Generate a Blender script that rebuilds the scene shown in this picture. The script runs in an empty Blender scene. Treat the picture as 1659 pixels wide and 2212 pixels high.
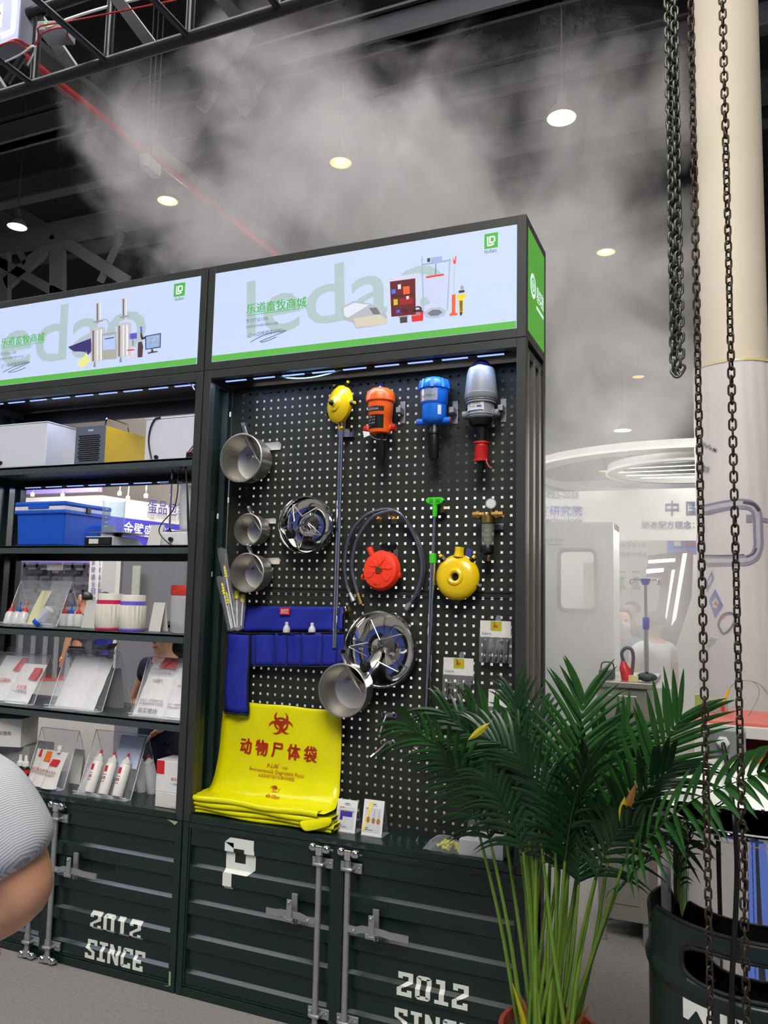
import bpy, bmesh, math, random
from mathutils import Vector, Matrix
random.seed(11)
SC = bpy.context.scene
COL = SC.collection
PI = math.pi

# ------------------------------------------------------------------ camera, world, lights, exposure
F_PX, YAW, PITCH, ROLL = 1705.66, 0.4003, 0.1038, 0.0222
EYE = Vector((2.2096, -3.012, 1.75))
_f = Vector((-math.sin(YAW)*math.cos(PITCH), math.cos(YAW)*math.cos(PITCH), math.sin(PITCH)))
_r = Vector((math.cos(YAW), math.sin(YAW), 0))
_u = _r.cross(_f)
RIGHT = _r*math.cos(ROLL) + _u*math.sin(ROLL)
UP = -_r*math.sin(ROLL) + _u*math.cos(ROLL)
FWD = _f
cam = bpy.data.cameras.new('camera'); camo = bpy.data.objects.new('camera', cam); COL.objects.link(camo)
cam.sensor_fit = 'HORIZONTAL'; cam.sensor_width = 36.0; cam.lens = F_PX/1659*36.0
cam.clip_start = 0.05; cam.clip_end = 200
mw = Matrix((RIGHT, UP, -FWD)).transposed().to_4x4(); mw.translation = EYE
camo.matrix_world = mw
SC.camera = camo

SC.view_settings.view_transform = 'Standard'; SC.view_settings.look = 'None'
SC.view_settings.exposure = 0.0; SC.view_settings.gamma = 1.0
SC.view_settings.use_curve_mapping = False
SC.cycles.volume_bounces = 1
SC.cycles.volume_step_rate = 1.0
SC.cycles.max_bounces = 5; SC.cycles.diffuse_bounces = 2; SC.cycles.glossy_bounces = 3; SC.cycles.use_adaptive_sampling = True; SC.cycles.adaptive_threshold = 0.08; SC.cycles.adaptive_min_samples = 8; SC.cycles.use_light_tree = False; SC.cycles.transparent_max_bounces = 16
SC.cycles.transmission_bounces = 8
SC.cycles.caustics_reflective = False; SC.cycles.caustics_refractive = False

wd = bpy.data.worlds.new('hall_air'); SC.world = wd; wd.use_nodes = True
wd.node_tree.nodes['Background'].inputs[0].default_value = (0.80, 0.82, 0.90, 1)
wd.node_tree.nodes['Background'].inputs[1].default_value = 0.30

def area(name, loc, target, sx, sy, power, color=(1, 1, 1)):
    l = bpy.data.lights.new(name, 'AREA'); l.shape = 'RECTANGLE'; l.size = sx; l.size_y = sy
    l.energy = power; l.color = color
    o = bpy.data.objects.new(name, l); COL.objects.link(o); o.location = loc
    o.rotation_euler = (Vector(target)-Vector(loc)).to_track_quat('-Z', 'Y').to_euler()
    return o
area('aisle_fill_light', (2.6, -5.2, 7.0), (0.8, -0.6, 1.2), 3.4, 3.0, 620, (1.0, 0.955, 0.90))  # unseen fill added to brighten the fronts and the visitor's arm
area('hall_light_side_left', (-6.3, -1.65, 7.7), (-6.3, -1.7, 0.5), 2.7, 2.5, 200, (0.76, 0.78, 1.0))
area('hall_light_side_mid', (-3.7, -1.65, 7.7), (-3.7, -1.7, 0.5), 2.4, 2.5, 130, (0.93, 0.88, 0.95))
area('hall_light_side_right', (-1.2, -1.65, 7.7), (-1.2, -1.7, 0.5), 2.4, 2.5, 88, (1.0, 0.96, 0.80))
area('hall_light_rear', (0.6, 4.2, 10.4), (0.6, 4.0, 0), 9.0, 6.0, 420, (1.0, 0.925, 0.94))
area('far_wall_fill', (-6.2, 6.6, 7.2), (-7.6, 11.0, 1.6), 5.0, 3.0, 900, (1.0, 0.97, 0.95))  # added wash that brightens the far grey wall
area('booth_wall_fill', (1.2, 6.8, 5.4), (1.2, 9.4, 2.0), 4.5, 1.0, 210, (1.0, 0.98, 0.92))  # unseen fill added to brighten the white booth wall and fog
area('haze_fill_light', (2.0, 4.0, 2.7), (1.2, 2.0, 1.0), 1.6, 1.2, 52, (1.0, 0.98, 0.90))  # unseen fill added to brighten the low haze

# ------------------------------------------------------------------ helpers
def ray(u, v):
    return RIGHT*((u-829.5)/F_PX) + UP*(-(v-1106)/F_PX) + FWD
def P(u, v, y=None, z=None, x=None, d=None):
    """the point in the hall, on a known plane, that was measured at this place of the photograph"""
    r = ray(u, v)
    if d is not None: t = d
    elif y is not None: t = (y-EYE.y)/r.y
    elif z is not None: t = (z-EYE.z)/r.z
    else: t = (x-EYE.x)/r.x
    return EYE + r*t

def lin(c):
    return tuple(((x/255)/12.92 if x/255 <= 0.04045 else ((x/255+0.055)/1.055)**2.4) for x in c)
_mats = {}
def mat(name, rgb, rough=0.5, metal=0.0, var=0.06, scale=25, bump=0.0, spec=0.5, coat=0.0, trans=0.0, alpha=1.0, emit=0.0, stretch=None, ior=1.45, bscale=None):
    if name in _mats: return _mats[name]
    m = bpy.data.materials.new(name); m.use_nodes = True; _mats[name] = m
    nt = m.node_tree; b = nt.nodes['Principled BSDF']
    c = lin(rgb)
    b.inputs['Roughness'].default_value = rough; b.inputs['Metallic'].default_value = metal
    b.inputs['Specular IOR Level'].default_value = spec; b.inputs['Coat Weight'].default_value = coat
    b.inputs['Transmission Weight'].default_value = trans; b.inputs['Alpha'].default_value = alpha
    b.inputs['IOR'].default_value = ior
    tc = nt.nodes.new('ShaderNodeTexCoord'); n = nt.nodes.new('ShaderNodeTexNoise')
    n.inputs['Scale'].default_value = scale; n.inputs['Detail'].default_value = 4
    if stretch:
        mp = nt.nodes.new('ShaderNodeMapping'); mp.inputs['Scale'].default_value = stretch
        nt.links.new(tc.outputs['Object'], mp.inputs[0]); nt.links.new(mp.outputs[0], n.inputs['Vector'])
    else:
        nt.links.new(tc.outputs['Object'], n.inputs['Vector'])
    mr = nt.nodes.new('ShaderNodeMapRange'); mr.inputs[3].default_value = 1-var*2; mr.inputs[4].default_value = 1+var*2
    nt.links.new(n.outputs['Fac'], mr.inputs[0])
    mx = nt.nodes.new('ShaderNodeVectorMath'); mx.operation = 'SCALE'
    mx.inputs[0].default_value = c; nt.links.new(mr.outputs[0], mx.inputs['Scale'])
    nt.links.new(mx.outputs[0], b.inputs['Base Color'])
    if emit:
        b.inputs['Emission Color'].default_value = (*c, 1); b.inputs['Emission Strength'].default_value = emit
    if bump:
        bp = nt.nodes.new('ShaderNodeBump'); bp.inputs['Strength'].default_value = bump; bp.inputs['Distance'].default_value = 0.004
        if bscale:
            n2 = nt.nodes.new('ShaderNodeTexNoise'); n2.inputs['Scale'].default_value = bscale; n2.inputs['Detail'].default_value = 3
            nt.links.new(tc.outputs['Object'], n2.inputs['Vector']); nt.links.new(n2.outputs['Fac'], bp.inputs['Height'])
        else:
            nt.links.new(n.outputs['Fac'], bp.inputs['Height'])
        nt.links.new(bp.outputs[0], b.inputs['Normal'])
    return m
def clear(name, rgb=(253, 254, 255), rough=0.08, see=0.82):
    """thin clear plastic: mostly transparent, with a glossy skin"""
    if name in _mats: return _mats[name]
    m = bpy.data.materials.new(name); m.use_nodes = True; _mats[name] = m
    nt = m.node_tree; nt.nodes.clear()
    out = nt.nodes.new('ShaderNodeOutputMaterial'); t = nt.nodes.new('ShaderNodeBsdfTransparent'); t.inputs[0].default_value = (*lin(rgb), 1)
    p = nt.nodes.new('ShaderNodeBsdfPrincipled'); p.inputs['Roughness'].default_value = rough; p.inputs['Base Color'].default_value = (*lin(rgb), 1)
    p.inputs['Specular IOR Level'].default_value = 0.9
    n = nt.nodes.new('ShaderNodeTexNoise'); n.inputs['Scale'].default_value = 14; n.inputs['Detail'].default_value = 3
    tc = nt.nodes.new('ShaderNodeTexCoord'); nt.links.new(tc.outputs['Object'], n.inputs['Vector'])
    bp = nt.nodes.new('ShaderNodeBump'); bp.inputs['Strength'].default_value = 0.35; bp.inputs['Distance'].default_value = 0.006
    nt.links.new(n.outputs['Fac'], bp.inputs['Height']); nt.links.new(bp.outputs[0], p.inputs['Normal'])
    fr = nt.nodes.new('ShaderNodeFresnel'); fr.inputs[0].default_value = 1.45
    mr = nt.nodes.new('ShaderNodeMapRange'); mr.inputs[3].default_value = 1-see; mr.inputs[4].default_value = 1.0
    nt.links.new(fr.outputs[0], mr.inputs[0])
    ge = nt.nodes.new('ShaderNodeNewGeometry'); iv = nt.nodes.new('ShaderNodeMath'); iv.operation = 'MULTIPLY_ADD'; iv.inputs[1].default_value = -(1.45-1/1.45); iv.inputs[2].default_value = 1.45
    nt.links.new(ge.outputs['Backfacing'], iv.inputs[0]); nt.links.new(iv.outputs[0], fr.inputs[0])   # same reflectance from either side of a thin wall
    mx = nt.nodes.new('ShaderNodeMixShader'); nt.links.new(mr.outputs[0], mx.inputs[0])
    nt.links.new(t.outputs[0], mx.inputs[1]); nt.links.new(p.outputs[0], mx.inputs[2]); nt.links.new(mx.outputs[0], out.inputs[0])
    return m
def glow(name, rgb, strength=1.0):
    if name in _mats: return _mats[name]
    m = bpy.data.materials.new(name); m.use_nodes = True; _mats[name] = m
    b = m.node_tree.nodes['Principled BSDF']; c = lin(rgb)
    b.inputs['Base Color'].default_value = (*[x*0.3 for x in c], 1); b.inputs['Roughness'].default_value = 0.6
    b.inputs['Emission Color'].default_value = (*c, 1); b.inputs['Emission Strength'].default_value = strength
    if 'poster film' not in name: m.cycles.emission_sampling = 'NONE'
    return m

class MB:
    def __init__(s): s.v = []; s.f = []; s.sm = []; s.M = None
    def add(s, vs, fs, smooth=False):
        b = len(s.v)
        for p in vs:
            p = Vector(p); s.v.append(s.M @ p if s.M else p)
        for f in fs: s.f.append([i+b for i in f]); s.sm.append(smooth)
        return s
    def box(s, x0, x1, y0, y1, z0, z1):
        return s.add([(x0, y0, z0), (x1, y0, z0), (x1, y1, z0), (x0, y1, z0), (x0, y0, z1), (x1, y0, z1), (x1, y1, z1), (x0, y1, z1)],
                     [(0, 3, 2, 1), (4, 5, 6, 7), (0, 1, 5, 4), (1, 2, 6, 5), (2, 3, 7, 6), (3, 0, 4, 7)])
    def hexa(s, bot, top):
        return s.add(list(bot)+list(top), [(0, 3, 2, 1), (4, 5, 6, 7), (0, 1, 5, 4), (1, 2, 6, 5), (2, 3, 7, 6), (3, 0, 4, 7)])
    def quad(s, a, b, c, d): return s.add([a, b, c, d], [(0, 1, 2, 3)])
    def lathe(s, prof, o=(0, 0, 0), axis=(0, 0, 1), n=24, smooth=True, ripple=0, amp=0.0, z_r=None, a0=0, a1=2*PI):
        """prof: (radius, height) pairs from one end to the other, turned round the axis at o"""
        ax = Vector(axis).normalized(); q = Vector((0, 0, 1)).rotation_difference(ax).to_matrix()
        o = Vector(o); vs = []; fs = []; m = len(prof)
        full = abs(a1-a0-2*PI) < 1e-6
        nn = n if full else n+1
        for i in range(nn):
            a = a0+(a1-a0)*i/n
            for (r, h) in prof:
                k = 1.0
                if ripple and (z_r is None or z_r[0] <= h <= z_r[1]): k = 1+amp*(1 if i % 2 else -1)*1.0
                vs.append(o + q @ Vector((r*k*math.cos(a), r*k*math.sin(a), h)))
        for i in range(n):
            j = (i+1) % nn
            for t in range(m-1):
                if prof[t][0] < 1e-7 and prof[t+1][0] < 1e-7: continue
                fs.append((i*m+t, j*m+t, j*m+t+1, i*m+t+1))
        return s.add(vs, fs, smooth)
    def tube(s, pts, r, n=8, closed=False, smooth=True, caps=True):
        pts = [Vector(p) for p in pts]; m = len(pts)
        rs = r if isinstance(r, (list, tuple)) else [r]*m
        vs = []; fs = []; prev = None
        for i, p in enumerate(pts):
            if closed: t = (pts[(i+1) % m]-pts[i-1])
            else: t = pts[min(i+1, m-1)]-pts[max(i-1, 0)]
            t = t.normalized() if t.length > 1e-9 else Vector((0, 0, 1))
            if prev is None:
                a = Vector((0, 0, 1)) if abs(t.z) < 0.9 else Vector((1, 0, 0)); nrm = t.cross(a).normalized()
            else:
                nrm = prev - t*prev.dot(t); nrm = nrm.normalized() if nrm.length > 1e-6 else t.orthogonal().normalized()
            prev = nrm; bn = t.cross(nrm)
            for k in range(n):
                a = 2*PI*k/n; vs.append(p + (nrm*math.cos(a)+bn*math.sin(a))*rs[i])
        for i in range(m if closed else m-1):
            j = (i+1) % m
            for k in range(n):
                l = (k+1) % n; fs.append((i*n+k, i*n+l, j*n+l, j*n+k))
        s.add(vs, fs, smooth)
        if caps and not closed:
            b = len(s.v)-m*n
            s.f.append([b+k for k in range(n)][::-1]); s.sm.append(False)
            s.f.append([b+(m-1)*n+k for k in range(n)]); s.sm.append(False)
        return s
    def cyl(s, a, b, r, n=16, r2=None): return s.tube([a, b], [r, r if r2 is None else r2], n)
    def ball(s, o, r, n=12, sx=1, sy=1, sz=1):
        vs = []; fs = []; o = Vector(o); m = n//2+1
        for i in range(n):
            for j in range(m):
                a = 2*PI*i/n; b = PI*j/(m-1)-PI/2
                vs.append(o+Vector((r*sx*math.cos(b)*math.cos(a), r*sy*math.cos(b)*math.sin(a), r*sz*math.sin(b))))
        for i in range(n):
            for j in range(m-1):
                k = (i+1) % n; fs.append((i*m+j, k*m+j, k*m+j+1, i*m+j+1))
        return s.add(vs, fs, True)
    def prism(s, poly, th, nrm=None):
        """flat outline (3-D points, in one plane) given a thickness along nrm"""
        pts = [Vector(p) for p in poly]; n = len(pts)
        nrm = Vector(nrm)*th
        vs = pts+[p+nrm for p in pts]
        fs = [tuple(range(n))[::-1], tuple(range(n, 2*n))]+[(i, (i+1) % n, (i+1) % n+n, i+n) for i in range(n)]
        return s.add(vs, fs)
    def sheet(s, rows, smooth=True, th=0.0):
        m = len(rows); n = len(rows[0])
        vs = [p for r in rows for p in r]
        fs = [(i*n+j, i*n+j+1, (i+1)*n+j+1, (i+1)*n+j) for i in range(m-1) for j in range(n-1)]
        return s.add(vs, fs, smooth)

ROOT = {}
def obj(name, mb, m, parent=None, bevel=0.0, sub=0, solid=0.0, base=None):
    if name == 'code_mark': return None   # scannable codes are left off the packs and cards
    me = bpy.data.meshes.new(name)
    if parent is not None: L = ROOT[parent.name]
    elif base is not None: L = Vector(base)
    else:
        xs = [v.x for v in mb.v]; ys = [v.y for v in mb.v]; zs = [v.z for v in mb.v]
        L = Vector(((min(xs)+max(xs))/2, (min(ys)+max(ys))/2, min(zs)))
    me.from_pydata([v-L for v in mb.v], [], mb.f); me.update()
    me.polygons.foreach_set('use_smooth', mb.sm)
    bm = bmesh.new(); bm.from_mesh(me); bmesh.ops.recalc_face_normals(bm, faces=bm.faces); bm.to_mesh(me); bm.free()
    if any(mb.sm): me.set_sharp_from_angle(angle=math.radians(38))
    if m is not None: me.materials.append(m)
    o = bpy.data.objects.new(name, me); COL.objects.link(o)
    ROOT[o.name] = L
    if parent is not None: o.parent = parent
    else: o.location = L
    if solid:
        k = o.modifiers.new('solid', 'SOLIDIFY'); k.thickness = solid; k.offset = 0
    if bevel:
        k = o.modifiers.new('bevel', 'BEVEL'); k.width = bevel; k.segments = 2; k.limit_method = 'ANGLE'; k.angle_limit = math.radians(40)
    if sub:
        k = o.modifiers.new('sub', 'SUBSURF'); k.levels = sub; k.render_levels = sub
    return o
def tag(o, label, cat, group=None, kind=None):
    o['label'] = label; o['category'] = cat
    if group: o['group'] = group
    if kind: o['kind'] = kind
    return o
def thing(name, label, cat, loc, group=None):
    o = bpy.data.objects.new(name, None); COL.objects.link(o); o.location = Vector(loc); o.empty_display_size = 0.05
    ROOT[o.name] = Vector(loc)
    return tag(o, label, cat, group)
def struct(o, label=None):
    o['kind'] = 'structure'
    if label: o['label'] = label
    return o
def dup(root, loc, label=None, group=None):
    r = root.copy(); COL.objects.link(r); r.location = Vector(loc); ROOT[r.name] = Vector(loc)
    if label: r['label'] = label
    if group: r['group'] = group
    for ch in list(root.children):
        c = ch.copy(); COL.objects.link(c); c.parent = r
        for g in list(ch.children):
            d = g.copy(); COL.objects.link(d); d.parent = c
    return r

def text(name, s, m, parent, p0, p1, up=(0, 0, 1), bold=0.0, hs=1.0, depth=0.0004, wrap=None, shear=0.0):
    """lettering whose line runs from p0 to p1 (its two ends on the baseline)"""
    cu = bpy.data.curves.new(name, 'FONT'); cu.body = s; cu.size = 1.0; cu.offset = bold; cu.extrude = 0.0; cu.shear = shear
    cu.resolution_u = 3
    t = bpy.data.objects.new('tmp_'+name, cu); COL.objects.link(t)
    dg = bpy.context.evaluated_depsgraph_get()
    me = bpy.data.meshes.new_from_object(t.evaluated_get(dg))
    bpy.data.objects.remove(t); bpy.data.curves.remove(cu)
    me.name = name
    xs = [v.co.x for v in me.vertices]
    if not xs: return None
    x0, x1 = min(xs), max(xs)
    p0 = Vector(p0); p1 = Vector(p1); ex = p1-p0; k = ex.length/(x1-x0); ex.normalize()
    up = Vector(up); up = (up-ex*up.dot(ex)).normalized()
    L = ROOT[parent.name]
    if wrap:
        bm = bmesh.new(); bm.from_mesh(me); bmesh.ops.triangulate(bm, faces=bm.faces)
        for _ in range(4):
            lg = [e for e in bm.edges if e.calc_length()*k > .010]
            if not lg or len(bm.verts) > 6000: break
            bmesh.ops.subdivide_edges(bm, edges=lg, cuts=1); bmesh.ops.triangulate(bm, faces=[f for f in bm.faces if len(f.verts) > 3])
        bm.to_mesh(me); bm.free()
    for v in me.vertices:
        q = p0+ex*((v.co.x-x0)*k)+up*(v.co.y*k*hs)
        if wrap: q = wrap(q)
        v.co = q-L
    me.materials.clear(); me.materials.append(m)
    o = bpy.data.objects.new(name, me); COL.objects.link(o); o.parent = parent; ROOT[o.name] = L
    return o

# ------------------------------------------------------------------ materials
GREEN = mat('dark green enamel paint', (18, 38, 35), rough=0.30, var=0.10, scale=6, bump=0.02, bscale=90, spec=0.65)
GREY_GREEN = mat('dark green grey frame paint', (50, 54, 50), rough=0.45, var=0.08, scale=8)
PEG = mat('black green pegboard paint', (37, 42, 34), rough=0.5, var=0.06)
SIDE_LIT = mat('side lit green sheet paint', (98, 94, 86), rough=0.35, var=0.05)  # green lightened to brown grey, light from the right painted in
BLACK = mat('black plastic', (16, 16, 17), rough=0.35, var=0.05)
RUBBER = mat('black rubber', (20, 20, 20), rough=0.7)
WHITE = mat('white coated board', (226, 226, 226), rough=0.5, var=0.02)
WHITE_PLASTIC = mat('white plastic', (232, 230, 224), rough=0.35, var=0.02)
PAPER = mat('white paper', (214, 212, 206), rough=0.8, var=0.03)
STEEL = mat('brushed stainless steel', (176, 174, 168), rough=0.28, metal=1.0, var=0.05, scale=10, stretch=(1, 1, 30))
POLISH = mat('polished stainless steel', (214, 213, 210), rough=0.07, metal=1.0, var=0.02)
SATIN = mat('satin cast steel', (186, 183, 175), rough=0.40, metal=0.9, var=0.06)
ZINC = mat('galvanised steel', (178, 180, 182), rough=0.38, metal=0.75, var=0.08, scale=40)
CHROME = mat('chrome', (225, 226, 230), rough=0.08, metal=1.0, var=0.01)
BRASS = mat('brass', (196, 160, 92), rough=0.28, metal=1.0, var=0.05)
YELLOW = mat('yellow plastic', (232, 196, 10), rough=0.28, var=0.03, coat=0.4)
RED = mat('bright red plastic', (244, 62, 36), rough=0.34, var=0.03, coat=0.2)
DARKRED = mat('red plastic', (190, 36, 34), rough=0.4)
ORANGE = mat('orange plastic', (248, 98, 28), rough=0.34, var=0.03)
BLUE = mat('blue plastic', (22, 108, 216), rough=0.36, var=0.03)
COOLER = mat('cooler blue plastic', (18, 84, 196), rough=0.42, var=0.03)
GREYP = mat('grey plastic', (128, 132, 134), rough=0.42, var=0.03)
LIME = mat('lime green plastic', (70, 205, 40), rough=0.35)
CLOTH = mat('royal blue nylon cloth', (22, 38, 150), rough=0.7, var=0.12, scale=18, bump=0.3, bscale=420)
CLOTHBLACK = mat('black webbing tape', (14, 14, 18), rough=0.8)
BAGY = mat('yellow polythene film', (226, 222, 4), rough=0.26, var=0.05, scale=7, bump=0.35, bscale=16)
PRINTRED = mat('dark red print ink', (172, 40, 12), rough=0.5, var=0.05)
INK = mat('dark grey print ink', (60, 60, 64), rough=0.7)
LETTER = mat('white stencil paint', (226, 230, 220), rough=0.45, var=0.03)
CLEAR = clear('clear acrylic', see=0.975)
FILM = clear('clear poly film', see=0.90, rough=0.12)
MILKY = clear('milky translucent plastic', (246, 247, 247), rough=0.3, see=0.35)
FROST = clear('frosted clear plastic', (248, 250, 250), rough=0.25, see=0.62)
LEAF = mat('palm leaf', (35, 82, 27), rough=0.38, var=0.22, scale=9)
LEAF2 = mat('palm leaf dark', (19, 54, 21), rough=0.36, var=0.2, scale=9)
STEM = mat('palm stem', (104, 138, 48), rough=0.45, var=0.18, scale=14)
REDINK = mat('red label ink', (206, 40, 46), rough=0.5)
PURPLE = mat('purple plastic', (112, 92, 214), rough=0.4)
PINK = mat('crimson plastic', (206, 38, 92), rough=0.4)
CREAM = mat('cream ribbed plastic', (232, 228, 212), rough=0.42, var=0.03)
SKIN = mat('skin', (216, 160, 124), rough=0.5, var=0.06, scale=30, bump=0.1, bscale=240)
HAIR = mat('black hair', (18, 15, 15), rough=0.5)

# ------------------------------------------------------------------ the hall
CARPET = mat('grey beige needle felt carpet', (138, 134, 129), rough=0.95, var=0.10, scale=45, bump=0.5, bscale=260, spec=0.1)
struct(obj('floor', MB().box(-30, 30, -10, 45, -0.05, 0), CARPET, base=(0, 0, 0)), 'grey beige felt carpet of the exhibition hall')
CEIL = mat('near black hall roof sheet', (26, 26, 30), rough=0.9, var=0.1, scale=0.6)
struct(obj('ceiling', MB().box(-40, 40, -12, 60, 11.0, 11.1), CEIL, base=(0, 0, 11)), 'dark unlit roof of the exhibition hall')
BEAM = mat('dull grey roof steel', (62, 62, 68), rough=0.7, var=0.1, scale=2)
for i, (u, v, z) in enumerate([(1200, 170, 9.6), (980, 60, 9.6), (70, 300, 9.6), (1100, 330, 9.6), (600, 470, 9.6)]):
    p = P(u, v, z=z)
    b = MB(); b.box(-22, 12, p.y-0.12, p.y+0.12, z, z+0.04); b.box(-22, 12, p.y-0.03, p.y+0.03, z+0.04, z+0.42); b.box(-22, 12, p.y-0.12, p.y+0.12, z+0.42, z+0.46)
    struct(obj('trim_%d' % (i+1), b, BEAM), 'dull grey steel roof beam running across the hall')
a = P(20, 95, z=8.4); c = P(330, 330, z=8.4)
tag(obj('fire_pipe', MB().tube([(a.x, -8, 8.4), (a.x, 24, 8.4)], 0.05, 10), mat('red pipe paint', (150, 30, 34), rough=0.5)), 'thin red sprinkler pipe running back under the dark roof', 'pipe')
b = MB(); b.box(a.x-0.75, a.x-0.25, -8, 24, 8.9, 9.0)
struct(obj('trim_6', b, BEAM), 'flat grey duct beside the red sprinkler pipe')

# lattice frame far off on the left, under the roof
t = thing('roof_lattice', 'grey steel lattice frame under the roof at far left', 'roof frame', P(120, 690, y=10))
def bar(u0, v0, u1, v1, w, y): 
    p, q = P(u0/2.074, v0/2.074, y=y), P(u1/2.074, v1/2.074, y=y)
    d = (q-p).normalized(); s = d.cross(Vector((0, 1, 0))).normalized()*w/2
    return MB().hexa([p-s, p+s, p+s+Vector((0, .12, 0)), p-s+Vector((0, .12, 0))], [q-s, q+s, q+s+Vector((0, .12, 0)), q-s+Vector((0, .12, 0))])
for k in [(-120, 820, 560, 1255, .26), (250, 1050, 252, 1500, .40), (15, 900, 10, 1500, .30), (20, 1270, 245, 1070, .30), (440, 1260, 540, 1040, .10), (-100, 1120, 600, 1500, .22), (60, 1090, 110, 1180, .12)]:
    obj('lattice_bar', bar(*k, 10), BEAM, t)
t = thing('roof_lattice', 'grey diagonal roof brace half hidden in the smoke above', 'roof frame', P(500, 200, y=6))
for k in [(890, 480, 1110, 120, .16), (980, 340, 1110, 470, .30), (1030, 290, 1150, 380, .25), (480, 470, 600, 300, .2)]:
    obj('lattice_bar', bar(*k, 6), BEAM, t)

# high-bay lamps, in a regular grid
LAMPGLOW = glow('warm lamp glass', (255, 196, 110), 1.7)
LAMPHOT = glow('bright lamp glass', (255, 228, 180), 4.0)
HOUSING = mat('lamp housing', (58, 56, 54), rough=0.5)
lamps = [(37, 490, 8.5, .17, 1, 'left end of the row, over the steel lattice'), (362, 434, 8.5, .17, 0, 'second in the row, above the shelf unit'), (736, 352, 8.5, .17, 0, 'glowing orange through the thickest smoke'),
         (1213, 255, 8.5, .20, 1, 'right of the smoke plume, with its hanging rod in view'), (1309, 545, 8.5, .17, 0, 'behind the smoke right of the green side panel'), (1379, 814, 8.5, .17, 0, 'low and far, between the chains and the cabinet'),
         (1345, 930, 8.5, .34, 1, 'brightest and round, low over the white ring'), (1210, 985, 8.5, .26, 0, 'tiny and far, just beside the cabinet side'), (1305, 1018, 8.5, .26, 0, 'tiny and far, inside the white ring')]
for u, v, z, r, hot, where in lamps:
    p = P(u, v, z=z)
    t = thing('pendant_lamp', 'round hanging hall lamp '+where, 'lamp', p, 'hall ceiling lamps')
    obj('glass', MB().lathe([(0, -.01), (r*.8, -.008), (r, 0.0)], p, n=24), LAMPHOT if hot else LAMPGLOW, t)
    obj('housing', MB().lathe([(r*1.04, -.005), (r*1.06, .03), (r*.7, .14), (r*.35, .2), (r*.32, .34), (0, .35)], p, n=24), HOUSING, t)
    obj('rod', MB().cyl(p+Vector((0, 0, .3)), p+Vector((0, 0, 2.5)), .012, 6), HOUSING, t)
    if v < 600:
        l = bpy.data.lights.new('lamp_beam', 'POINT'); l.energy = 60; l.color = (1, .87, .68); l.shadow_soft_size = r
        o = bpy.data.objects.new('lamp_beam', l); COL.objects.link(o); o.location = p-Vector((0, 0, .08))

# cluster of three round spot lamps under the smoke
t = thing('spot_cluster', 'three small grey speakers clustered in the smoke, top left', 'speaker', P(322, 352, z=7.5))
for (u, v) in [(314, 347), (324, 356), (335, 366)]:
    p = P(u, v, z=7.5); obj('speaker_drum', MB().lathe([(0, -.10), (.07, -.10), (.08, -.05), (.08, .06), (0, .07)], p, n=16), mat('pale grey housing', (150, 145, 145)), t); obj('drop_rod', MB().cyl(p+Vector((0, 0, .06)), p+Vector((0, 0, 3.55)), .008, 6), HOUSING, t)

# ------------------------------------------------------------------ black box truss, top left
TRUSS = mat('black truss paint', (30, 31, 34), rough=0.32, var=0.1)
t = thing('light_truss', 'black tubular steel truss crossing the upper left corner', 'truss', (0, -.56, 4.0))
yT = -0.56
obj('chord', MB().tube([(-3.5, yT, 4.0), (3.0, yT, 4.0)], .026, 12), TRUSS, t)
q0 = P(50, 35, z=4.35); q1 = P(250, 0, z=4.35)
obj('chord', MB().tube([(-3.5, q0.y, 4.35), (3.0, q0.y, 4.35)], .026, 12), TRUSS, t)
for zc_ in (4.0, 4.35): obj('chord', MB().tube([(-3.5, yT-.5, zc_), (3.0, yT-.5, zc_)], .026, 12), TRUSS, t)
def web(p, q, w=.024, d=.014):
    p, q = Vector(p), Vector(q); ax = (q-p); s = ax.cross(Vector((0, 1, 0))).normalized()*w; n = Vector((0, d, 0))
    return MB().hexa([p-s-n, p+s-n, p+s+n, p-s+n], [q-s-n, q+s-n, q+s+n, q-s+n])
xn = P(158, 152, z=4.0).x; dn = (P(520, 48, z=4.0).x-xn)/2
for i in range(-7, 7):
    x = xn+dn*i
    obj('web_bar', web((x, yT, 4.0), (x-dn*.62, yT, 4.35), .024, .016), TRUSS, t)
    obj('web_post', MB().tube([(x+dn*.42, yT, 4.0), (x+dn*.42, yT, 4.35)], .019, 10), TRUSS, t)
    obj('cross_bar', MB().tube([(x+dn*.42, yT, 4.0), (x+dn*.42, yT-.5, 4.0)], .014, 8), TRUSS, t)
    obj('cross_bar', MB().tube([(x, yT, 4.35), (x, yT-.5, 4.35)], .014, 8), TRUSS, t)
obj('side_brace', MB().tube([P(52, 118, y=yT), P(14, 178, y=yT)], .016, 8), TRUSS, t)
# LED letter box in the corner
c0 = P(40, 85, y=-.62); c1 = P(-60, 0, y=-.62)
t = thing('led_sign', 'lit sign box with outlined white lettering in the top left corner', 'sign', (c0.x, -.62, c0.z))
obj('box', MB().box(c1.x-.6, c0.x, -.62, -.54, c0.z, c0.z+.62), mat('sign box side', (120, 124, 140), rough=.4), t, bevel=.004)
b = MB(); b.box(c1.x-.6, c0.x-.004, -.6225, -.6203, c0.z+.006, c0.z+.61)
obj('lit_face', b, glow('cool lit acrylic', (190, 196, 235), .9), t)
text('lettering', '司', glow('white neon stroke', (245, 248, 255), 1.6), t, (c0.x-.30, -.6232, c0.z+.055), (c0.x-.02, -.6232, c0.z+.055), bold=.008)
t = thing('power_supply', 'small steel controller box with red wires on the truss', 'control box', P(105, 95, z=4.06))
p = P(122, 72, z=4.12)
b = MB(); b.M = Matrix.Translation(p) @ Matrix.Rotation(.3, 4, 'Z'); b.box(-.06, .06, -.05, .05, -.02, .02); obj('case', b, ZINC, t, bevel=.002)
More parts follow.
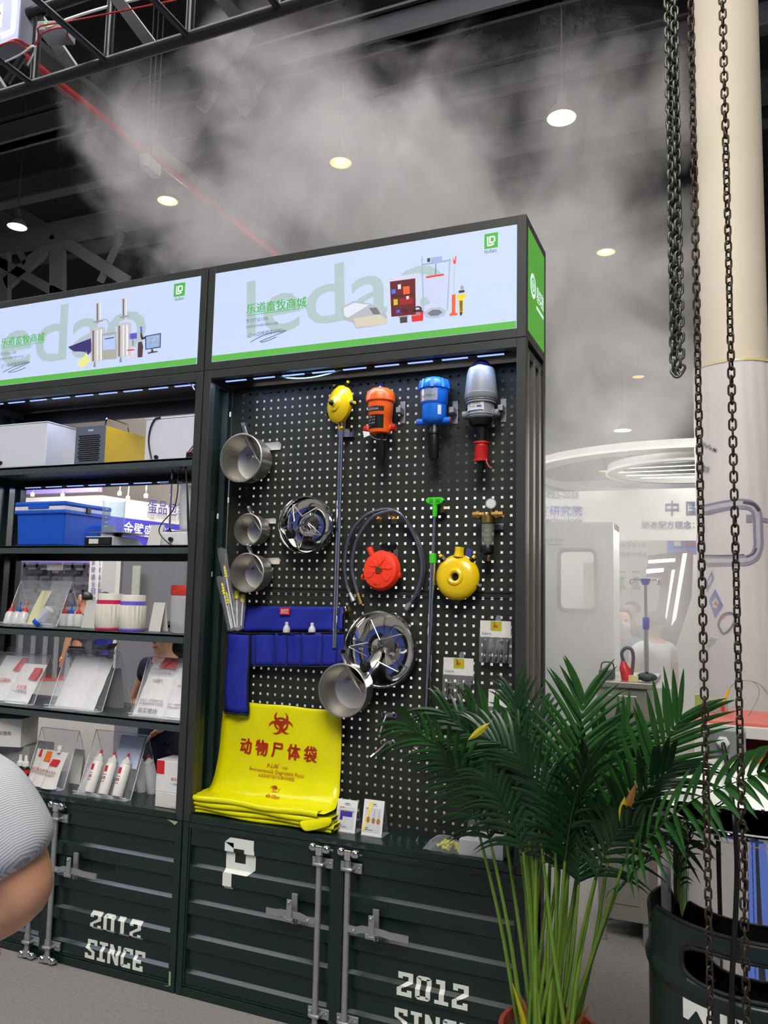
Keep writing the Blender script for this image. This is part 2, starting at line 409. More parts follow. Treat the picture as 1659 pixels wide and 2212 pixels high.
obj('pilot_light', MB().ball(p+Vector((-.0, -.06, 0)), .006, 8), glow('green pilot light', (40, 255, 120), 2), t)
def wire(name, pix, z, r, m, label):
    pts = [P(u, v, z=z+(dz or 0)) for (u, v, dz) in pix]
    return tag(obj(name, MB().tube(smooth(pts), r, 6), m), label, 'cable')
def smooth(pts, n=5):
    pts = [Vector(p) for p in pts]; out = []
    for i in range(len(pts)-1):
        p0 = pts[max(i-1, 0)]; p1 = pts[i]; p2 = pts[i+1]; p3 = pts[min(i+2, len(pts)-1)]
        for k in range(n):
            s = k/n
            out.append(0.5*((2*p1)+(p2-p0)*s+(2*p0-5*p1+4*p2-p3)*s*s+(3*p1-p0-3*p2+p3)*s**3))
    return out+[pts[-1]]
WR = mat('red wire', (170, 34, 30), rough=.5); WW = mat('white wire', (226, 226, 226), rough=.5)
wire('cable', [(0, 98, 0), (30, 90, 0), (60, 105, 0), (85, 85, 0), (82, 60, 0), (110, 52, .05), (180, 40, .1), (380, 0, .15)], 4.02, .004, WR, 'red wire running along the black truss to the controller')
wire('cable', [(-10, 105, 0), (35, 85, 0), (70, 100, 0), (95, 70, 0), (140, 60, 0), (145, 85, 0)], 4.03, .0035, WR, 'tangled red wire looping below the sign box')
wire('cable', [(0, 138, 0), (40, 120, 0), (70, 100, 0), (75, 110, 0), (60, 140, 0)], 4.0, .004, WW, 'white wire end hanging below the sign box')
wire('cable', [(100, 62, 0), (150, 40, .1), (230, 15, .2), (330, -10, .25)], 4.05, .006, WW, 'thick white cable rising along the black truss')

# ------------------------------------------------------------------ display units
H, Z1, Z2, W, D = 3.288, 2.779, 0.726, 1.529, 0.39
LZ = 0.757
ZP = [(.70, 0), (.630, 0), (.621, 1), (.553, 1), (.541, 0), (.484, 0), (.475, 1), (.401, 1), (.389, 0), (.339, 0), (.330, 1), (.255, 1), (.243, 0), (.192, 0), (.183, 1), (.106, 1), (.094, 0), (.045, 0)]
YO, YI = 0.010, 0.025
def yprof(z):
    for (za, a), (zb, b) in zip(ZP, ZP[1:]):
        if zb <= z <= za:
            k = (za-z)/(za-zb); return YO+(YI-YO)*(a+(b-a)*k)
    return YO
def clip(poly, z, keep_above):
    out = []
    for i in range(len(poly)):
        a, b = poly[i], poly[(i+1) % len(poly)]
        ia = (a[1] >= z) == keep_above or a[1] == z; ib = (b[1] >= z) == keep_above or b[1] == z
        if ia: out.append(a)
        if ia != ib:
            k = (z-a[1])/(b[1]-a[1]); out.append((a[0]+(b[0]-a[0])*k, z))
    return out
def R4(x0, y0, x1, y1): return [(x0, y0), (x1, y0), (x1, y1), (x0, y1)]
GLY = {
 '2': [R4(0, 5.7, 4.2, 7), R4(0, 4.9, 1.3, 5.7), R4(2.9, 4.5, 4.2, 5.7), [(0, 2.4), (1.3, 2.4), (4.2, 4.0), (4.2, 4.5), (2.9, 4.5)], R4(0, 1.3, 1.3, 2.4), R4(0, 0, 4.2, 1.3), R4(2.9, 1.3, 4.2, 2.1)],
 '0': [R4(0, .7, 1.3, 6.3), R4(2.9, .7, 4.2, 6.3), [(.7, 7), (3.5, 7), (4.2, 6.3), (2.9, 5.7), (1.3, 5.7), (0, 6.3)], [(.7, 0), (3.5, 0), (4.2, .7), (2.9, 1.3), (1.3, 1.3), (0, .7)]],
 '1': [R4(1.4, 1.2, 2.8, 7), R4(.3, 5.6, 1.4, 7), R4(.2, 0, 4.0, 1.2)],
 'S': [R4(0, 5.7, 4.2, 7), R4(2.9, 4.9, 4.2, 5.7), R4(0, 4.4, 1.3, 5.7), [(0, 4.4), (0, 4.0), (2.9, 2.6), (4.2, 2.6), (4.2, 3.1), (1.5, 4.4)], R4(2.9, 1.3, 4.2, 2.6), R4(0, 0, 4.2, 1.3), R4(0, 1.3, 1.3, 2.1)],
 'I': [R4(1.2, 1.2, 2.6, 5.8), R4(.1, 5.8, 3.7, 7), R4(.1, 0, 3.7, 1.2)],
 'N': [R4(0, 0, 1.3, 7), R4(3.4, 0, 4.7, 7), [(1.3, 7), (1.3, 4.6), (3.4, 0), (3.4, 2.4)]],
 'C': [R4(0, .7, 1.3, 6.3), [(.7, 7), (4.2, 7), (4.2, 5.7), (1.3, 5.7), (0, 6.3)], [(.7, 0), (4.2, 0), (4.2, 1.3), (1.3, 1.3), (0, .7)], R4(2.9, 4.9, 4.2, 5.7), R4(2.9, 1.3, 4.2, 2.1)],
 'E': [R4(0, 0, 1.3, 7), R4(1.3, 5.7, 4.2, 7), R4(1.3, 2.9, 3.4, 4.1), R4(1.3, 0, 4.2, 1.3), R4(2.9, 4.9, 4.2, 5.7), R4(2.9, 1.3, 4.2, 2.1)],
 'P': [R4(0, 0, 1.35, 2.2), R4(0.15, 2.2, 1.5, 6.3), [(.95, 7), (4.5, 7), (4.5, 5.6), (1.5, 5.6), (.15, 6.3)], R4(3.1, 3.6, 4.6, 5.6), [(1.5, 2.2), (3.6, 2.2), (4.6, 3.0), (4.6, 3.6), (1.5, 3.6)]],
}
def stencil(word, x0, x1, z0, z1, parent):
    """letters painted over the ribs of a door, each its own mesh that follows the sheet"""
    gap = .95; w = sum(max(p[0] for q in GLY[c] for p in q) for c in word)+gap*(len(word)-1)
    kx = (x1-x0)/w; kz = (z1-z0)/7; cx = 0
    br = [z for z, _ in ZP]
    for c in word:
        b = MB()
        for q in GLY[c]:
            pl = [(x0+(cx+p[0])*kx, z0+p[1]*kz) for p in q]
            bands = [99]+br+[-99]
            for hi, lo in zip(bands, bands[1:]):
                r = clip(clip(pl, hi, False), lo, True)
                if len(r) >= 3: b.add([(x, yprof(z)-.0012, z) for x, z in r], [tuple(range(len(r)))])
        obj('letter', b, LETTER, parent)
        cx += max(p[0] for q in GLY[c] for p in q)+gap
def lock_bar(t, x, side, hz, zlo, hx):
    """container lock rod with cam ends, clamps and a swing handle to one side"""
    y = -.024
    rod = obj('lock_rod', MB().cyl((x, y, .03), (x, y, .705), .0125, 14), ZINC, t)
    for z, s in ((.712, 1), (.022, -1)):
        b = MB(); b.cyl((x, y, z-.02*s), (x, y, z+.012*s), .019, 12); b.ball((x-.030, y-.004, z+.006*s), .017, 12, sx=1.1); b.ball((x+.032, y-.004, z+.004*s), .017, 12, sx=1.3)
        b.cyl((x-.03, y, z+.006*s), (x+.04, y, z+.004*s), .010, 10); b.cyl((x+.045, y, z+.004*s), (x+.062, y-.0, z+.002*s), .004, 8)
        obj('cam_end', b, CHROME, rod)
    for z in (.655, .075):
        b = MB(); b.box(x-.042, x+.052, -.006, .004, z-.020, z+.018); b.tube([(x-.02, -.005, z), (x-.018, y-.012, z), (x, y-.016, z), (x+.018, y-.012, z), (x+.02, -.005, z)], .008, 6)
        b.ball((x+.04, -.007, z), .006, 8, sy=.6); b.ball((x-.034, -.007, z), .006, 8, sy=.6)
        obj('clamp', b, ZINC, rod, bevel=.0015)
    b = MB(); pts = [(x, -.03, hz-.012*1), (x+side*.045, -.034, hz-.012), (x+side*.075, -.042, hz), (x+side*.16, -.042, hz), (x+side*.19, -.034, hz-.008), (x+hx, -.034, hz-.008)]
    for p, q in zip(pts, pts[1:]):
        b.hexa([(p[0], p[1]-.003, p[2]-.013), (p[0], p[1]+.003, p[2]-.013), (p[0], p[1]+.003, p[2]+.013), (p[0], p[1]-.003, p[2]+.013)], [(q[0], q[1]-.003, q[2]-.013), (q[0], q[1]+.003, q[2]-.013), (q[0], q[1]+.003, q[2]+.013), (q[0], q[1]-.003, q[2]+.013)])
    b.ball((x+side*.038, -.04, hz-.012), .007, 8)
    obj('handle', b, ZINC, rod)
    xl = x+side*.118
    b = MB(); b.box(xl-.013, xl+.013, -.008, .002, hz-.05, hz+.068); b.box(xl-.012, xl+.012, -.055, -.006, hz-.022, hz-.017); b.box(xl-.012, xl+.012, -.052, -.047, hz-.022, hz+.06)
    b.box(xl-.026, xl+.016, -.05, -.045, hz-.03, hz-.012); b.ball((xl, -.055, hz+.05), .007, 8); b.ball((xl, -.012, hz-.043), .007, 8)
    obj('latch', b, ZINC, rod, bevel=.001)
def base_unit(x0, label, words):
    t = thing('storage_cabinet', label, 'cabinet', (x0+W/2, .2, 0), 'container style base cabinets')
    g = GREEN
    obj('carcass', MB().box(x0+.004, x0+W-.004, .06, D, .01, Z2-.004), g, t)
    for xa, xb in ((x0, x0+.030), (x0+.737, x0+.793), (x0+W-.030, x0+W)):
        obj('post', MB().box(xa, xb, 0, .06, .0, Z2), g, t, bevel=.002)
    for za, zb in ((.0, .036), (Z2-.022, Z2)):
        obj('rail', MB().box(x0+.03, x0+W-.03, .001, .06, za, zb), g, t, bevel=.002)
    doors = []
    for xa, xb in ((x0+.034, x0+.735), (x0+.795, x0+W-.034)):
        b = MB(); n = len(ZP)
        vs = [(x, YO+(YI-YO)*a, z) for z, a in ZP for x in (xa, xb)]
        b.add(vs, [(2*i, 2*i+1, 2*i+3, 2*i+2) for i in range(n-1)])
        d = obj('door', b, g, t); doors.append(d)
        fr = MB()
        fr.box(xa, xb, .004, .045, .040, .046); fr.box(xa, xb, .004, .045, .698, .704); fr.box(xa-.002, xa+.004, .004, .045, .046, .698); fr.box(xb-.004, xb+.002, .004, .045, .046, .698)
        obj('door_edge', fr, g, d)
    # right-hand outside wall with upright ribs
    side_ribs(t, x0+W-.004, .03, Z2-.03, 1)
    return t, doors
def side_ribs(t, xs, za, zb, s, m=None):
    b = MB(); prof = [(.05, 0), (.085, 0), (.097, 1), (.150, 1), (.162, 0), (.200, 0), (.212, 1), (.265, 1), (.277, 0), (.315, 0), (.327, 1), (.36, 1)]
    for (ya, a), (yb, c) in zip(prof, prof[1:]):
        b.add([(xs-s*a*.026, ya, za), (xs-s*c*.026, yb, za), (xs-s*c*.026, yb, zb), (xs-s*a*.026, ya, zb)], [(0, 1, 2, 3)])
    return obj('ribbed_side', b, m or SIDE_LIT, t)
XL = -1.536
tR, dR = base_unit(0.0, 'green container base cabinet with letter P under the pegboard', None)
pz = lambda u, v: P(u, v, y=.02)
a, c = pz(483, 1917), pz(553, 1822); stencil('P', a.x, c.x, a.z-.002, c.z+.012, dR[0])
a, c, e = pz(859, 2145.5), pz(1011.7, 2177.5), pz(861, 2098.5); stencil('2012', a.x, c.x, a.z, e.z, dR[1])
a2 = pz(851.9, 2176); hgt = e.z-a.z
stencil('SINCE', a2.x, a2.x+(c.x-a.x)*1.11, a2.z-hgt, a2.z, dR[1])
lock_bar(tR, .694, -1, P(642, 1975, y=-.03).z, .03, P(576, 1972, y=-.03).x-.694)
lock_bar(tR, .823, 1, P(811, 2010, y=-.03).z, .03, P(884, 2023, y=-.03).x-.823)
tL, dL = base_unit(XL, 'green container base cabinet painted SINCE 2012 under the shelves', None)
a, c, e = pz(197.8, 2005.4), pz(307, 2026), pz(203, 1966.6); stencil('2012', a.x, c.x, a.z, e.z, dL[1])
a, c, e = pz(186.8, 2066), pz(311.3, 2094.7), pz(195, 2029.4); stencil('SINCE', a.x, c.x, a.z, e.z, dL[1])
lock_bar(tL, XL+.694, -1, .42, .03, -.22)
lock_bar(tL, XL+.823, 1, P(163, 1880, y=-.03).z, .03, P(210, 1893, y=-.03).x-(XL+.823))
CHIP = mat('bare pale green filler', (150, 172, 122), rough=.8, var=.15, scale=60)
def chip(t, pix, y=-.0008):
    b = MB(); b.prism([P(u, v, y=y) for u, v in pix], .0006, (0, 1, 0)); obj('paint_chip', b, CHIP, t)
chip(tL, [(360, 1770), (384, 1775), (381, 1779), (377, 1782), (372, 1777)])
chip(tL, [(365, 2098), (369, 2100), (368, 2130), (364, 2129)])
chip(tL, [(355, 2129), (364, 2129.5), (363, 2131), (356, 2130)])

# ---- middle section of the left unit: open shelving
LEDM = glow('cold white light strip', (140, 168, 255), 1.5)
def led_strip(t, xa, xb, y, z, n, k=1.0):
    obj('light_channel', MB().box(xa, xb, y-.006, y+.008, z+.002, z+.010), BLACK, t)
    s = (xb-xa)/n
    for i in range(n):
        obj('light_strip', MB().box(xa+s*(i+.14), xa+s*(i+.86), y-.004, y+.006, z-.002, z+.003), LEDM, t)
    l = bpy.data.lights.new('strip_light', 'AREA'); l.shape = 'RECTANGLE'; l.size = xb-xa; l.size_y = .02; l.energy = 3.4*k; l.color = (.50, .62, 1.0)
    o = bpy.data.objects.new('strip_light', l); COL.objects.link(o); o.location = ((xa+xb)/2, y, z-.006); o.rotation_euler = (0, 0, 0)
def mid_frame(t, x0):
    for xa in (x0, x0+W-.038):
        for ya, yb in ((0, .04), (D-.04, D)):
            obj('post', MB().box(xa, xa+.038, ya, yb, Z2+.002, Z1-.002), GREY_GREEN, t, bevel=.002)
    for ya, yb in ((0, .04), (D-.04, D)):
        obj('top_rail', MB().box(x0+.038, x0+W-.038, ya, yb, Z1-.040, Z1-.002), GREY_GREEN, t, bevel=.002)
    obj('top_board', MB().box(x0+.02, x0+W-.02, .03, D-.03, Z1-.03, Z1-.02), BLACK, t)
    obj('ledge', MB().box(x0+.03, x0+W-.03, .0, D, Z2+.002, LZ), GREEN, t, bevel=.002)
    side_ribs(t, x0+W-.004, LZ, Z1-.045, 1)
    side_ribs(t, x0+.030, LZ, Z1-.045, 1, GREEN)
    for z in (Z1-.045, LZ-.001):
        for xx in (x0+.006, x0+W-.032):
            obj('side_rail', MB().box(xx, xx+.026, .04, D-.04, z-.02, z+.02), GREY_GREEN, t)
tS = thing('shelf_unit', 'dark steel open shelf unit holding boxes, bottles and bags', 'shelves', (XL+W/2, .2, Z2))
mid_frame(tS, XL)
SHELF = [2.368, 1.957, 1.545, 1.150]
SHELFM = mat('slate grey shelf paint', (62, 72, 74), rough=.42, var=.08, scale=10)
for z in SHELF:
    obj('shelf', MB().box(XL+.038, XL+W-.038, .0, D, z-.012, z), SHELFM, tS, bevel=.001)
    obj('shelf_lip', MB().box(XL+.038, XL+W-.038, .0, .012, z-.040, z-.001), SHELFM, tS, bevel=.001)
    obj('shelf_back_lip', MB().box(XL+.038, XL+W-.038, D-.02, D, z-.060, z-.012), BLACK, tS)
led_strip(tS, XL+.06, XL+W-.06, .045, Z1-.048, 9)
led_strip(tS, XL+.06, XL+W-.06, D-.05, Z1-.060, 9)
led_strip(tS, XL+.06, XL+W-.06, D-.05, SHELF[0]-.055, 9)
obj('back_valance', MB().box(XL+.038, XL+W-.038, D-.06, D-.052, Z1-.11, Z1-.04), BLACK, tS)

# ---- middle section of the right unit: pegboard
tP = thing('pegboard_unit', 'dark steel display frame with black square-hole pegboard', 'display rack', (W/2, .2, Z2))
mid_frame(tP, 0.0)
PY = .20
h0 = P(440+458/3.95, 760+427/3.95, y=PY); h1 = P(440+1011/3.95, 760+384/3.95, y=PY); h2 = P(440+436/3.95, 760+1164/3.95, y=PY)
PX = (h1.x-h0.x)/9; PZ = (h0.z-h2.z)/11; HS = .0055
cols = [h0.x+PX*k for k in range(-12, 60) if .055 < h0.x+PX*k < 1.492]
rows = [h0.z-PZ*k for k in range(-6, 80) if LZ+.006 < h0.z-PZ*k < 2.715][::-1]
b = MB(); zb = LZ; xa, xb = .034, 1.495
for z in rows:
    b.quad((xa, PY, zb), (xb, PY, zb), (xb, PY, z-HS), (xa, PY, z-HS)); xx = xa
    for c in cols:
        b.quad((xx, PY, z-HS), (c-HS, PY, z-HS), (c-HS, PY, z+HS), (xx, PY, z+HS)); xx = c+HS
    b.quad((xx, PY, z-HS), (xb, PY, z-HS), (xb, PY, z+HS), (xx, PY, z+HS)); zb = z+HS
b.quad((xa, PY, zb), (xb, PY, zb), (xb, PY, 2.74), (xa, PY, 2.74))
obj('pegboard', b, PEG, tP, solid=.0024)
for v in (1270, 1280.5):
    z = P(540, v, y=PY).z; obj('seam_strip', MB().box(.034, 1.495, PY-.004, PY, z-.0015, z+.0015), BLACK, tP)
led_strip(tP, .07, 1.45, .046, Z1-.048, 9, 1.1)
p0 = P(590, 808, y=.05)
obj('loose_wire', MB().tube(smooth([P(575, 806, y=.06), P(620, 816, y=.06), P(660, 817, y=.06), P(700, 810, y=.06), P(750, 795, y=.06)]), .003, 6), mat('pale blue wire', (150, 205, 225), rough=.5), tP)
obj('loose_wire', MB().tube(smooth([P(620, 804, y=.05), P(680, 803, y=.05), P(735, 794, y=.05)]), .0025, 6), mat('magenta wire', (190, 70, 150), rough=.5), tP)
for u, v in ((470, 1115), (457, 1240), (497, 895), (493, 1080)):
    obj('torn_tape', MB().box(*sum(([q-.004, q+.004] for q in (P(u, v, y=.10).x,)), []), .1, .102, P(u, v, y=.1).z-.012, P(u, v, y=.1).z+.012), PAPER, tP)

# ---- light boxes on top
FACE = glow('lit white poster film', (198, 214, 246), .80)
GREENLIT = glow('lit green print', (92, 182, 72), .80)
GREENTXT = glow('lit green lettering', (70, 176, 66), .85)
PALE = glow('lit pale sage lettering', (178, 202, 204), .72)
GREYTXT = glow('lit grey lettering', (92, 104, 124), .75)
def E_(n, rgb, k=.85): return glow('print '+n, rgb, k)
def print_px(name, pix, m, t, sc, ox, oy, y=-.0012, lay=0):
    b = MB(); b.prism([P(ox+u/sc, oy+v/sc, y=y-lay*.0004) for u, v in pix], .0003, (0, -1, 0)); return obj(name, b, m, t)
def lightbox(x0, label):
    t = thing('light_box', label, 'light box', (x0+W/2, .2, Z1), 'lit header boxes')
    w = .038
    for xa in (x0, x0+W-w):
        for ya in (0, D-w): obj('frame_post', MB().box(xa, xa+w, ya, ya+w, Z1, H), GREY_GREEN, t, bevel=.002)
    for ya in (0, D-w):
        for za in (Z1, H-w): obj('frame_rail', MB().box(x0+w, x0+W-w, ya, ya+w, za, za+w), GREY_GREEN, t, bevel=.002)
    for xa in (x0, x0+W-w):
        for za in (Z1, H-w): obj('frame_rail', MB().box(xa, xa+w, w, D-w, za, za+w), GREY_GREEN, t, bevel=.002)
    obj('inner_box', MB().box(x0+.01, x0+W-.01, .01, D-.01, Z1+.01, H-.01), BLACK, t)
    obj('poster', MB().box(x0+w, x0+W-w, -.0005, .009, Z1+w, H-w), FACE, t, bevel=.002)
    obj('poster_band', MB().box(x0+w+.002, x0+W-w-.002, -.0012, .0, Z1+w+.001, Z1+w+.030), GREENLIT, t)
    return t
def rect_px(c, dx, z0, z1): pass
def logo(t, u0, v0, u1, v1, y=-.0012):
    a, c = P(u0, v0, y=y), P(u1, v1, y=y); w = c.x-a.x; x, z = a.x, a.z-(a.z-c.z)
    h = a.z-c.z
    b = MB(); r = w*.08
    b.box(x, x+w, y-.0004, y, c.z, a.z); obj('logo_tile', b, GREENTXT, t)
    s = MB(); wt = E_('white', (240, 248, 250), .95)
    def bx(xa, xb, za, zb): s.box(x+w*xa, x+w*xb, y-.0008, y-.0004, c.z+h*za, c.z+h*zb)
    bx(.20, .29, .30, .80); bx(.20, .56, .16, .26); bx(.20, .29, .20, .34); bx(.36, .46, .34, .80); bx(.36, .70, .34, .43); bx(.46, .72, .71, .80); bx(.70, .80, .40, .74); bx(.52, .72, .20, .29)
    obj('logo_mark', s, wt, t)
def V2(d): return Vector((d, -.0002, 0))
def header_text(t, pts, y=-.0013):
    o = lambda p: P(p[0], p[1], y=y)
    text('lettering', 'ledao', PALE, t, o(pts['big'][0]), o(pts['big'][1]), bold=.008, hs=.84)
    yy = -.0020; o = lambda p: P(p[0], p[1], y=yy)
    text('lettering', '乐道畜牧商城', GREENTXT, t, o(pts['name'][0]), o(pts['name'][1]))
    sh_ = V2(.0022); text('lettering', '乐道畜牧商城', GREENTXT, t, o(pts['name'][0])+sh_, o(pts['name'][1])+sh_)
    a, c = o(pts['rule'][0]), o(pts['rule'][1]); obj('rule', MB().box(a.x, c.x, yy-.0003, yy, a.z-.0012, a.z+.0012), GREENTXT, t)
    text('lettering', '专注行业13年', GREYTXT, t, o(pts['l1'][0]), o(pts['l1'][1]), bold=.002)
    text('lettering', '创造新型农场硬件服务生态圈', GREYTXT, t, o(pts['l2'][0]), o(pts['l2'][1]))
    text('lettering', '让一切养殖更轻松!', GREYTXT, t, o(pts['l3'][0]), o(pts['l3'][1]), shear=.35)
    b = MB(); q = [o(p) for p in pts['swash']]; b.tube(smooth(q), .0016, 5); obj('swash', b, GREYTXT, t)
    text('lettering', 'ledao', GREYTXT, t, o(pts['small'][0]), o(pts['small'][1]))
    logo(t, *pts['logo'])
hR = lightbox(0.0, 'lit header box with feeder and mixer pictures and green side')
header_text(hR, dict(big=((533, 728), (960, 652)), name=((532, 677), (661, 661)), rule=((532, 682), (662, 664)), l1=((531, 697), (579, 691)), l2=((531, 709), (600, 700)), l3=((535, 729), (612, 717)),
            swash=[(541, 739), (575, 722), (618, 714), (590, 726), (562, 738), (575, 737), (597, 728)], small=((1047, 548), (1073, 544)), logo=(1046.5, 506, 1075.5, 534)))
hL = lightbox(XL, 'lit header box with steel distiller picture above the shelves')
header_text(hL, dict(big=((-28, 800), (314, 749)), name=((2, 748), (95, 735)), rule=((2, 752), (96, 741)), l1=((1, 768), (35, 764)), l2=((0, 778), (50, 771)), l3=((2, 795), (60, 785)),
            swash=[(6, 804), (35, 790), (64, 782), (40, 794), (18, 804), (35, 802), (55, 794)], small=((378, 650), (397, 647)), logo=(376.5, 613.5, 399, 638)))
# pictures on the right poster
K = (2.183, 440, 450)
def pr(name, pix, rgb, lay=1, t=hR, k=K, e=.85): return print_px(name, pix, E_('%d_%d_%d' % rgb, rgb, e), t, *k, lay=lay)
pr('picture_feeder', [(648, 470), (705, 437), (790, 450), (825, 470), (838, 500), (850, 480), (865, 510), (862, 545), (720, 568), (705, 540), (660, 525)], (176, 178, 186))
pr('picture_feeder', [(660, 470), (710, 445), (780, 455), (740, 480), (680, 515), (662, 505)], (214, 220, 232), 2)
pr('picture_feeder', [(706, 520), (830, 500), (865, 525), (862, 545), (720, 562)], (205, 198, 176), 2)
pr('picture_feeder', [(780, 470), (815, 468), (835, 500), (800, 500)], (110, 112, 118), 2)
pr('picture_panel', [(858, 330), (1020, 303), (1022, 505), (868, 520)], (202, 208, 226))
pr('picture_panel', [(878, 346), (998, 330), (1000, 500), (885, 512)], (96, 20, 28), 2)
for q, c in [([(885, 385), (905, 380), (906, 400), (886, 405)], (70, 110, 220)), ([(940, 370), (970, 366), (972, 405), (942, 410)], (240, 96, 40)), ([(915, 360), (930, 358), (930, 380), (916, 382)], (230, 226, 230)),
             ([(884, 412), (998, 400), (998, 406), (884, 418)], (60, 10, 16)), ([(895, 430), (915, 428), (915, 455), (896, 458)], (200, 180, 50)), ([(925, 425), (985, 420), (986, 450), (926, 456)], (150, 26, 32)), ([(908, 480), (925, 478), (926, 492), (909, 494)], (90, 90, 220)), ([(955, 415), (968, 413), (968, 428), (956, 430)], (235, 225, 225))]:
    pr('picture_panel', q, c, 3)
pr('picture_bucket', [(918, 490), (968, 484), (966, 510), (960, 512), (960, 538), (926, 542), (925, 516), (919, 514)], (66, 58, 58))
pr('picture_bucket', [(925, 488), (930, 474), (946, 470), (960, 478), (962, 486), (956, 486), (944, 478), (933, 480), (931, 490)], (52, 46, 46), 2)
pr('picture_bucket', [(978, 492), (1036, 486), (1034, 530), (982, 536)], (212, 44, 40))
pr('picture_bucket', [(980, 490), (988, 480), (1026, 475), (1036, 488)], (44, 38, 40), 2)
pr('picture_bucket', [(990, 482), (994, 466), (1012, 460), (1026, 466), (1030, 478), (1024, 478), (1012, 467), (999, 470), (996, 482)], (36, 32, 34), 2)
pr('picture_mixer', [(1037, 330), (1148, 316), (1144, 400), (1112, 445), (1110, 460), (1072, 462), (1070, 450), (1042, 408)], (196, 204, 232), 2)
pr('picture_mixer', [(1026, 228), (1032, 226), (1040, 490), (1034, 492)], (168, 176, 196)); pr('picture_mixer', [(1158, 236), (1164, 236), (1152, 480), (1146, 482)], (168, 176, 196))
pr('picture_mixer', [(1030, 262), (1164, 240), (1164, 248), (1030, 270)], (160, 168, 188), 2); pr('picture_mixer', [(1072, 232), (1124, 226), (1124, 252), (1072, 258)], (150, 174, 214), 3)
pr('picture_mixer', [(1046, 322), (1130, 308), (1136, 316), (1050, 330)], (222, 60, 52), 3)
pr('picture_mixer', [(1092, 262), (1097, 262), (1096, 318), (1091, 318)], (120, 126, 140), 3)
pr('picture_mixer', [(1035, 492), (1070, 470), (1115, 466), (1146, 484), (1130, 508), (1080, 520), (1045, 512)], (176, 184, 200), 1); pr('picture_mixer', [(1055, 495), (1080, 478), (1110, 478), (1126, 490), (1105, 506), (1070, 508)], (110, 116, 130), 2)
pr('picture_mixer', [(1054, 236), (1068, 234), (1068, 252), (1054, 254)], (60, 52, 60), 3)
pr('picture_prod', [(1180, 262), (1186, 262), (1182, 410), (1176, 410)], (188, 196, 210)); pr('picture_prod', [(1174, 226), (1180, 244), (1184, 246), (1188, 222), (1192, 228), (1188, 262), (1178, 262)], (228, 74, 56), 2)
pr('picture_prod', [(1170, 408), (1188, 404), (1186, 490), (1198, 496), (1196, 504), (1160, 508), (1160, 498), (1170, 490)], (238, 92, 48), 2)
pr('picture_filter', [(1194, 408), (1236, 402), (1236, 420), (1226, 424), (1224, 490), (1204, 494), (1202, 430), (1194, 426)], (232, 212, 40)); pr('picture_filter', [(1206, 436), (1221, 434), (1220, 486), (1208, 488)], (120, 96, 30), 2)
pr('picture_filter', [(1210, 372), (1218, 362), (1227, 370), (1225, 382), (1214, 384)], (150, 156, 170), 2); pr('picture_filter', [(1203, 388), (1230, 385), (1230, 396), (1203, 400)], (50, 48, 50), 2); pr('picture_filter', [(1206, 490), (1222, 488), (1216, 506), (1210, 506)], (46, 34, 30), 2)
# pictures on the left poster
K2 = (3.687, 0, 550)
def pl(name, pix, rgb, lay=1, e=.85): return pr(name, pix, rgb, lay, hL, K2, e)
for dx, dy in ((0, 0), (207, -37)):
    q = lambda L: [(u+dx, v+dy) for u, v in L]
    pl('picture_distiller', q([(760, 385), (808, 378), (808, 545), (762, 550)]), (196, 198, 206)); pl('picture_distiller', q([(770, 390), (782, 388), (782, 545), (770, 548)]), (110, 104, 104), 2); pl('picture_distiller', q([(796, 384), (802, 383), (802, 545), (796, 546)]), (238, 240, 244), 2)
    pl('picture_distiller', q([(748, 530), (820, 518), (820, 532), (748, 545)]), (150, 150, 158), 3)
    pl('picture_distiller', q([(724, 598), (760, 580), (810, 574), (840, 586), (834, 840), (726, 855)]), (190, 190, 194)); pl('picture_distiller', q([(735, 605), (750, 602), (750, 846), (735, 850)]), (120, 108, 100), 2); pl('picture_distiller', q([(800, 596), (812, 594), (812, 838), (800, 842)]), (240, 240, 240), 2); pl('picture_distiller', q([(770, 600), (782, 598), (782, 842), (770, 846)]), (226, 222, 210), 2)
    pl('picture_distiller', q([(748, 852), (758, 850), (764, 892), (744, 898)]), (140, 138, 136), 1)
pl('picture_distiller', [(806, 632), (926, 612), (930, 830), (806, 838)], (168, 166, 160), 2); pl('picture_distiller', [(818, 650), (918, 636), (918, 752), (820, 762)], (176, 196, 238), 3)
pl('picture_distiller', [(834, 668), (908, 656), (908, 664), (834, 676)], (60, 60, 90), 4); pl('picture_distiller', [(808, 512), (850, 508), (870, 530), (872, 580), (920, 596), (918, 606), (866, 592), (858, 540), (846, 522), (808, 526)], (180, 182, 190), 3)
pl('picture_glove', [(543, 735), (570, 725), (724, 666), (730, 720), (728, 770), (700, 800), (680, 778), (650, 772), (590, 772), (560, 752)], (56, 44, 110)); pl('picture_bag', [(612, 860), (680, 800), (690, 760), (700, 815), (724, 846), (652, 905)], (226, 226, 140))
pl('picture_tester', [(1030, 630), (1090, 622), (1090, 668), (1030, 676)], (92, 84, 196)); pl('picture_tester', [(1056, 676), (1062, 676), (1062, 725), (1056, 725)], (90, 86, 120)); pl('picture_tester', [(1012, 740), (1070, 734), (1072, 822), (1014, 830)], (222, 208, 214)); pl('picture_tester', [(1012, 758), (1070, 752), (1070, 762), (1012, 768)], (206, 40, 70), 2)
pl('picture_scope', [(1116, 575), (1130, 572), (1134, 620), (1120, 622)], (80, 100, 200)); pl('picture_scope', [(1118, 622), (1128, 620), (1140, 660), (1155, 650), (1160, 668), (1130, 680), (1120, 660)], (60, 40, 44)); pl('picture_scope', [(1100, 700), (1130, 690), (1140, 730), (1134, 815), (1098, 820), (1096, 780)], (76, 54, 56)); pl('picture_scope', [(1080, 720), (1096, 700), (1100, 740), (1090, 810), (1078, 820)], (200, 200, 220))
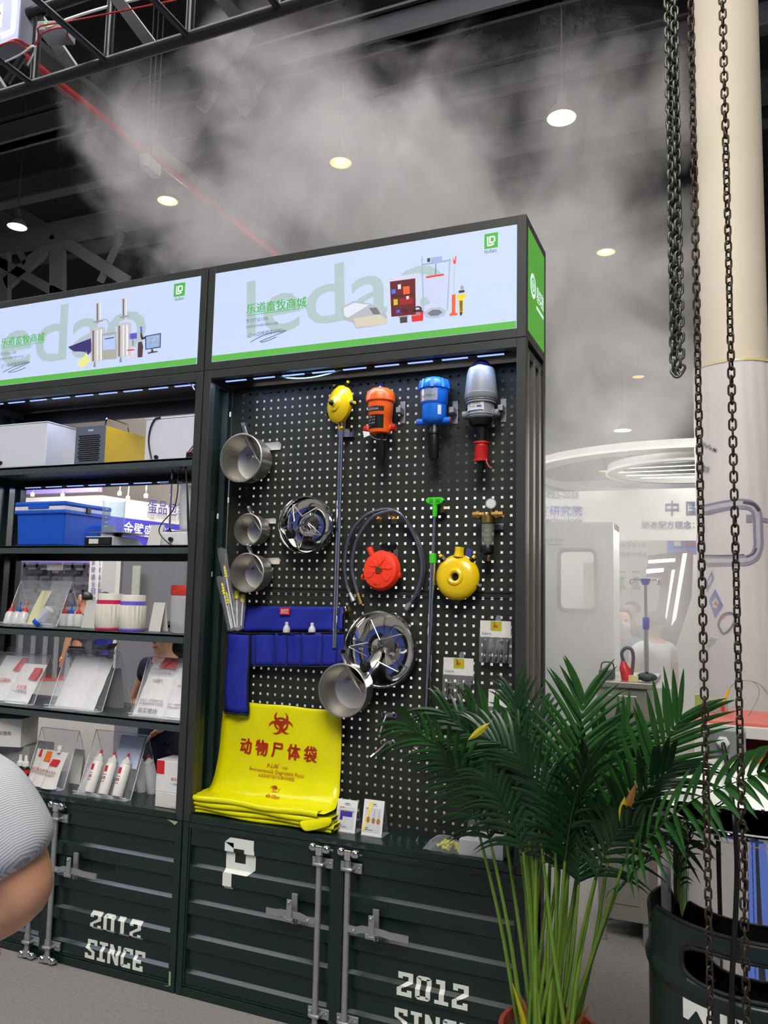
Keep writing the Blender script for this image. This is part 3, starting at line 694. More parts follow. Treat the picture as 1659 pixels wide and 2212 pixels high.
pl('picture_screen', [(1155, 648), (1282, 624), (1280, 740), (1158, 758)], (62, 66, 84)); pl('picture_screen', [(1164, 654), (1274, 634), (1272, 732), (1166, 750)], (140, 176, 220), 2); pl('picture_screen', [(1205, 752), (1218, 750), (1222, 770), (1256, 768), (1256, 776), (1176, 790), (1176, 782), (1205, 772)], (70, 60, 64), 2)
rs = random.Random(4)
for i in range(40):
    u = rs.uniform(1170, 1264); v = rs.uniform(664, 728)-(u-1170)*.14
    pl('picture_screen', [(u, v), (u+6, v-1), (u+5, v+5), (u-1, v+6)], ((214, 150, 110), (120, 120, 210), (220, 200, 120))[i % 3], 3)
# green side of the right box
GS = glow('lit green side film', (96, 186, 66), .62)
obj('side_film', MB().box(W-.006, W+.001, .038, D-.038, Z1+.038, H-.038), GS, hR)
sw = E_('side white', (226, 246, 240), .9)
zc = (P(1158, 636, x=W).z)
b = MB(); b.lathe([(0, 0), (.052, 0), (.052, .0006), (0, .0006)], (W+.001, .125, zc+.012), (1, 0, 0), 28); obj('logo_disc', b, sw, hR)
b = MB(); b.lathe([(.026, 0), (.034, 0), (.034, .0006), (.026, .0006)], (W+.0018, .125, zc+.012), (1, 0, 0), 28); obj('logo_ring', b, GREENTXT, hR)
text('lettering', 'JS', GREENTXT, hR, (W+.0024, .105, zc), (W+.0024, .142, zc), bold=.01)
text('lettering', '易实猪', sw, hR, (W+.0018, .19, zc-.022), (W+.0018, .335, zc-.022), bold=.014, hs=1.5)
for i in range(7): obj('small_line', MB().box(W+.0012, W+.0018, .19+i*.021, .206+i*.021, zc-.062, zc-.048), sw, hR)

# ------------------------------------------------------------------ things hung on the pegboard (board face at y = PY)
def V(*a): return Vector(a)
def hook(t, x, z, yf=.14, m=None):
    b = MB(); b.prism([(x-.011, PY-.003, z-.02), (x+.011, PY-.003, z-.02), (x+.011, PY-.003, z+.016), (x+.006, PY-.003, z+.024), (x-.006, PY-.003, z+.024), (x-.011, PY-.003, z+.016)], .002, (0, 1, 0))
    b.tube([(x, PY-.002, z), (x, yf, z-.004), (x, yf-.004, z+.008)], .0025, 6); obj('peg_hook', b, m or ZINC, t)

def bowl(u, v, r, label, flange=True, yf=.075, pipe=(0, 0), dz=0.0):
    c = P(u, v, y=yf); t = thing('drinker_bowl', label, 'drinker bowl', V(c.x, PY, c.z-r), 'stainless steel drinker bowls')
    L = PY-.012-yf; o = (c.x, yf, c.z)
    prof = [(0, L), (r*.55, L), (r*.84, L*.90), (r*.96, L*.62), (r*.985, .01), (r*1.02, .002), (r*1.03, -.004), (r*.985, -.006), (r*.955, .004), (r*.93, L*.55), (r*.80, L*.82), (r*.5, L*.9), (0, L*.9)]
    obj('cup', MB().lathe(prof, o, (0, 1, 0), 36), SATIN, t)
    a = V(c.x+pipe[0]-.006, yf+L*.35, c.z+r*.98); e = V(c.x+pipe[0]+r*.30, yf+L*.70, c.z+r*.10)
    n = obj('nipple_pipe', MB().tube([a+V(-.012, -.012, r*.42), a, (a+e)/2, e], [r*.13, r*.13, r*.12, r*.075], 12), STEEL, t)
    obj('nipple_tip', MB().cyl(e, e+(e-a).normalized()*r*.30, r*.035, 8), SATIN, n)
    obj('pipe_nut', MB().cyl(a+V(-.012, -.012, r*.42), a+V(-.013, -.013, r*.55), r*.155, 6), CHROME, n)
    for s in (-1, 1):
        obj('bolt', MB().cyl((c.x+s*r*.33+r*.05, yf+L*.84, c.z+r*.25), (c.x+s*r*.33+r*.05, yf+L*.72, c.z+r*.25), r*.075, 8), CHROME, t)
    b = MB(); b.prism([(c.x-r*.25, PY-.012, c.z+r*.5), (c.x+r*1.15, PY-.012, c.z+r*.5), (c.x+r*1.18, PY-.012, c.z+r*.75), (c.x+r*1.05, PY-.012, c.z+r*.85), (c.x-r*.25, PY-.012, c.z+r*.8)], .004, (0, 1, 0))
    obj('bracket', b, SATIN, t)
bowl(521, 989, .112, 'large stainless drinker bowl, topmost of the bowls at left', yf=.055)
bowl(536, 1144, .073, 'smallest stainless drinker bowl, middle one at left', yf=.085)
bowl(534, 1237, .088, 'stainless drinker bowl just above the blue apron, third down', yf=.075)
bowl(740, 1491, .110, 'stainless drinker bowl hanging over the corner of the yellow bag', yf=.06)

def star_pan(u, v, r, label, ang, ku, kv):
    yf = .105; c = P(u, v, y=yf); L = .075
    t = thing('feeder_pan', label, 'feeder pan', V(c.x, PY, c.z-r), 'polished feeder pans with star grids')
    prof = [(0, L-.012), (r*.18, L-.010), (r*.3, L), (r*.78, L), (r*.95, L*.8), (r*1.0, L*.3), (r*.975, L*.22), (r*.985, .004), (r*1.01, 0), (r*1.02, .006), (r*1.012, L*.3), (r*1.03, L*.36), (r*.99, L*.85), (r*.8, L+.006), (0, L+.006)]
    obj('pan', MB().lathe(prof, (c.x, yf, c.z), (0, 1, 0), 48), POLISH, t)
    obj('centre_cone', MB().lathe([(r*.26, L-.004), (r*.14, L-.03), (r*.07, L-.045), (0, L-.045)], (c.x+r*.05, yf, c.z+r*.1), (0, 1, 0), 20), STEEL, t)
    hub = V(c.x-r*.04, yf-.012, c.z-r*.02)
    obj('centre_rod', MB().cyl(V(c.x+r*.05, yf+L-.03, c.z+r*.1), hub+V(-.01, -.02, -.01), .006, 8), STEEL, t)
    for k in range(5):
        a0 = ang+2*PI*k/5; e = lambda a, rr: hub+V(math.cos(a)*rr, .012 if rr > r*.5 else 0, math.sin(a)*rr)
        a1 = a0+.20; a2 = a0-.20
        pts = [e(a0+PI/5, r*.30), e(a0+.02, r*.80), e(a0, r*.82), e(a0-.02, r*.80), e(a0-PI/5, r*.30)]
        obj('star_wire', MB().tube(pts, .0024, 6), STEEL, t)
    kp = P(ku, kv, y=yf-.02)
    k = obj('clamp_knob', MB().lathe([(0, -.014), (.022, -.014), (.025, -.006), (.025, .006), (.018, .012), (0, .012)], kp, (-.3, -1, -.2), 14, ripple=1, amp=.05), BLACK, t)
    obj('knob_rod', MB().cyl(kp, hub, .005, 8), STEEL, k)
star_pan(655, 1133, .150*.86, 'smaller polished feeder pan with star wire and black knob', .5+PI/2, 627, 1153)
star_pan(817, 1403, .160, 'larger polished feeder pan with star wire, below the hose', .25+PI/2, 788, 1440)

# yellow disc feeder on a long pole
c = P(731, 873, y=.12)
t = thing('disc_drinker', 'yellow disc head on a long steel pole, top of the board', 'drinker', V(c.x, PY, P(735, 1400, y=.15).z))
ax = V(-.55, -1, .02).normalized()
obj('disc', MB().lathe([(0, .036), (.012, .036), (.02, .026), (.034, .025), (.04, .018), (.072, .012), (.086, 0), (.088, -.012), (.084, -.02), (.05, -.034), (0, -.036)], c, ax, 36), YELLOW, t)
obj('spindle', MB().lathe([(0, .060), (.004, .05), (.012, .044), (.014, .03), (0, .03)], c, ax, 14), BLACK, t)
q = V(0, 0, 1).rotation_difference(ax).to_matrix()
for a in (.55, -.6, -1.9, PI/2, 2.9, ):
    p = c+q @ V(.092*math.cos(a), .092*math.sin(a), -.012)
    d = (p-c).normalized()
    clip_ = obj('clip', MB().cyl(p-d*.012, p+d*.012, .012, 6), BLACK, t)
    obj('clip_tab', MB().cyl(p+d*.010+ax*.004, p+d*.022+ax*.004, .007, 6), YELLOW, clip_)
p0 = P(739, 903, y=.135); p1 = P(737, 928, y=.145)
obj('socket', MB().tube([p0, (p0+p1)/2, p1], [.020, .017, .014], 14), YELLOW, t)
e = P(735, 1400, y=.15); p1.y = .15
obj('pole', MB().cyl(p1, V(p1.x-.004, .15, e.z), .0125, 16), CHROME, t)
obj('bracket', MB().box(p1.x-.03, p1.x+.045, .17, .197, p1.z-.03, p1.z+.008).box(p1.x+.012, p1.x+.018, .145, .197, p1.z-.035, p1.z+.008), CHROME, t, bevel=.001)

# three dosing pumps ------------------------------------------------
def pump_bracket(t, x, z, m=ZINC):
    b = MB(); b.box(x-.012, x+.012, PY-.006, PY-.003, z-.05, z+.05); b.box(x-.01, x+.01, PY-.06, PY-.003, z-.012, z+.012); obj('bracket', b, m, t, bevel=.001)
c = P(830, 905, y=.12); k = .00218   # metres per photo pixel at this depth
def zz(u, v, y=.12): return P(u, v, y=y).z
cx = P(822, 880, y=.12).x; top = zz(820, 832)
t = thing('dosing_pump', 'orange dosing pump with red side ports and black foot', 'dosing pump', V(cx, PY, zz(835, 1008)), 'dosing pumps along the top of the board')
z = lambda v: zz(825, v)
o = V(cx, .12, 0)
obj('cap', MB().lathe([(0, z(840)), (.04, z(841)), (.058, z(848)), (.064, z(858)), (.064, z(868)), (.058, z(871)), (.056, z(871))], o, n=36, ripple=1, amp=.02, z_r=(z(870), z(846))), ORANGE, t)
obj('top_knob', MB().lathe([(0, z(828)), (.012, z(829)), (.018, z(834)), (.022, z(841)), (0, z(841))], o, n=18), mat('smoked blue black plastic', (30, 26, 60), rough=.12), t)
bd = obj('body', MB().lathe([(.056, z(871)), (.0545, z(896)), (.053, z(897)), (.049, z(930)), (.046, z(936)), (.03, z(938)), (0, z(938))], o, n=32), ORANGE, t)
bx = MB(); bx.lathe([(.0553, z(882)), (.0550, z(893))], o, n=14, a0=PI*1.12, a1=PI*1.72); obj('label_band', bx, mat('black label', (24, 22, 22), rough=.3), bd)
text('lettering', 'MIXTRON', mat('pale print', (200, 200, 200)), bd, V(cx-.045, .12-.058, z(890.5)), V(cx+.012, .12-.058, z(890.5)), wrap=lambda q: V(q.x, .12-math.sqrt(max(.0562**2-(q.x-cx)**2, 1e-6)), q.z))
bx = MB(); bx.lathe([(.0528, z(900)), (.0500, z(929))], o, n=14, a0=PI*1.16, a1=PI*1.72); obj('data_label', bx, _mats['black label'], bd)
for i in range(4):
    text('lettering', ['TYPE  2.5', '0.2 - 2 %', '2.5 m3/h', 'C E'][i], _mats['pale print'], bd, V(cx-.038, .12-.056, z(906+i*6.5)), V(cx-.002 if i < 3 else cx-.026, .12-.056, z(906+i*6.5)), wrap=lambda q: V(q.x, .12-math.sqrt(max(.0535**2-(q.x-cx)**2, 1e-6)), q.z), hs=.8)
for s in (-1, 1):
    pt = obj('port', MB().cyl((cx+s*.035, .12, z(925)), (cx+s*.060, .12, z(925)), .014, 14), ORANGE, t)
    obj('port_cap', MB().cyl((cx+s*.056, .12, z(925)), (cx+s*.074, .12, z(925)), .0155, 14), DARKRED, pt)
obj('foot', MB().lathe([(.026, z(938)), (.021, z(945)), (.022, z(985)), (.020, z(990)), (.013, z(1003)), (.010, z(1004)), (.010, z(1010)), (0, z(1010))], V(cx+.010, .12, 0), n=20), BLACK, t)
b = MB(); p = V(cx-.055, .06, z(935)); b.prism([p, p+V(.006, .0, -.03), p+V(.03, .01, -.018), p+V(.026, .01, -.004)], .001, (0, -1, 0)); obj('paper_tag', b, PAPER, t)
obj('tag_wire', MB().tube(smooth([p+V(.02, .01, -.01), p+V(.045, .03, -.03), p+V(.09, .05, -.035)]), .002, 6), ZINC, t)
pump_bracket(t, cx+.075, z(885))

cx = P(938, 870, y=.12).x; z = lambda v: zz(938, v); o = V(cx, .12, 0)
t = thing('dosing_pump', 'bright blue dosing pump with silver label, between two others', 'dosing pump', V(cx, PY, z(1005)), 'dosing pumps along the top of the board')
cap = MB(); cap.lathe([(0, z(819)), (.046, z(820)), (.062, z(827)), (.068, z(838)), (.066, z(842)), (.060, z(843))], o, n=12); obj('cap', cap, BLUE, t)
rb = MB()
for i in range(9):
    a = 2*PI*i/9; rb.hexa([V(cx+.055*math.cos(a+d), .12+.055*math.sin(a+d), z(843)) for d in (-.12, .12)]+[V(cx+.070*math.cos(a+d), .12+.070*math.sin(a+d), z(843)) for d in (.1, -.1)], [V(cx+.035*math.cos(a+d), .12+.035*math.sin(a+d), z(818)) for d in (-.12, .12)]+[V(cx+.064*math.cos(a+d), .12+.064*math.sin(a+d), z(824)) for d in (.1, -.1)])
rb.lathe([(0, z(814)), (.012, z(815)), (.014, z(820)), (0, z(820))], o, n=12); obj('cap_rib', rb, BLUE, t)
bd = obj('body', MB().lathe([(.060, z(843)), (.058, z(873)), (.053, z(876)), (.052, z(905)), (.046, z(912)), (.026, z(919)), (0, z(919))], o, n=32), BLUE, t)
obj('silver_label', MB().lathe([(.0606, z(846)), (.0592, z(871))], o, n=14, a0=PI*1.17, a1=PI*1.68), mat('silver foil label', (196, 200, 206), rough=.2, metal=.6), bd)
text('lettering', 'AquaBlend', mat('green print', (70, 130, 110)), bd, V(cx-.046, .06, z(862)), V(cx+.022, .06, z(862)), wrap=lambda q: V(q.x, .12-math.sqrt(max(.0612**2-(q.x-cx)**2, 1e-6)), q.z), bold=.015)
obj('data_label', MB().lathe([(.0532, z(880)), (.0530, z(900))], o, n=6, a0=PI*1.70, a1=PI*1.80), PAPER, bd)
for s in (-1, 1):
    pt = obj('port', MB().cyl((cx+s*.03, .12, z(910)), (cx+s*.074, .12, z(910)), .0145, 14), BLUE, t)
    obj('port_cap', MB().cyl((cx+s*.074, .12, z(910)), (cx+s*.077, .12, z(910)), .0125, 14), DARKRED, pt)
obj('foot', MB().lathe([(.024, z(917)), (.024, z(928)), (.027, z(930)), (.027, z(938)), (.023, z(940)), (.025, z(950)), (.023, z(986)), (.018, z(993)), (.010, z(994)), (.010, z(1006)), (0, z(1006))], V(cx+.003, .12, 0), n=20), BLACK, t)
pump_bracket(t, cx+.07, z(885))

cx = P(1039, 870, y=.115).x; z = lambda v: zz(1039, v, .115); o = V(cx, .115, 0)
t = thing('dosing_pump', 'large grey dosing pump with dome cap and red coiled tube', 'dosing pump', V(cx, PY, z(1024)), 'dosing pumps along the top of the board')
obj('dome', MB().lathe([(0, z(779)), (.020, z(780)), (.034, z(785)), (.043, z(793)), (.044, z(796)), (0, z(796))], o, n=28), mat('glossy dark blue black plastic', (24, 22, 58), rough=.1, coat=.6), t)
obj('cover', MB().lathe([(.042, z(795)), (.052, z(797)), (.058, z(806)), (.066, z(846)), (.067, z(852)), (.069, z(853)), (.069, z(862)), (.065, z(866)), (.062, z(867))], o, n=56, ripple=1, amp=.018, z_r=(z(849), z(801))), GREYP, t)
bd = obj('body', MB().lathe([(.064, z(866)), (.065, z(868)), (.060, z(869)), (.063, z(871)), (.063, z(873)), (.056, z(874)), (.055, z(896)), (.057, z(898)), (.053, z(900)), (.056, z(902)), (.052, z(905)), (.0, z(905))], o, n=36), GREYP, t)
obj('name_label', MB().lathe([(.0568, z(872)), (.0562, z(892))], o, n=14, a0=PI*1.16, a1=PI*1.66), PAPER, bd)
wr = lambda q: V(q.x, .115-math.sqrt(max(.0574**2-(q.x-cx)**2, 1e-6)), q.z)
text('lettering', 'TEFEN', mat('black print', (22, 24, 30)), bd, V(cx-.026, .06, z(879)), V(cx+.012, .06, z(879)), wrap=wr, bold=.01)
text('lettering', 'D', mat('blue print', (30, 80, 170)), bd, V(cx-.037, .06, z(879)), V(cx-.029, .06, z(879)), wrap=wr, bold=.02)
text('lettering', 'MixRite', _mats['black print'], bd, V(cx-.036, .06, z(885)), V(cx-.008, .06, z(885)), wrap=wr)
b = MB(); b.lathe([(.0574, z(881.5)), (.0574, z(885.5))], o, n=6, a0=PI*1.49, a1=PI*1.60); obj('print_block', b, _mats['blue print'], bd)
b = MB(); b.lathe([(.0574, z(891)), (.0574, z(892.2))], o, n=12, a0=PI*1.18, a1=PI*1.64); obj('print_line', b, _mats['blue print'], bd)
for s in (-1, 1):
    obj('port', MB().lathe([(.020, .030), (.020, .056), (.013, .060), (.0155, .062), (.0155, .078), (.010, .078), (.010, .07), (0, .07)], V(cx, .115, z(894)), (s, 0, 0), 16), GREYP, t)
obj('skirt', MB().lathe([(.052, z(905)), (.052, z(911)), (.044, z(920)), (.026, z(924)), (0, z(924))], o, n=40, ripple=1, amp=.01), BLACK, t)
obj('foot', MB().lathe([(.025, z(923)), (.022, z(950)), (.020, z(998)), (.012, z(1002)), (.011, z(1014)), (.005, z(1022)), (0, z(1023))], V(cx+.005, .115, 0), n=18), BLACK, t)
pts = []
for i in range(150):
    a = 2*PI*i/12; pts.append(V(cx+.004+.0255*math.cos(a), .115+.0255*math.sin(a), z(958)+(z(994)-z(958))*i/150))
cl = obj('coiled_tube', MB().tube(pts, .0042, 6), DARKRED, t)
for v in (957, 995): obj('coil_end', MB().lathe([(.0, -.004), (.033, -.004), (.033, .004), (0, .004)], V(cx+.004, .115, z(v)), n=18), DARKRED, cl)
obj('tube_tail', MB().tube(smooth([V(cx+.028, .10, z(992)), V(cx+.034, .09, z(1002)), V(cx+.046, .09, z(1012)), V(cx+.056, .09, z(1013))]), .003, 6), mat('pinkish red hose', (190, 80, 80)), cl)
pump_bracket(t, cx+.075, z(880))

# braided hoses ------------------------------------------------------
BRAID = mat('braided steel hose', (112, 112, 126), rough=.3, metal=.7, var=.3, scale=260)
def hose(pix, label, ends, y):
    pts = smooth([P(u, v, y=y+dy) for u, v, dy in pix], 6)
    t = thing('braided_hose', label, 'hose', V(pts[0].x, PY, min(p.z for p in pts)), 'braided flexible hoses')
    obj('hose', MB().tube(pts, .0082, 10), BRAID, t)
    for p, q, m in ((pts[0], pts[2], ends[0]), (pts[-1], pts[-3], ends[1])):
        d = (p-q).normalized(); f_ = obj('fitting', MB().tube([q, p, p+d*.012, p+d*.012, p+d*.026], [.0095, .0095, .0095, .0125, .0125], 8), m, t)
hose([(759, 1287, .0), (749, 1262, 0), (745, 1215, 0), (755, 1160, 0), (785, 1118, -.01), (820, 1103, -.02), (850, 1103, -.02), (882, 1130, 0), (908, 1180, 0), (915, 1235, 0), (903, 1282, 0), (888, 1302, 0)], 'outer braided hose looped over two brass hooks', (ZINC, ZINC), .165)
hose([(777, 1293, 0), (764, 1250, 0), (761, 1215, 0), (772, 1165, -.01), (800, 1122, -.02), (833, 1106, -.03), (862, 1108, -.03), (890, 1146, -.01), (909, 1200, 0), (910, 1248, 0), (896, 1288, 0), (885, 1306, 0)], 'inner braided hose with brass end, looped over the hooks', (BRASS, ZINC), .155)
for u in (820, 853):
    p = P(u, 1118, y=PY); t = tag(obj('peg_hook', MB().prism([(p.x-.012, PY-.004, p.z-.028), (p.x+.012, PY-.004, p.z-.028), (p.x+.014, PY-.004, p.z+.03), (p.x+.008, PY-.004, p.z+.045), (p.x-.008, PY-.004, p.z+.045), (p.x-.014, PY-.004, p.z+.03)], .003, (0, 1, 0)).tube([(p.x, PY-.004, p.z), (p.x, .13, p.z-.002), (p.x, .125, p.z+.022)], .003, 6).tube([(p.x+.012, PY-.006, p.z-.006), (p.x-.012, PY-.006, p.z-.006)], .003, 6), BRASS), 'brass peg hook carrying the hoses, '+('first from the pole' if u == 820 else 'next to the green headed pole'), 'hook', 'brass hooks for the hoses')

# red and yellow disc heads --------------------------------------------
c = P(824, 1232, y=.14); t = thing('disc_drinker', 'bright red disc with six embossed petals inside the hose loop', 'drinker', V(c.x, PY, c.z-.09))
R_ = .086
obj('disc', MB().lathe([(0, .030), (.014, .030), (.016, .024), (.06, .024), (.078, .018), (R_, .004), (R_+.003, -.004), (R_, -.012), (.07, -.03), (0, -.032)], c, (-.06, -1, .08), 40), RED, t)
q = V(0, 0, 1).rotation_difference(V(-.06, -1, .08)).to_matrix()
for i in range(6):
    a = 2*PI*i/6+.3; L = [(.022, -.16), (.05, -.34), (.066, -.22), (.066, .22), (.05, .34), (.022, .16)]
    b = MB(); b.prism([c+q @ V(r*math.cos(a+d), r*math.sin(a+d), .0235-(.003 if r > .06 else 0)) for r, d in L], .0045, q @ V(0, 0, 1)); obj('petal', b, RED, t, bevel=.0015)
obj('centre_boss', MB().lathe([(0, .036), (.012, .036), (.016, .03), (.017, .024)], c, (-.06, -1, .08), 16), BRASS, t)
obj('rim_lug', MB().cyl(c+V(-.085, 0, -.03), c+V(-.092, 0, -.03), .012, 8), RED, t); obj('rim_lug', MB().cyl(c+V(.085, 0, -.02), c+V(.092, 0, -.02), .012, 8), RED, t)
obj('spout', MB().tube([c+V(-.045, .0, .066), c+V(-.06, 0, .098)], [.013, .015], 14), RED, t)
b = MB()
for i in range(5): p = c+V(.0+.012*i, .02, .088+.004*math.sin(i*2)); b.cyl(p, p+V((i-2)*.004, -.004, .026), .0075, 8)
b.cyl(c+V(.02, .02, .07), c+V(.024, .02, .095), .022, 12); obj('nozzle_cluster', b, BLACK, t)
hook(t, c.x+.04, c.z+.075)

c = P(987, 1247, y=.14); t = thing('disc_drinker', 'glossy yellow disc with dark centre hole, right of the pole', 'drinker', V(c.x, PY, c.z-.095))
R_ = .094
obj('disc', MB().lathe([(.016, .012), (.018, .030), (.026, .034), (.034, .031), (.036, .026), (.06, .024), (.082, .014), (R_, .0), (R_+.002, -.006), (R_-.002, -.012), (.075, -.03), (0, -.034)], c, (-.03, -1, .06), 40), YELLOW, t)
obj('hole', MB().lathe([(0, .013), (.0165, .013)], c, (-.03, -1, .06), 20), BLACK, t)
obj('spout', MB().tube([c+V(.006, .004, .085), c+V(.008, .004, .105), c+V(.010, .004, .126)], [.024, .019, .020], 16), YELLOW, t)
for a in (.85, 2.25, -.35, 3.5, -PI/2):
    p = c+V((R_+.006)*math.cos(a), .004, (R_+.006)*math.sin(a)); d = V(math.cos(a), 0, math.sin(a))
    cl_ = obj('clip', MB().cyl(p-d*.01, p+d*.012, .012, 6), BLACK, t)
    if a in (.85, 2.25): obj('clip_tab', MB().cyl(p+d*.006+V(0, -.012, 0), p+d*.018+V(0, -.008, 0), .008, 6), YELLOW, cl_)
b = MB(); p = c+V(.022, .02, .085); b.prism([p, p+V(.03, 0, 0), p+V(.036, 0, .03), p+V(.02, 0, .038), p+V(0, 0, .03)], .002, (0, 1, 0)); obj('bracket', b, CHROME, t)

# green-headed pole -----------------------------------------------------
hd = P(940, 1088, y=.13); ft = P(921, 1590, y=.13); jn = P(935, 1207, y=.13)
t = thing('telescopic_pole', 'steel telescopic pole with lime green head and joint', 'pole', V(ft.x, PY, ft.z-.02))
b = MB(); b.prism([hd+V(-.040, -.012, .016), hd+V(-.036, -.012, .004), hd+V(-.012, -.012, -.006), hd+V(.012, -.012, -.006), hd+V(.034, -.012, .002), hd+V(.042, -.012, .014), hd+V(.03, -.012, .026), hd+V(-.03, -.012, .026)], .024, (0, 1, 0)); obj('head', b, LIME, t, bevel=.003)
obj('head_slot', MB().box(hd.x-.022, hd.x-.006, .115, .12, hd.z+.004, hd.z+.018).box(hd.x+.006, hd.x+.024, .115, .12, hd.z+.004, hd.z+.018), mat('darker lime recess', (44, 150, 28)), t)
obj('head_neck', MB().tube([hd+V(0, 0, 0), hd+V(0, 0, -.04), hd+V(-.001, 0, -.055)], [.012, .011, .010], 12), LIME, t)
obj('thin_tube', MB().cyl(hd+V(-.001, 0, -.05), jn, .0062, 12), CHROME, t)
obj('joint', MB().tube([jn+V(.0, 0, .022), jn+V(0, 0, .02), jn+V(0, 0, -.018), jn+V(0, 0, -.02)], [.011, .0155, .0155, .012], 14), LIME, t)
obj('thick_tube', MB().cyl(jn+V(0, 0, -.015), V(ft.x, .13, ft.z), .0118, 14), CHROME, t)
obj('end_cap', MB().tube([ft+V(0, 0, .022), ft+V(0, 0, -.006), ft+V(0, 0, -.008), ft+V(0, 0, -.028)], [.0155, .0155, .018, .018], 12), LIME, t)
obj('bracket', MB().box(hd.x-.018, hd.x+.030, .15, PY-.003, hd.z-.035, hd.z-.005), BRASS, t, bevel=.001)

# brass water filter ------------------------------------------------------
z = lambda v: zz(1052, v, .13); cx = P(1054, 1130, y=.13).x; o = V(cx, .13, 0)
t = thing('water_filter', 'brass headed water filter with clear bowl and gauge', 'water filter', V(cx, PY, z(1213)))
obj('head', MB().lathe([(0, z(1107)), (.016, z(1107)), (.022, z(1112)), (.029, z(1115)), (.030, z(1130)), (.026, z(1131)), (0, z(1131))], o, n=24), BRASS, t)
for s in (-1, 1):
    obj('union', MB().lathe([(.013, .015), (.013, .032), (.020, .033), (.020, .046), (.015, .047), (.015, .064), (.011, .064), (.011, .055), (0, .055)], V(cx, .13, z(1112)), (s, 0, 0), 8), BRASS, t)
obj('gauge_stem', MB().cyl((cx+.018, .13, z(1109)), (cx+.018, .13, z(1098)), .007, 8), BRASS, t)
obj('gauge', MB().lathe([(0, -.012), (.020, -.012), (.022, -.008), (.022, .012), (0, .012)], V(cx+.014, .12, z(1089)), (.3, -1, 0), 22), CHROME, t)
obj('gauge_face', MB().lathe([(0, .0125), (.018, .0125)], V(cx+.014, .12, z(1089)), (.3, -1, 0), 20), PAPER, t)
obj('clear_bowl', MB().lathe([(.026, z(1131)), (.0255, z(1176)), (.0245, z(1178))], o, n=28), clear('smoky clear bowl', (200, 205, 190), see=.8), t)
obj('mesh_core', MB().lathe([(.017, z(1133)), (.016, z(1176)), (0, z(1176))], o, n=20), mat('fine steel mesh', (176, 178, 158), rough=.5, metal=.1, var=.2, scale=300), t)
for v in (1142, 1152, 1162, 1172): obj('core_ring', MB().lathe([(.0165, 0), (.0185, .002), (.0165, .004)], V(cx, .13, z(v)), n=18), mat('grey nylon', (120, 122, 112)), t)
obj('lower_nut', MB().lathe([(.027, z(1178)), (.029, z(1180)), (.028, z(1193)), (.022, z(1196)), (.012, z(1198)), (.010, z(1202)), (0, z(1202))], o, n=20, ripple=1, amp=.03), BLACK, t)
obj('drain_valve', MB().box(cx-.016, cx+.002, .115, .14, z(1213), z(1200)), BLACK, t, bevel=.002); obj('drain_handle', MB().box(cx+.003, cx+.013, .112, .136, z(1213), z(1200)), BRASS, t, bevel=.002)
obj('bracket', MB().box(cx-.04, cx+.046, PY-.006, PY-.003, z(1142), z(1128)).box(cx-.03, cx+.034, .15, PY-.004, z(1133), z(1130)), ZINC, t, bevel=.001)

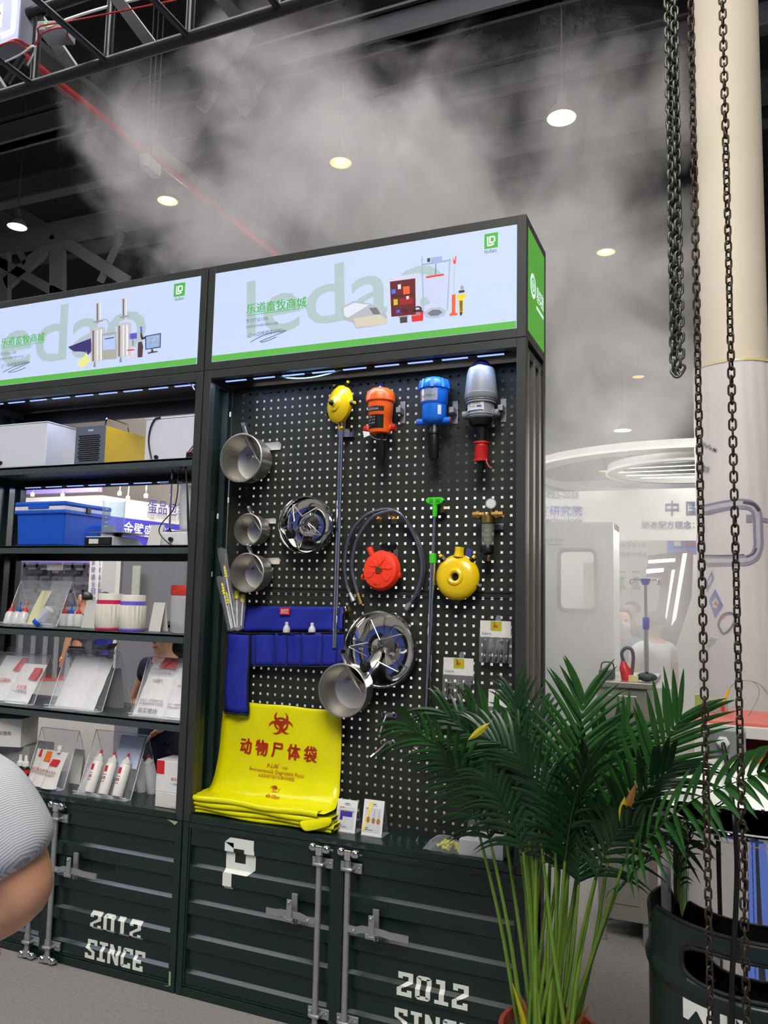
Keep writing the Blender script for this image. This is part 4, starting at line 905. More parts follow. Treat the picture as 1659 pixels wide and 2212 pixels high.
# header-card packs of fittings ---------------------------------------------
CARDY = mat('olive yellow print', (176, 172, 30), rough=.6); QR = mat('speckled code print', (120, 120, 120), rough=.7, var=.45, scale=700)
def pack(u, v, w, h, hc, label, n, kind, tilt=0.0):
    y = .165; p = P(u, v, y=y); t = thing('fitting_pack', label, 'pack', V(p.x, PY, p.z-h), 'carded packs of metal fittings')
    x0, x1 = p.x-w/2, p.x+w/2
    card = obj('header_card', MB().box(x0, x1, y-.012, y-.009, p.z-hc, p.z), PAPER, t)
    obj('print_panel', MB().box(p.x-w*.16, p.x+w*.2, y-.0126, y-.012, p.z-hc*.62, p.z-.002), CARDY, card)
    for i, s in enumerate((.52, .78)): obj('code_mark', MB().box(x0+w*s-.0, x0+w*(s+.16), y-.0126, y-.012, p.z-hc*.97, p.z-hc*.72), QR, card)
    text('lettering', '防漏咬嘴', INK, card, V(x0+w*.06, y-.0128, p.z-hc*.86), V(x0+w*.36, y-.0128, p.z-hc*.86))
    obj('print_mark', MB().box(p.x-.008, p.x+.010, y-.0132, y-.0126, p.z-hc*.42, p.z-hc*.26), mat('orange red print', (206, 90, 30)), card)
    rows_ = []
    for i in range(7):
        s = i/6; zz_ = p.z-hc*.5-(h-hc*.5)*s; bulge = .016*math.sin(PI*min(1, s*1.1))
        rows_.append([V(x0-.004+(w+.008)*j/6, y-.010-bulge*math.sin(PI*j/6)+.002*math.sin(i*3+j*2.1), zz_-.002*math.sin(j*2.4+i)) for j in range(7)])
    obj('film_bag', MB().sheet(rows_), FILM, t)
    for i in range(n):
        xx = x0+w*(.14+.72*i/(n-1)); zt = p.z-hc-.008; zb_ = p.z-h+.010
        tl = tilt*random.uniform(-.5, .5)
        if kind == 0:
            prof = [(0, 0), (.0075, 0), (.008, .004), (.008, .02), (.0065, .022), (.0065, .026), (.0085, .028), (.0085, abs(zt-zb_)-.004), (.007, abs(zt-zb_)), (0, abs(zt-zb_))]
        else:
            L = abs(zt-zb_)*.9; prof = [(0, 0), (.006, 0), (.006, L*.25), (.009, L*.27), (.009, L*.5), (.006, L*.52), (.006, L*.6), (.010, L*.62), (.010, L*.8), (.005, L*.84), (.004, L), (0, L)]
        obj('steel_fitting', MB().lathe(prof, V(xx, y-.012, zb_), (tl+.06, -.04, 1), 12), STEEL, t)
    b = MB(); b.prism([(p.x-.010, PY-.006, p.z-.012), (p.x+.012, PY-.006, p.z-.012), (p.x+.012, PY-.006, p.z+.012), (p.x+.006, PY-.006, p.z+.022), (p.x-.004, PY-.006, p.z+.022), (p.x-.010, PY-.006, p.z+.012)], .003, (0, 1, 0)); b.tube([(p.x, PY-.004, p.z-.004), (p.x-.002, y-.03, p.z-.012), (p.x-.002, y-.032, p.z-.002)], .002, 6); obj('peg_hook', b, ZINC, t)
pack(1072, 1341, .128, .168, .066, 'carded pack of five steel tubes, topmost of the packs', 5, 0, .3)
pack(992, 1421, .128, .170, .070, 'carded pack of jointed steel nozzles, left of the packs', 5, 1, .5)
pack(1089, 1490, .122, .150, .068, 'carded pack of steel fittings half hidden behind the palm', 5, 0, 1.2)

# taps mounted in two rows ----------------------------------------------
def tap(u, v, kind, label):
    p = P(u, v, y=.17); t = thing('water_tap', label, 'tap', V(p.x, PY, p.z-.06), 'small metal taps in two rows')
    b = MB(); n = 10; pl_ = [(p.x+s*(.026)+.010*math.cos(a), PY-.010, p.z+.010*math.sin(a)) for s, a0 in ((1, -PI/2), (-1, PI/2)) for a in [a0+PI*i/n for i in range(n+1)]]
    b.prism(pl_, .006, (0, 1, 0)); pt = obj('wall_plate', b, CHROME, t, bevel=.001)
    for s in (-1, 1): obj('screw', MB().cyl((p.x+s*.024, PY-.012, p.z), (p.x+s*.024, PY-.009, p.z), .006, 8), BLACK, pt)
    obj('body', MB().lathe([(.012, 0), (.011, .02), (.009, .03), (0, .03)], V(p.x, PY-.008, p.z), (0, -1, 0), 14), SATIN, t)
    if kind == 0: obj('lever', MB().tube([(p.x, .16, p.z), (p.x-.008, .145, p.z-.03), (p.x-.016, .13, p.z-.085)], [.009, .008, .011], 12), STEEL, t)
    elif kind == 1: obj('spout', MB().tube([(p.x, .165, p.z), (p.x-.012, .13, p.z-.022), (p.x-.03, .10, p.z-.042)], [.011, .012, .009], 12), STEEL, t); obj('nozzle', MB().cyl((p.x-.026, .105, p.z-.038), (p.x-.036, .092, p.z-.05), .012, 10), CHROME, t)
    elif kind == 2: obj('valve', MB().lathe([(.010, 0), (.012, .01), (.012, .03), (.008, .034), (.008, .05), (.003, .052), (.003, .066), (0, .066)], V(p.x-.004, .155, p.z-.004), (-.1, -.3, -1), 12), STEEL, t)
    else: obj('valve', MB().lathe([(.015, 0), (.015, .014), (.010, .016), (.011, .03), (.004, .032), (.004, .045), (0, .045)], V(p.x-.002, .165, p.z-.006), (-.35, -1, -.5), 14), CHROME, t)
tap(836, 1546, 0, 'long lever tap, upper row, nearest the yellow bag')
tap(834, 1606, 1, 'spouted tap, lower row, nearest the yellow bag')
tap(906, 1552, 2, 'valve tap, upper row, tight beside the steel pole')
tap(905, 1612, 3, 'short valve tap, lower row, beside the green pole end')
tap(981, 1560, 2, 'valve tap, upper row, peeping out of palm leaves')
tap(984, 1621, 1, 'ring ended tap, lower row, half behind palm leaves')
tap(1056, 1626, 3, 'short tap deepest in the palm leaves, lower row')
t = thing('spring_clip', 'small black and chrome clip beside the blue apron corner', 'clip', V(P(747, 1320, y=PY).x, PY, P(747, 1330, y=PY).z))
p = P(746, 1316, y=.18); obj('clip_body', MB().ball(p, .012, 10, sz=1.3), CHROME, t); obj('clip_arm', MB().tube([p+V(0, 0, -.008), p+V(.012, -.01, -.012), p+V(.03, -.012, -.014)], .005, 8), BLACK, t); hook(t, p.x+.006, p.z-.012, m=BRASS)

# ---- blue tool apron --------------------------------------------------
yA = .168
def A(u, v, y=yA): return P(u, v, y=y)
tl, tr = A(526, 1309), A(741, 1311)
t = thing('tool_apron', 'royal blue cloth apron with black bound pockets and long flap', 'apron', V((tl.x+tr.x)/2, PY, A(490, 1545).z))
rows_ = []
for i in range(9):
    s = i/8; a = A(526-8*s, 1309+55*s); c = A(741+1*s, 1311+50*s)
    rows_.append([V(a.x+(c.x-a.x)*j/16, yA+.006*math.sin(j*.9+i*.5)-.004*s, a.z+(c.z-a.z)*j/16) for j in range(17)])
obj('upper_panel', MB().sheet(rows_), CLOTH, t, solid=.002)
rows_ = []
for i in range(8):
    s = i/7; a = A(541-1*s, 1368+70*s, yA-.010); c = A(744, 1366+74*s, yA-.010)
    rr = []
    for j in range(29):
        k = j/28; bul = .010*abs(math.sin(k*PI*4.0+.4))*(1-.5*s) + (.020 if abs(k-.38) < .08 or abs(k-.67) < .08 else 0)*(1-.6*s)
        rr.append(V(a.x+(c.x-a.x)*k, yA-.014-bul, a.z+(c.z-a.z)*k))
    rows_.append(rr)
obj('pocket_row', MB().sheet(rows_), CLOTH, t, solid=.002)
for k in (.09, .30, .44, .60, .79, .93):
    a = rows_[0][int(k*28)]; c = rows_[-1][int(k*28)]
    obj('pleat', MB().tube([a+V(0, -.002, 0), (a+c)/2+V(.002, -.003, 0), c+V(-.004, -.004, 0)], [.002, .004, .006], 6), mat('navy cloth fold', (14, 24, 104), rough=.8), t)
def tape(name, pts, w=.007):
    b = MB(); b.tube(smooth(pts, 3), w*.55, 6); return obj(name, b, CLOTHBLACK, t)
tape('pocket_binding', [p+V(0, -.003, 0) for p in rows_[0][::2]]); tape('lower_binding', [p+V(0, -.003, 0) for p in rows_[-1][::2]])
tape('end_binding', [A(744, 1311, yA-.004), A(744, 1400, yA-.02), A(743, 1440, yA-.02)], .006)
rows_ = []
for i in range(13):
    s = i/12; a = A(490-5*s, 1365+173*s, .135); c = A(540-4*s, 1368+175*s, .135)
    rows_.append([V(a.x+(c.x-a.x)*j/6, .135+.006*math.sin(j*1.1+i*.6)-.008*math.sin(PI*j/6), a.z+(c.z-a.z)*j/6) for j in range(7)])
obj('hanging_flap', MB().sheet(rows_), CLOTH, t, solid=.003)
edge = [r[0] for r in rows_[::2]]+rows_[-1][1:-1]+[r[-1] for r in rows_[::-2]]
tape('flap_binding', [p+V(0, -.004, 0) for p in edge], .009); tape('flap_top_binding', [p+V(0, -.004, 0) for p in rows_[0]], .007)
a, c = A(604, 1312, yA-.012), A(625, 1328, yA-.012)
lb = obj('brand_label', MB().box(a.x, c.x, yA-.010, yA-.008, c.z, a.z), REDINK, t)
text('lettering', '易实猪', PAPER, lb, V(a.x+.006, yA-.0108, c.z+(a.z-c.z)*.42), V(c.x-.006, yA-.0108, c.z+(a.z-c.z)*.42), bold=.02)
obj('print_line', MB().box(a.x+.006, c.x-.006, yA-.0108, yA-.0102, c.z+.006, c.z+.009), PAPER, lb)
for u, v, w in ((619, 1361, 'nearer the red label'), (674, 1363, 'nearer the steel pole')):
    p = P(u, v, y=.15); tag(obj('squeeze_bottle', MB().lathe([(0, -.05), (.014, -.05), (.0165, .0), (.016, .008), (.011, .018), (.0075, .021), (.0075, .036), (0, .037)], V(p.x, .150, p.z), n=20), MILKY, base=V(p.x, .150, p.z-.05)), 'milky plastic bottle in the apron pocket '+w, 'bottle', 'bottles in the apron pockets')

# ---- bagged catheters at the left edge ---------------------------------
t = thing('catheter_bag', 'clear sleeve bags of yellow tipped rods in the apron flap', 'catheter bags', P(500, 1365, y=.12))
for (u0, v0, u1, v1, w, yy) in ((478, 1184, 512, 1362, .022, .115), (475, 1245, 499, 1362, .020, .125), (512, 1275, 513, 1360, .020, .13), (524, 1285, 521, 1358, .018, .12)):
    a, c = P(u0, v0, y=yy), P(u1, v1, y=yy); rows_ = []
    for i in range(10):
        s = i/9; p = a.lerp(c, s); ww = w*(1.15-.35*s)
        rows_.append([V(p.x+ww*math.cos(th)*(1+.12*math.sin(i*2.3+th*3)), yy+.012*math.sin(th), p.z+.003*math.sin(th*4+i)) for th in [PI+PI*j/8 for j in range(9)]])
    obj('film_sleeve', MB().sheet(rows_), FILM, t)
YT = mat('soft yellow foam', (228, 218, 50), rough=.5)
for (u0, v0, u1, v1, kind) in ((485, 1225, 508, 1355, 1), (480, 1262, 500, 1358, 1), (512, 1280, 512, 1355, 0), (525, 1287, 521, 1352, 0), (489, 1282, 503, 1356, 1)):
    a, c = P(u0, v0, y=.118), P(u1, v1, y=.118); d = (a-c).normalized()
    rd = obj('rod', MB().cyl(a, c, .0035, 8), mat('translucent white rod', (222, 224, 220), rough=.3), t)
    if kind: obj('spiral_tip', MB().lathe([(0, 0), (.010, .002), (.005, .012), (.009, .014), (.0045, .025), (.008, .027), (.004, .038), (.007, .040), (.003, .055), (0, .06)], a-d*.05, d, 14), YT, rd)
    else: obj('foam_tip', MB().lathe([(0, 0), (.010, .002), (.011, .016), (.007, .019), (.011, .022), (.010, .036), (0, .04)], a-d*.03, d, 14), YT, rd)
hook(t, P(466, 1180, y=PY).x, P(466, 1175, y=PY).z)

# ------------------------------------------------------------------ on the ledge below the pegboard
# yellow sacks hanging from the board and folded on the ledge
t = thing('sack_stack', 'stack of bright yellow biohazard sacks, top one hung up', 'sacks', V(P(570, 1780, y=.08).x, .08, LZ))
L_ = [(484, 1512, .160), (479, 1560, .158), (475, 1610, .155), (469, 1650, .150), (458, 1690, .130), (444, 1712, .095), (428, 1724, .050), (416, 1735, .018)]
R_s = [(737, 1536, .160), (738, 1580, .160), (737, 1640, .158), (735, 1690, .150), (733, 1715, .130), (728, 1738, .100), (722, 1750, .060), (700, 1760, .022)]
NC = 18
rows_ = []
for (lu, lv, ly), (ru, rv, ry) in zip(L_, R_s):
    a, c = P(lu, lv, y=ly), P(ru, rv, y=ry)
    rows_.append([a.lerp(c, j/NC)+V(0, .0022*math.sin(j*1.3+lv*.05)+.001*math.sin(j*2.7), .002*math.sin(j*.8)) for j in range(NC+1)])
fine = []
for i in range(len(rows_)-1):
    cols_ = [smooth([rows_[max(i-1, 0)][j], rows_[i][j], rows_[i+1][j], rows_[min(i+2, len(rows_)-1)][j]], 4)[4:9] for j in range(NC+1)]
    for k in range(4): fine.append([cols_[j][k] for j in range(NC+1)])
fine.append(rows_[-1])
for i, r in enumerate(fine):
    for j, p in enumerate(r): p.y += .0014*math.sin(i*.9+j*.35)+.0010*math.sin(i*.37-j*.9)
sack = obj('hung_sack', MB().sheet(fine), BAGY, t, solid=.0015)
SROW = fine
def on_sack(u, v):
    """point on the curved sack under a measured place: march the view line to the sheet height field"""
    lo = None
    for k in range(60):
        y = .17-.16*k/60; p = P(u, v, y=y)
        # sheet depth at this x, z
        best = None
        for r in SROW:
            zc_ = r[NC//2].z
            if best is None or abs(zc_-p.z) < best[0]: best = (abs(zc_-p.z), r)
        xs_ = best[1]; j = max(0, min(NC-1, int((p.x-xs_[0].x)/(xs_[NC].x-xs_[0].x)*NC)))
        if xs_[j].y >= y: return p+V(0, -.003, 0)
    return P(u, v, y=.14)
def sheet_y(x, z):
    r0 = SROW[0]; f_ = max(0, min(NC-.001, (x-r0[0].x)/(r0[NC].x-r0[0].x)*NC)); ys = []
    for r in SROW:
        g_ = max(0, min(NC-.001, (x-r[0].x)/(r[NC].x-r[0].x)*NC)); j = int(g_); k = g_-j
        ys.append((r[j].z+(r[j+1].z-r[j].z)*k, r[j].y+(r[j+1].y-r[j].y)*k))
    for (za, ya), (zb_, yb_) in zip(ys, ys[1:]):
        if zb_ <= z <= za: return ya+(yb_-ya)*(za-z)/max(1e-6, za-zb_)
    return ys[0][1] if z > ys[0][0] else ys[-1][1]
def sack_text(s, pix, bold=.0, shear=0.0, hs=1.0, name='lettering'):
    (u0, v0), (u1, v1) = pix
    pa, pb = on_sack(u0, v0), on_sack(u1, v1)
    yy = min(pa.y, pb.y)
    pa, pb = P(u0, v0, y=yy), P(u1, v1, y=yy)
    def wr_(q): return V(q.x, sheet_y(q.x, q.z)-.0045, q.z)
    return text(name, s, PRINTRED, sack, pa, pb, wrap=wr_, bold=bold, shear=shear, hs=hs)
sack_text('动 物 尸 体 袋', ((517.4, 1623), (681.4, 1646)), hs=1.15)
sack_text('动 物 尸 体 袋', ((519.6, 1623.6), (683.6, 1646.6)), hs=1.15)
sack_text('动 物 尸 体 袋', ((518.4, 1622.2), (682.4, 1645.2)), hs=1.15)
sack_text('P-Life', ((576, 1658), (600, 1660)), shear=.25, bold=.005); sack_text('®', ((601, 1653), (604, 1653))); sack_text('USA', ((609, 1662), (621, 1663)))
sack_text('Environmentally Degradable Plastic', ((537, 1664), (656, 1681)), hs=1.1)
sack_text('本袋采用环保可分解材料制造', ((556, 1678), (634, 1688)), hs=1.2)
sack_text('LCY', ((588, 1711), (603, 1712))); sack_text('60x120cm', ((571, 1722), (602, 1727)), bold=.012, shear=.15)
def arc_print(cu, cv, r0, r1, a0, a1, taper=0):
    n = 18; b = MB(); out = []; inn = []
    c0 = on_sack(cu, cv); kx = (P(cu+10, cv, y=c0.y).x-c0.x)/10; kz = (P(cu, cv-10, y=c0.y).z-c0.z)/10
    for i in range(n+1):
        a = a0+(a1-a0)*i/n; w = (r1-r0)/2; rm = (r0+r1)/2; k = 1-taper*abs(2*i/n-1)**2
        for lst, r in ((out, rm+w*k), (inn, rm-w*k)):
            lst.append(V(c0.x+r*math.cos(a)*kx, sheet_y(c0.x+r*math.cos(a)*kx, c0.z+r*math.sin(a)*kz)-.0045, c0.z+r*math.sin(a)*kz))
    b.add(out+inn, [(i, i+1, n+2+i, n+1+i) for i in range(n)])
    return b
for k in range(3):
    a = PI/2+2*PI*k/3; du, dv = 15.5*math.cos(a), -15.5*math.sin(a)
    obj('biohazard_print', arc_print(608+du, 1564+dv, 8.6, 15.6, a+.62, a+2*PI-.62, .97), PRINTRED, sack)
    obj('biohazard_print', arc_print(608, 1564, 10.5, 14.5, a-.62, a+.62), PRINTRED, sack)
for k in range(3): obj('maker_mark', arc_print(592+k*1.5, 1708, 8.5-k*2.4, 10-k*2.2, .9, 2.7, .6), PRINTRED, sack)
# folded sacks beneath
zt = LZ
folds = [(0.020, .022, 415, 722, .0), (.046, .022, 415, 722, .004), (.068, .020, 412, 712, .010)]
for i, (h, th, uL, uR, yo) in enumerate([(.012, .010, 418, 716, .030), (.030, .011, 418, 722, .022), (.052, .012, 416, 716, .014), (.074, .013, 414, 690, .008)]):
    xL = P(uL, 1745, y=.03).x+.0; xR = P(uR, 1765, y=.03).x
    rows_ = []
    for k in range(13):
        a = -PI/2-PI*k/12; 
        rows_.append([V(xL+(xR-xL)*j/14, yo+.012+.012*math.cos(a)*1.0+.004*math.sin(j*.9+i), zt+h+th*math.sin(-a)*-1*.95+.003*math.sin(j*.7+i*1.7)*(1 if j > 0 else 0)) for j in range(15)])
    back = [[V(p.x, .165-.01*math.sin(j+i), p.z+.004) for j, p in enumerate(rows_[0])]]
    top_ = [[V(p.x, .16, p.z-.002) for p in rows_[-1]]]
    obj('folded_sack', MB().sheet(back+rows_+top_), BAGY, t)
b = MB(); q = [P(655, 1800, y=-.004), P(700, 1768, y=.01), P(722, 1772, y=.03), P(718, 1785, y=.02), P(690, 1785, y=.0), P(662, 1802, y=-.006)]
rows_ = [[P(640, 1772, y=.01), P(680, 1770, y=.01), P(715, 1762, y=.02)], [P(645, 1785, y=-.002), P(685, 1782, y=.0), P(721, 1773, y=.016)], [P(656, 1800, y=-.006), P(690, 1792, y=.004), P(716, 1784, y=.02)]]
obj('sack_corner', MB().sheet(rows_), BAGY, t, solid=.002, sub=1)

# two little card stands
def stand(u0, v0, u1, v1, label, art):
    yb = .085; a, c = P(u0, v1, y=yb), P(u1, v1, y=yb); x0, x1 = a.x, c.x; z0 = LZ+.002; h = P(u0, v0, y=yb+.02).z-LZ
    t = thing('card_stand', label, 'card stand', V((x0+x1)/2, yb, LZ), 'printed card stands on the ledge')
    tl_ = .028
    b = MB(); b.hexa([(x0, yb, z0), (x1, yb, z0), (x1, yb+.003, z0), (x0, yb+.003, z0)], [(x0, yb+tl_, z0+h), (x1, yb+tl_, z0+h), (x1, yb+tl_+.003, z0+h), (x0, yb+tl_+.003, z0+h)]); obj('card', b, WHITE, t)
    obj('foot_plate', MB().box(x0, x1+.004, yb-.012, yb+.075, z0-.002, z0), CLEAR, t)
    obj('back_leg', MB().hexa([(x0, yb+.07, z0), (x1, yb+.07, z0), (x1, yb+.073, z0), (x0, yb+.073, z0)], [(x0, yb+tl_+.004, z0+h), (x1, yb+tl_+.004, z0+h), (x1, yb+tl_+.007, z0+h), (x0, yb+tl_+.007, z0+h)]), CLEAR, t)
    def on(sx, sz, d=.0008): return V(x0+(x1-x0)*sx, yb+tl_*sz-d, z0+h*sz)
    def patch(name, pts, m, d=.0008): 
        b = MB(); b.add([on(x, z, d) for x, z in pts], [tuple(range(len(pts)))]); return obj(name, b, m, t)
    patch('print_panel', R4(.1, .1, .9, .78), mat('pale grey print', (206, 208, 210)))
    patch('print_line', R4(.38, .88, .62, .90), INK, .0012); patch('print_line', R4(.34, .84, .66, .85), INK, .0012)
    patch('print_mark', R4(.16, .74, .24, .77), REDINK, .0012); patch('print_mark', R4(.26, .745, .40, .765), REDINK, .0012)
    patch('print_line', R4(.14, .20, .32, .22), INK, .0012); patch('print_line', R4(.14, .15, .56, .165), INK, .0012); patch('code_mark', R4(.68, .17, .86, .25), QR, .0012)
    for name, pts, m in art: patch(name, pts, m, .0016)
BR = mat('brown print', (168, 118, 50)); PU = mat('violet print', (62, 52, 150)); YG = mat('pale yellow print', (244, 220, 120))
stand(722, 1726, 766, 1798, 'little white card showing a blue apron, beside yellow sacks', [('picture_apron', [(.2, .64), (.8, .64), (.8, .48), (.34, .48), (.34, .36), (.2, .36)], PU), ('picture_apron', R4(.16, .65, .88, .665), INK)])
def disc2(cx_, cz_, rx, rz): return [(cx_+rx*math.cos(a), cz_+rz*math.sin(a)) for a in [2*PI*i/16 for i in range(16)]]
stand(780, 1727, 824, 1798, 'little white card showing three brown discs, second one', [('picture_panel', [(.0, .12), (.2, .55), (.28, .95), (.5, .95), (.12, .1)], YG)]+[('picture_disc', disc2(cx_, .44-.01*i, .085, .085), BR) for i, cx_ in enumerate((.28, .54, .78))]+[('picture_disc', R4(cx_-.008, .52, cx_+.008, .72), INK) for cx_ in (.3, .56, .79)])
# loose cap, little fitting
p = P(822, 1803, z=LZ); tag(obj('loose_plug', MB().lathe([(0, 0), (.009, 0), (.009, .004), (.005, .006), (.007, .012), (0, .014)], p, n=14), WHITE_PLASTIC, base=p), 'tiny white plastic plug lying in front of the card', 'plug')
p = P(901, 1818, z=LZ); tag(obj('loose_fitting', MB().lathe([(0, 0), (.007, 0), (.007, .008), (.004, .01), (.004, .022), (0, .022)], p, (.3, .1, 1), 12), CHROME, base=p), 'tiny chrome fitting lying alone on the ledge', 'fitting')
# bag of yellow parts
p = P(962, 1838, z=LZ); t = thing('parts_bag', 'clear zip bag of yellow plastic clips on the ledge', 'bag', p)
rs = random.Random(5)
for i in range(16):
    a = rs.uniform(0, 2*PI); r = rs.uniform(0, .05); q = p+V(r*math.cos(a)*1.0, .03+r*math.sin(a)*.55, .008+rs.uniform(0, .030)*(1-r/.06))
    d = V(rs.uniform(-1, 1), rs.uniform(-1, 1), rs.uniform(-.6, .6)).normalized()
    obj('yellow_clip', MB().tube([q-d*.014, q-d*.004, q+d*.004, q+d*.014], [.008, .0045, .0045, .009], 8), mat('lemon plastic', (236, 228, 60), rough=.4), t)
rows_ = []
for i in range(9):
    s = i/8
    rows_.append([V(p.x-.085+.16*j/10, p.y-.03+.115*s, LZ+.003+.048*math.sin(PI*s)**.7*math.sin(PI*min(1, j/9))**.6+.002*math.sin(i*2+j*1.7)) for j in range(11)])
obj('film_bag', MB().sheet(rows_), FILM, t)
# white carton with zip bag on it
a, c = P(991, 1850, y=.03), P(1087, 1862, y=.03); zt = P(991, 1812, y=.03).z
t = thing('carton', 'white cardboard carton on the ledge behind the palm', 'box', V((a.x+c.x)/2, .1, LZ))
obj('box', MB().box(a.x, c.x, .03, .165, LZ, zt), WHITE, t, bevel=.002)
obj('warning_print', MB().add([(c.x-.03, .07, zt+.001), (c.x-.005, .075, zt+.001), (c.x-.014, .095, zt+.001)], [(0, 1, 2)]), REDINK, t)
obj('print_line', MB().box(a.x+.03, a.x+.055, .08, .085, zt+.0004, zt+.001).box(a.x+.03, a.x+.05, .095, .10, zt+.0004, zt+.001), INK, t)
for i in range(3): obj('print_line', MB().box(a.x+.10, a.x+.19, .09+i*.018, .094+i*.018, zt+.0004, zt+.001), REDINK, t)
rows_ = [[V(a.x+.005+.10*j/6*(1-.3*s), .10+.05*s+.006*math.sin(j+i), zt+.002+.10*s*(.55+.45*j/6)) for j in range(7)] for i, s in enumerate([0, .2, .4, .6, .8, 1])]
tag(obj('zip_bag', MB().sheet(rows_), FILM), 'empty clear zip bag propped on the white carton', 'bag')

# ------------------------------------------------------------------ left unit, top shelf
S1, S2, S3, S4, S5 = SHELF[0], SHELF[1], SHELF[2], SHELF[3], LZ
def xz(u, v, y): return P(u, v, y=y)
# white steel boxes and the yellow heater
LAV = mat('white powder coat', (206, 208, 218), rough=.4, var=.02)
a = xz(103, 912, .012)
t = thing('equipment_box', 'white steel box at the left end of the top shelf', 'box', V(a.x-.2, .2, S1))
obj('case', MB().box(a.x-.46, a.x, .012, .34, S1+.002, a.z), LAV, t, bevel=.004)
obj('lid_edge', MB().box(a.x-.462, a.x+.003, .010, .345, a.z, a.z+.006), LAV, t, bevel=.002)
for yy, m in ((.27, ZINC),): obj('latch', MB().box(a.x, a.x+.008, yy, yy+.035, a.z-.09, a.z-.06), m, t, bevel=.002)
obj('screw', MB().ball((a.x, .27, S1+.06), .006, 8), SATIN, t); p = xz(2, 1000, .01); obj('rubber_foot', MB().cyl((p.x, .011, p.z), (p.x, .0, p.z), .010, 10), BLACK, t)
a, c = xz(166, 924, .03), xz(223, 1000, .03); top = xz(223, 919, .03).z
t = thing('space_heater', 'yellow metal heater with grey grille front on top shelf', 'heater', V((a.x+c.x)/2, .2, S1))
obj('body', MB().box(a.x, c.x, .034, .36, S1+.002, top), mat('mustard yellow paint', (206, 168, 8), rough=.4, var=.03), t, bevel=.003)
f = obj('front_panel', MB().box(a.x-.002, c.x+.002, .028, .034, S1+.002, top+.002), mat('blue grey paint', (92, 98, 116), rough=.5), t, bevel=.001)
w = c.x-a.x; hh = top-S1
HOLE = mat('dark grille opening', (14, 14, 16), rough=.9)
for i in range(13):
    for j in range(11):
        fx = .13+.74*(j+(.5 if i % 2 else 0))/11; fz = .10+.68*i/12.5
        if abs(fx-.5)/.40+max(0, abs(fz-.45)-.22)/.22 > 1.35: continue
        obj('grille_slot', MB().box(a.x+w*fx-.006, a.x+w*fx+.006, .0272, .0285, S1+hh*fz-.0035, S1+hh*fz+.0035), HOLE, f)
obj('maker_plate', MB().box(a.x+w*.42, a.x+w*.60, .0270, .0282, S1+hh*.87, S1+hh*.92), mat('pale blue print', (160, 180, 210)), f)
obj('carry_handle', MB().tube(smooth([(c.x-.02, .05, top), (c.x-.022, .06, top+.035), (c.x-.022, .075, top+.042), (c.x-.022, .19, top+.042), (c.x-.022, .21, top+.034), (c.x-.02, .22, top)]), .005, 8), CHROME, t)
a, c = xz(316, 907, .05), xz(421, 995, .05)
t = thing('equipment_box', 'white steel box with black cable at the right end of the top shelf', 'box', V((a.x+c.x)/2, .2, S1))
obj('case', MB().box(a.x, -.048, .05, .34, S1+.002, xz(420, 899, .05).z), LAV, t, bevel=.004)
obj('lid_edge', MB().box(a.x-.003, -.046, .048, .345, xz(420, 899, .05).z, xz(420, 899, .05).z+.006), LAV, t, bevel=.002)
p = xz(339, 988, .05); obj('rubber_foot', MB().cyl((p.x, .05, p.z), (p.x, .038, p.z), .010, 10), BLACK, t)
obj('power_cable', MB().tube(smooth([xz(347, 902, .046), xz(335, 905, .042), xz(325, 925, .04), xz(321, 955, .04), xz(327, 990, .042)]), .0042, 8), BLACK, t)
t = thing('wire_bundle', 'tangle of black wires hanging inside the shelf post', 'wires', xz(405, 1180, .03))
for pts in ([(420, 960), (408, 975), (403, 985), (417, 990)], [(404, 985), (400, 1000), (404, 1060), (406, 1150), (415, 1350), (412, 1500)], [(408, 985), (402, 1010), (407, 1090), (409, 1200), (414, 1400)], [(418, 970), (410, 980), (420, 985)], [(402, 1005), (392, 1010), (384, 1030), (384, 1060), (375, 1100), (350, 1130), (344, 1150), (360, 1170), (372, 1178)]):
    obj('wire', MB().tube(smooth([xz(u, v, .022) for u, v in pts]), .0028, 6), BLACK, t)
obj('terminal_block', MB().box(*[xz(402, 980, .02).x, xz(419, 980, .02).x], .02, .04, xz(410, 988, .02).z, xz(410, 975, .02).z), BLACK, t, bevel=.002)
obj('wire', MB().tube(smooth([xz(404, 978, .018), xz(412, 976, .018), xz(418, 978, .018)]), .002, 6), DARKRED, t)
t = tag(obj('cable', MB().tube(smooth([xz(402, 825, .03), xz(413, 831, .03), xz(420, 842, .03)]), .0025, 6), WW), 'white wire dropping from the shelf light strip', 'cable')

# ------------------------------------------------------------------ second shelf
a, c = xz(32, 1105, .03), xz(136, 1180, .03); zt = xz(136, 1082, .03).z; zs = xz(136, 1103, .03).z; zl = xz(136, 1093, .03).z
t = thing('cooler_box', 'blue plastic cooler box with white band on the second shelf', 'cooler', V((a.x+c.x)/2, .2, S2))
x0, x1 = a.x+.012, c.x-.004
b = MB(); b.hexa([(x0+.01, .04, S2+.002), (x1-.01, .04, S2+.002), (x1-.01, .34, S2+.002), (x0+.01, .34, S2+.002)], [(x0, .03, zs), (x1, .03, zs), (x1, .35, zs), (x0, .35, zs)]); obj('tub', b, COOLER, t, bevel=.010)
obj('tub_rim', MB().box(x0-.008, x1+.008, .022, .358, zs-.014, zs+.004), COOLER, t, bevel=.004)
obj('white_band', MB().box(x0-.006, x1+.006, .024, .356, zs+.004, zl+.002), mat('white cooler plastic', (214, 216, 226), rough=.45), t, bevel=.003)
b = MB(); b.box(x0-.006, x1+.010, .020, .360, zl+.002, zt); obj('lid', b, COOLER, t, bevel=.009)
obj('lid_skirt', MB().box(x0+.09, x1-.10, .0195, .03, zl-.012, zl+.008), COOLER, t, bevel=.002)
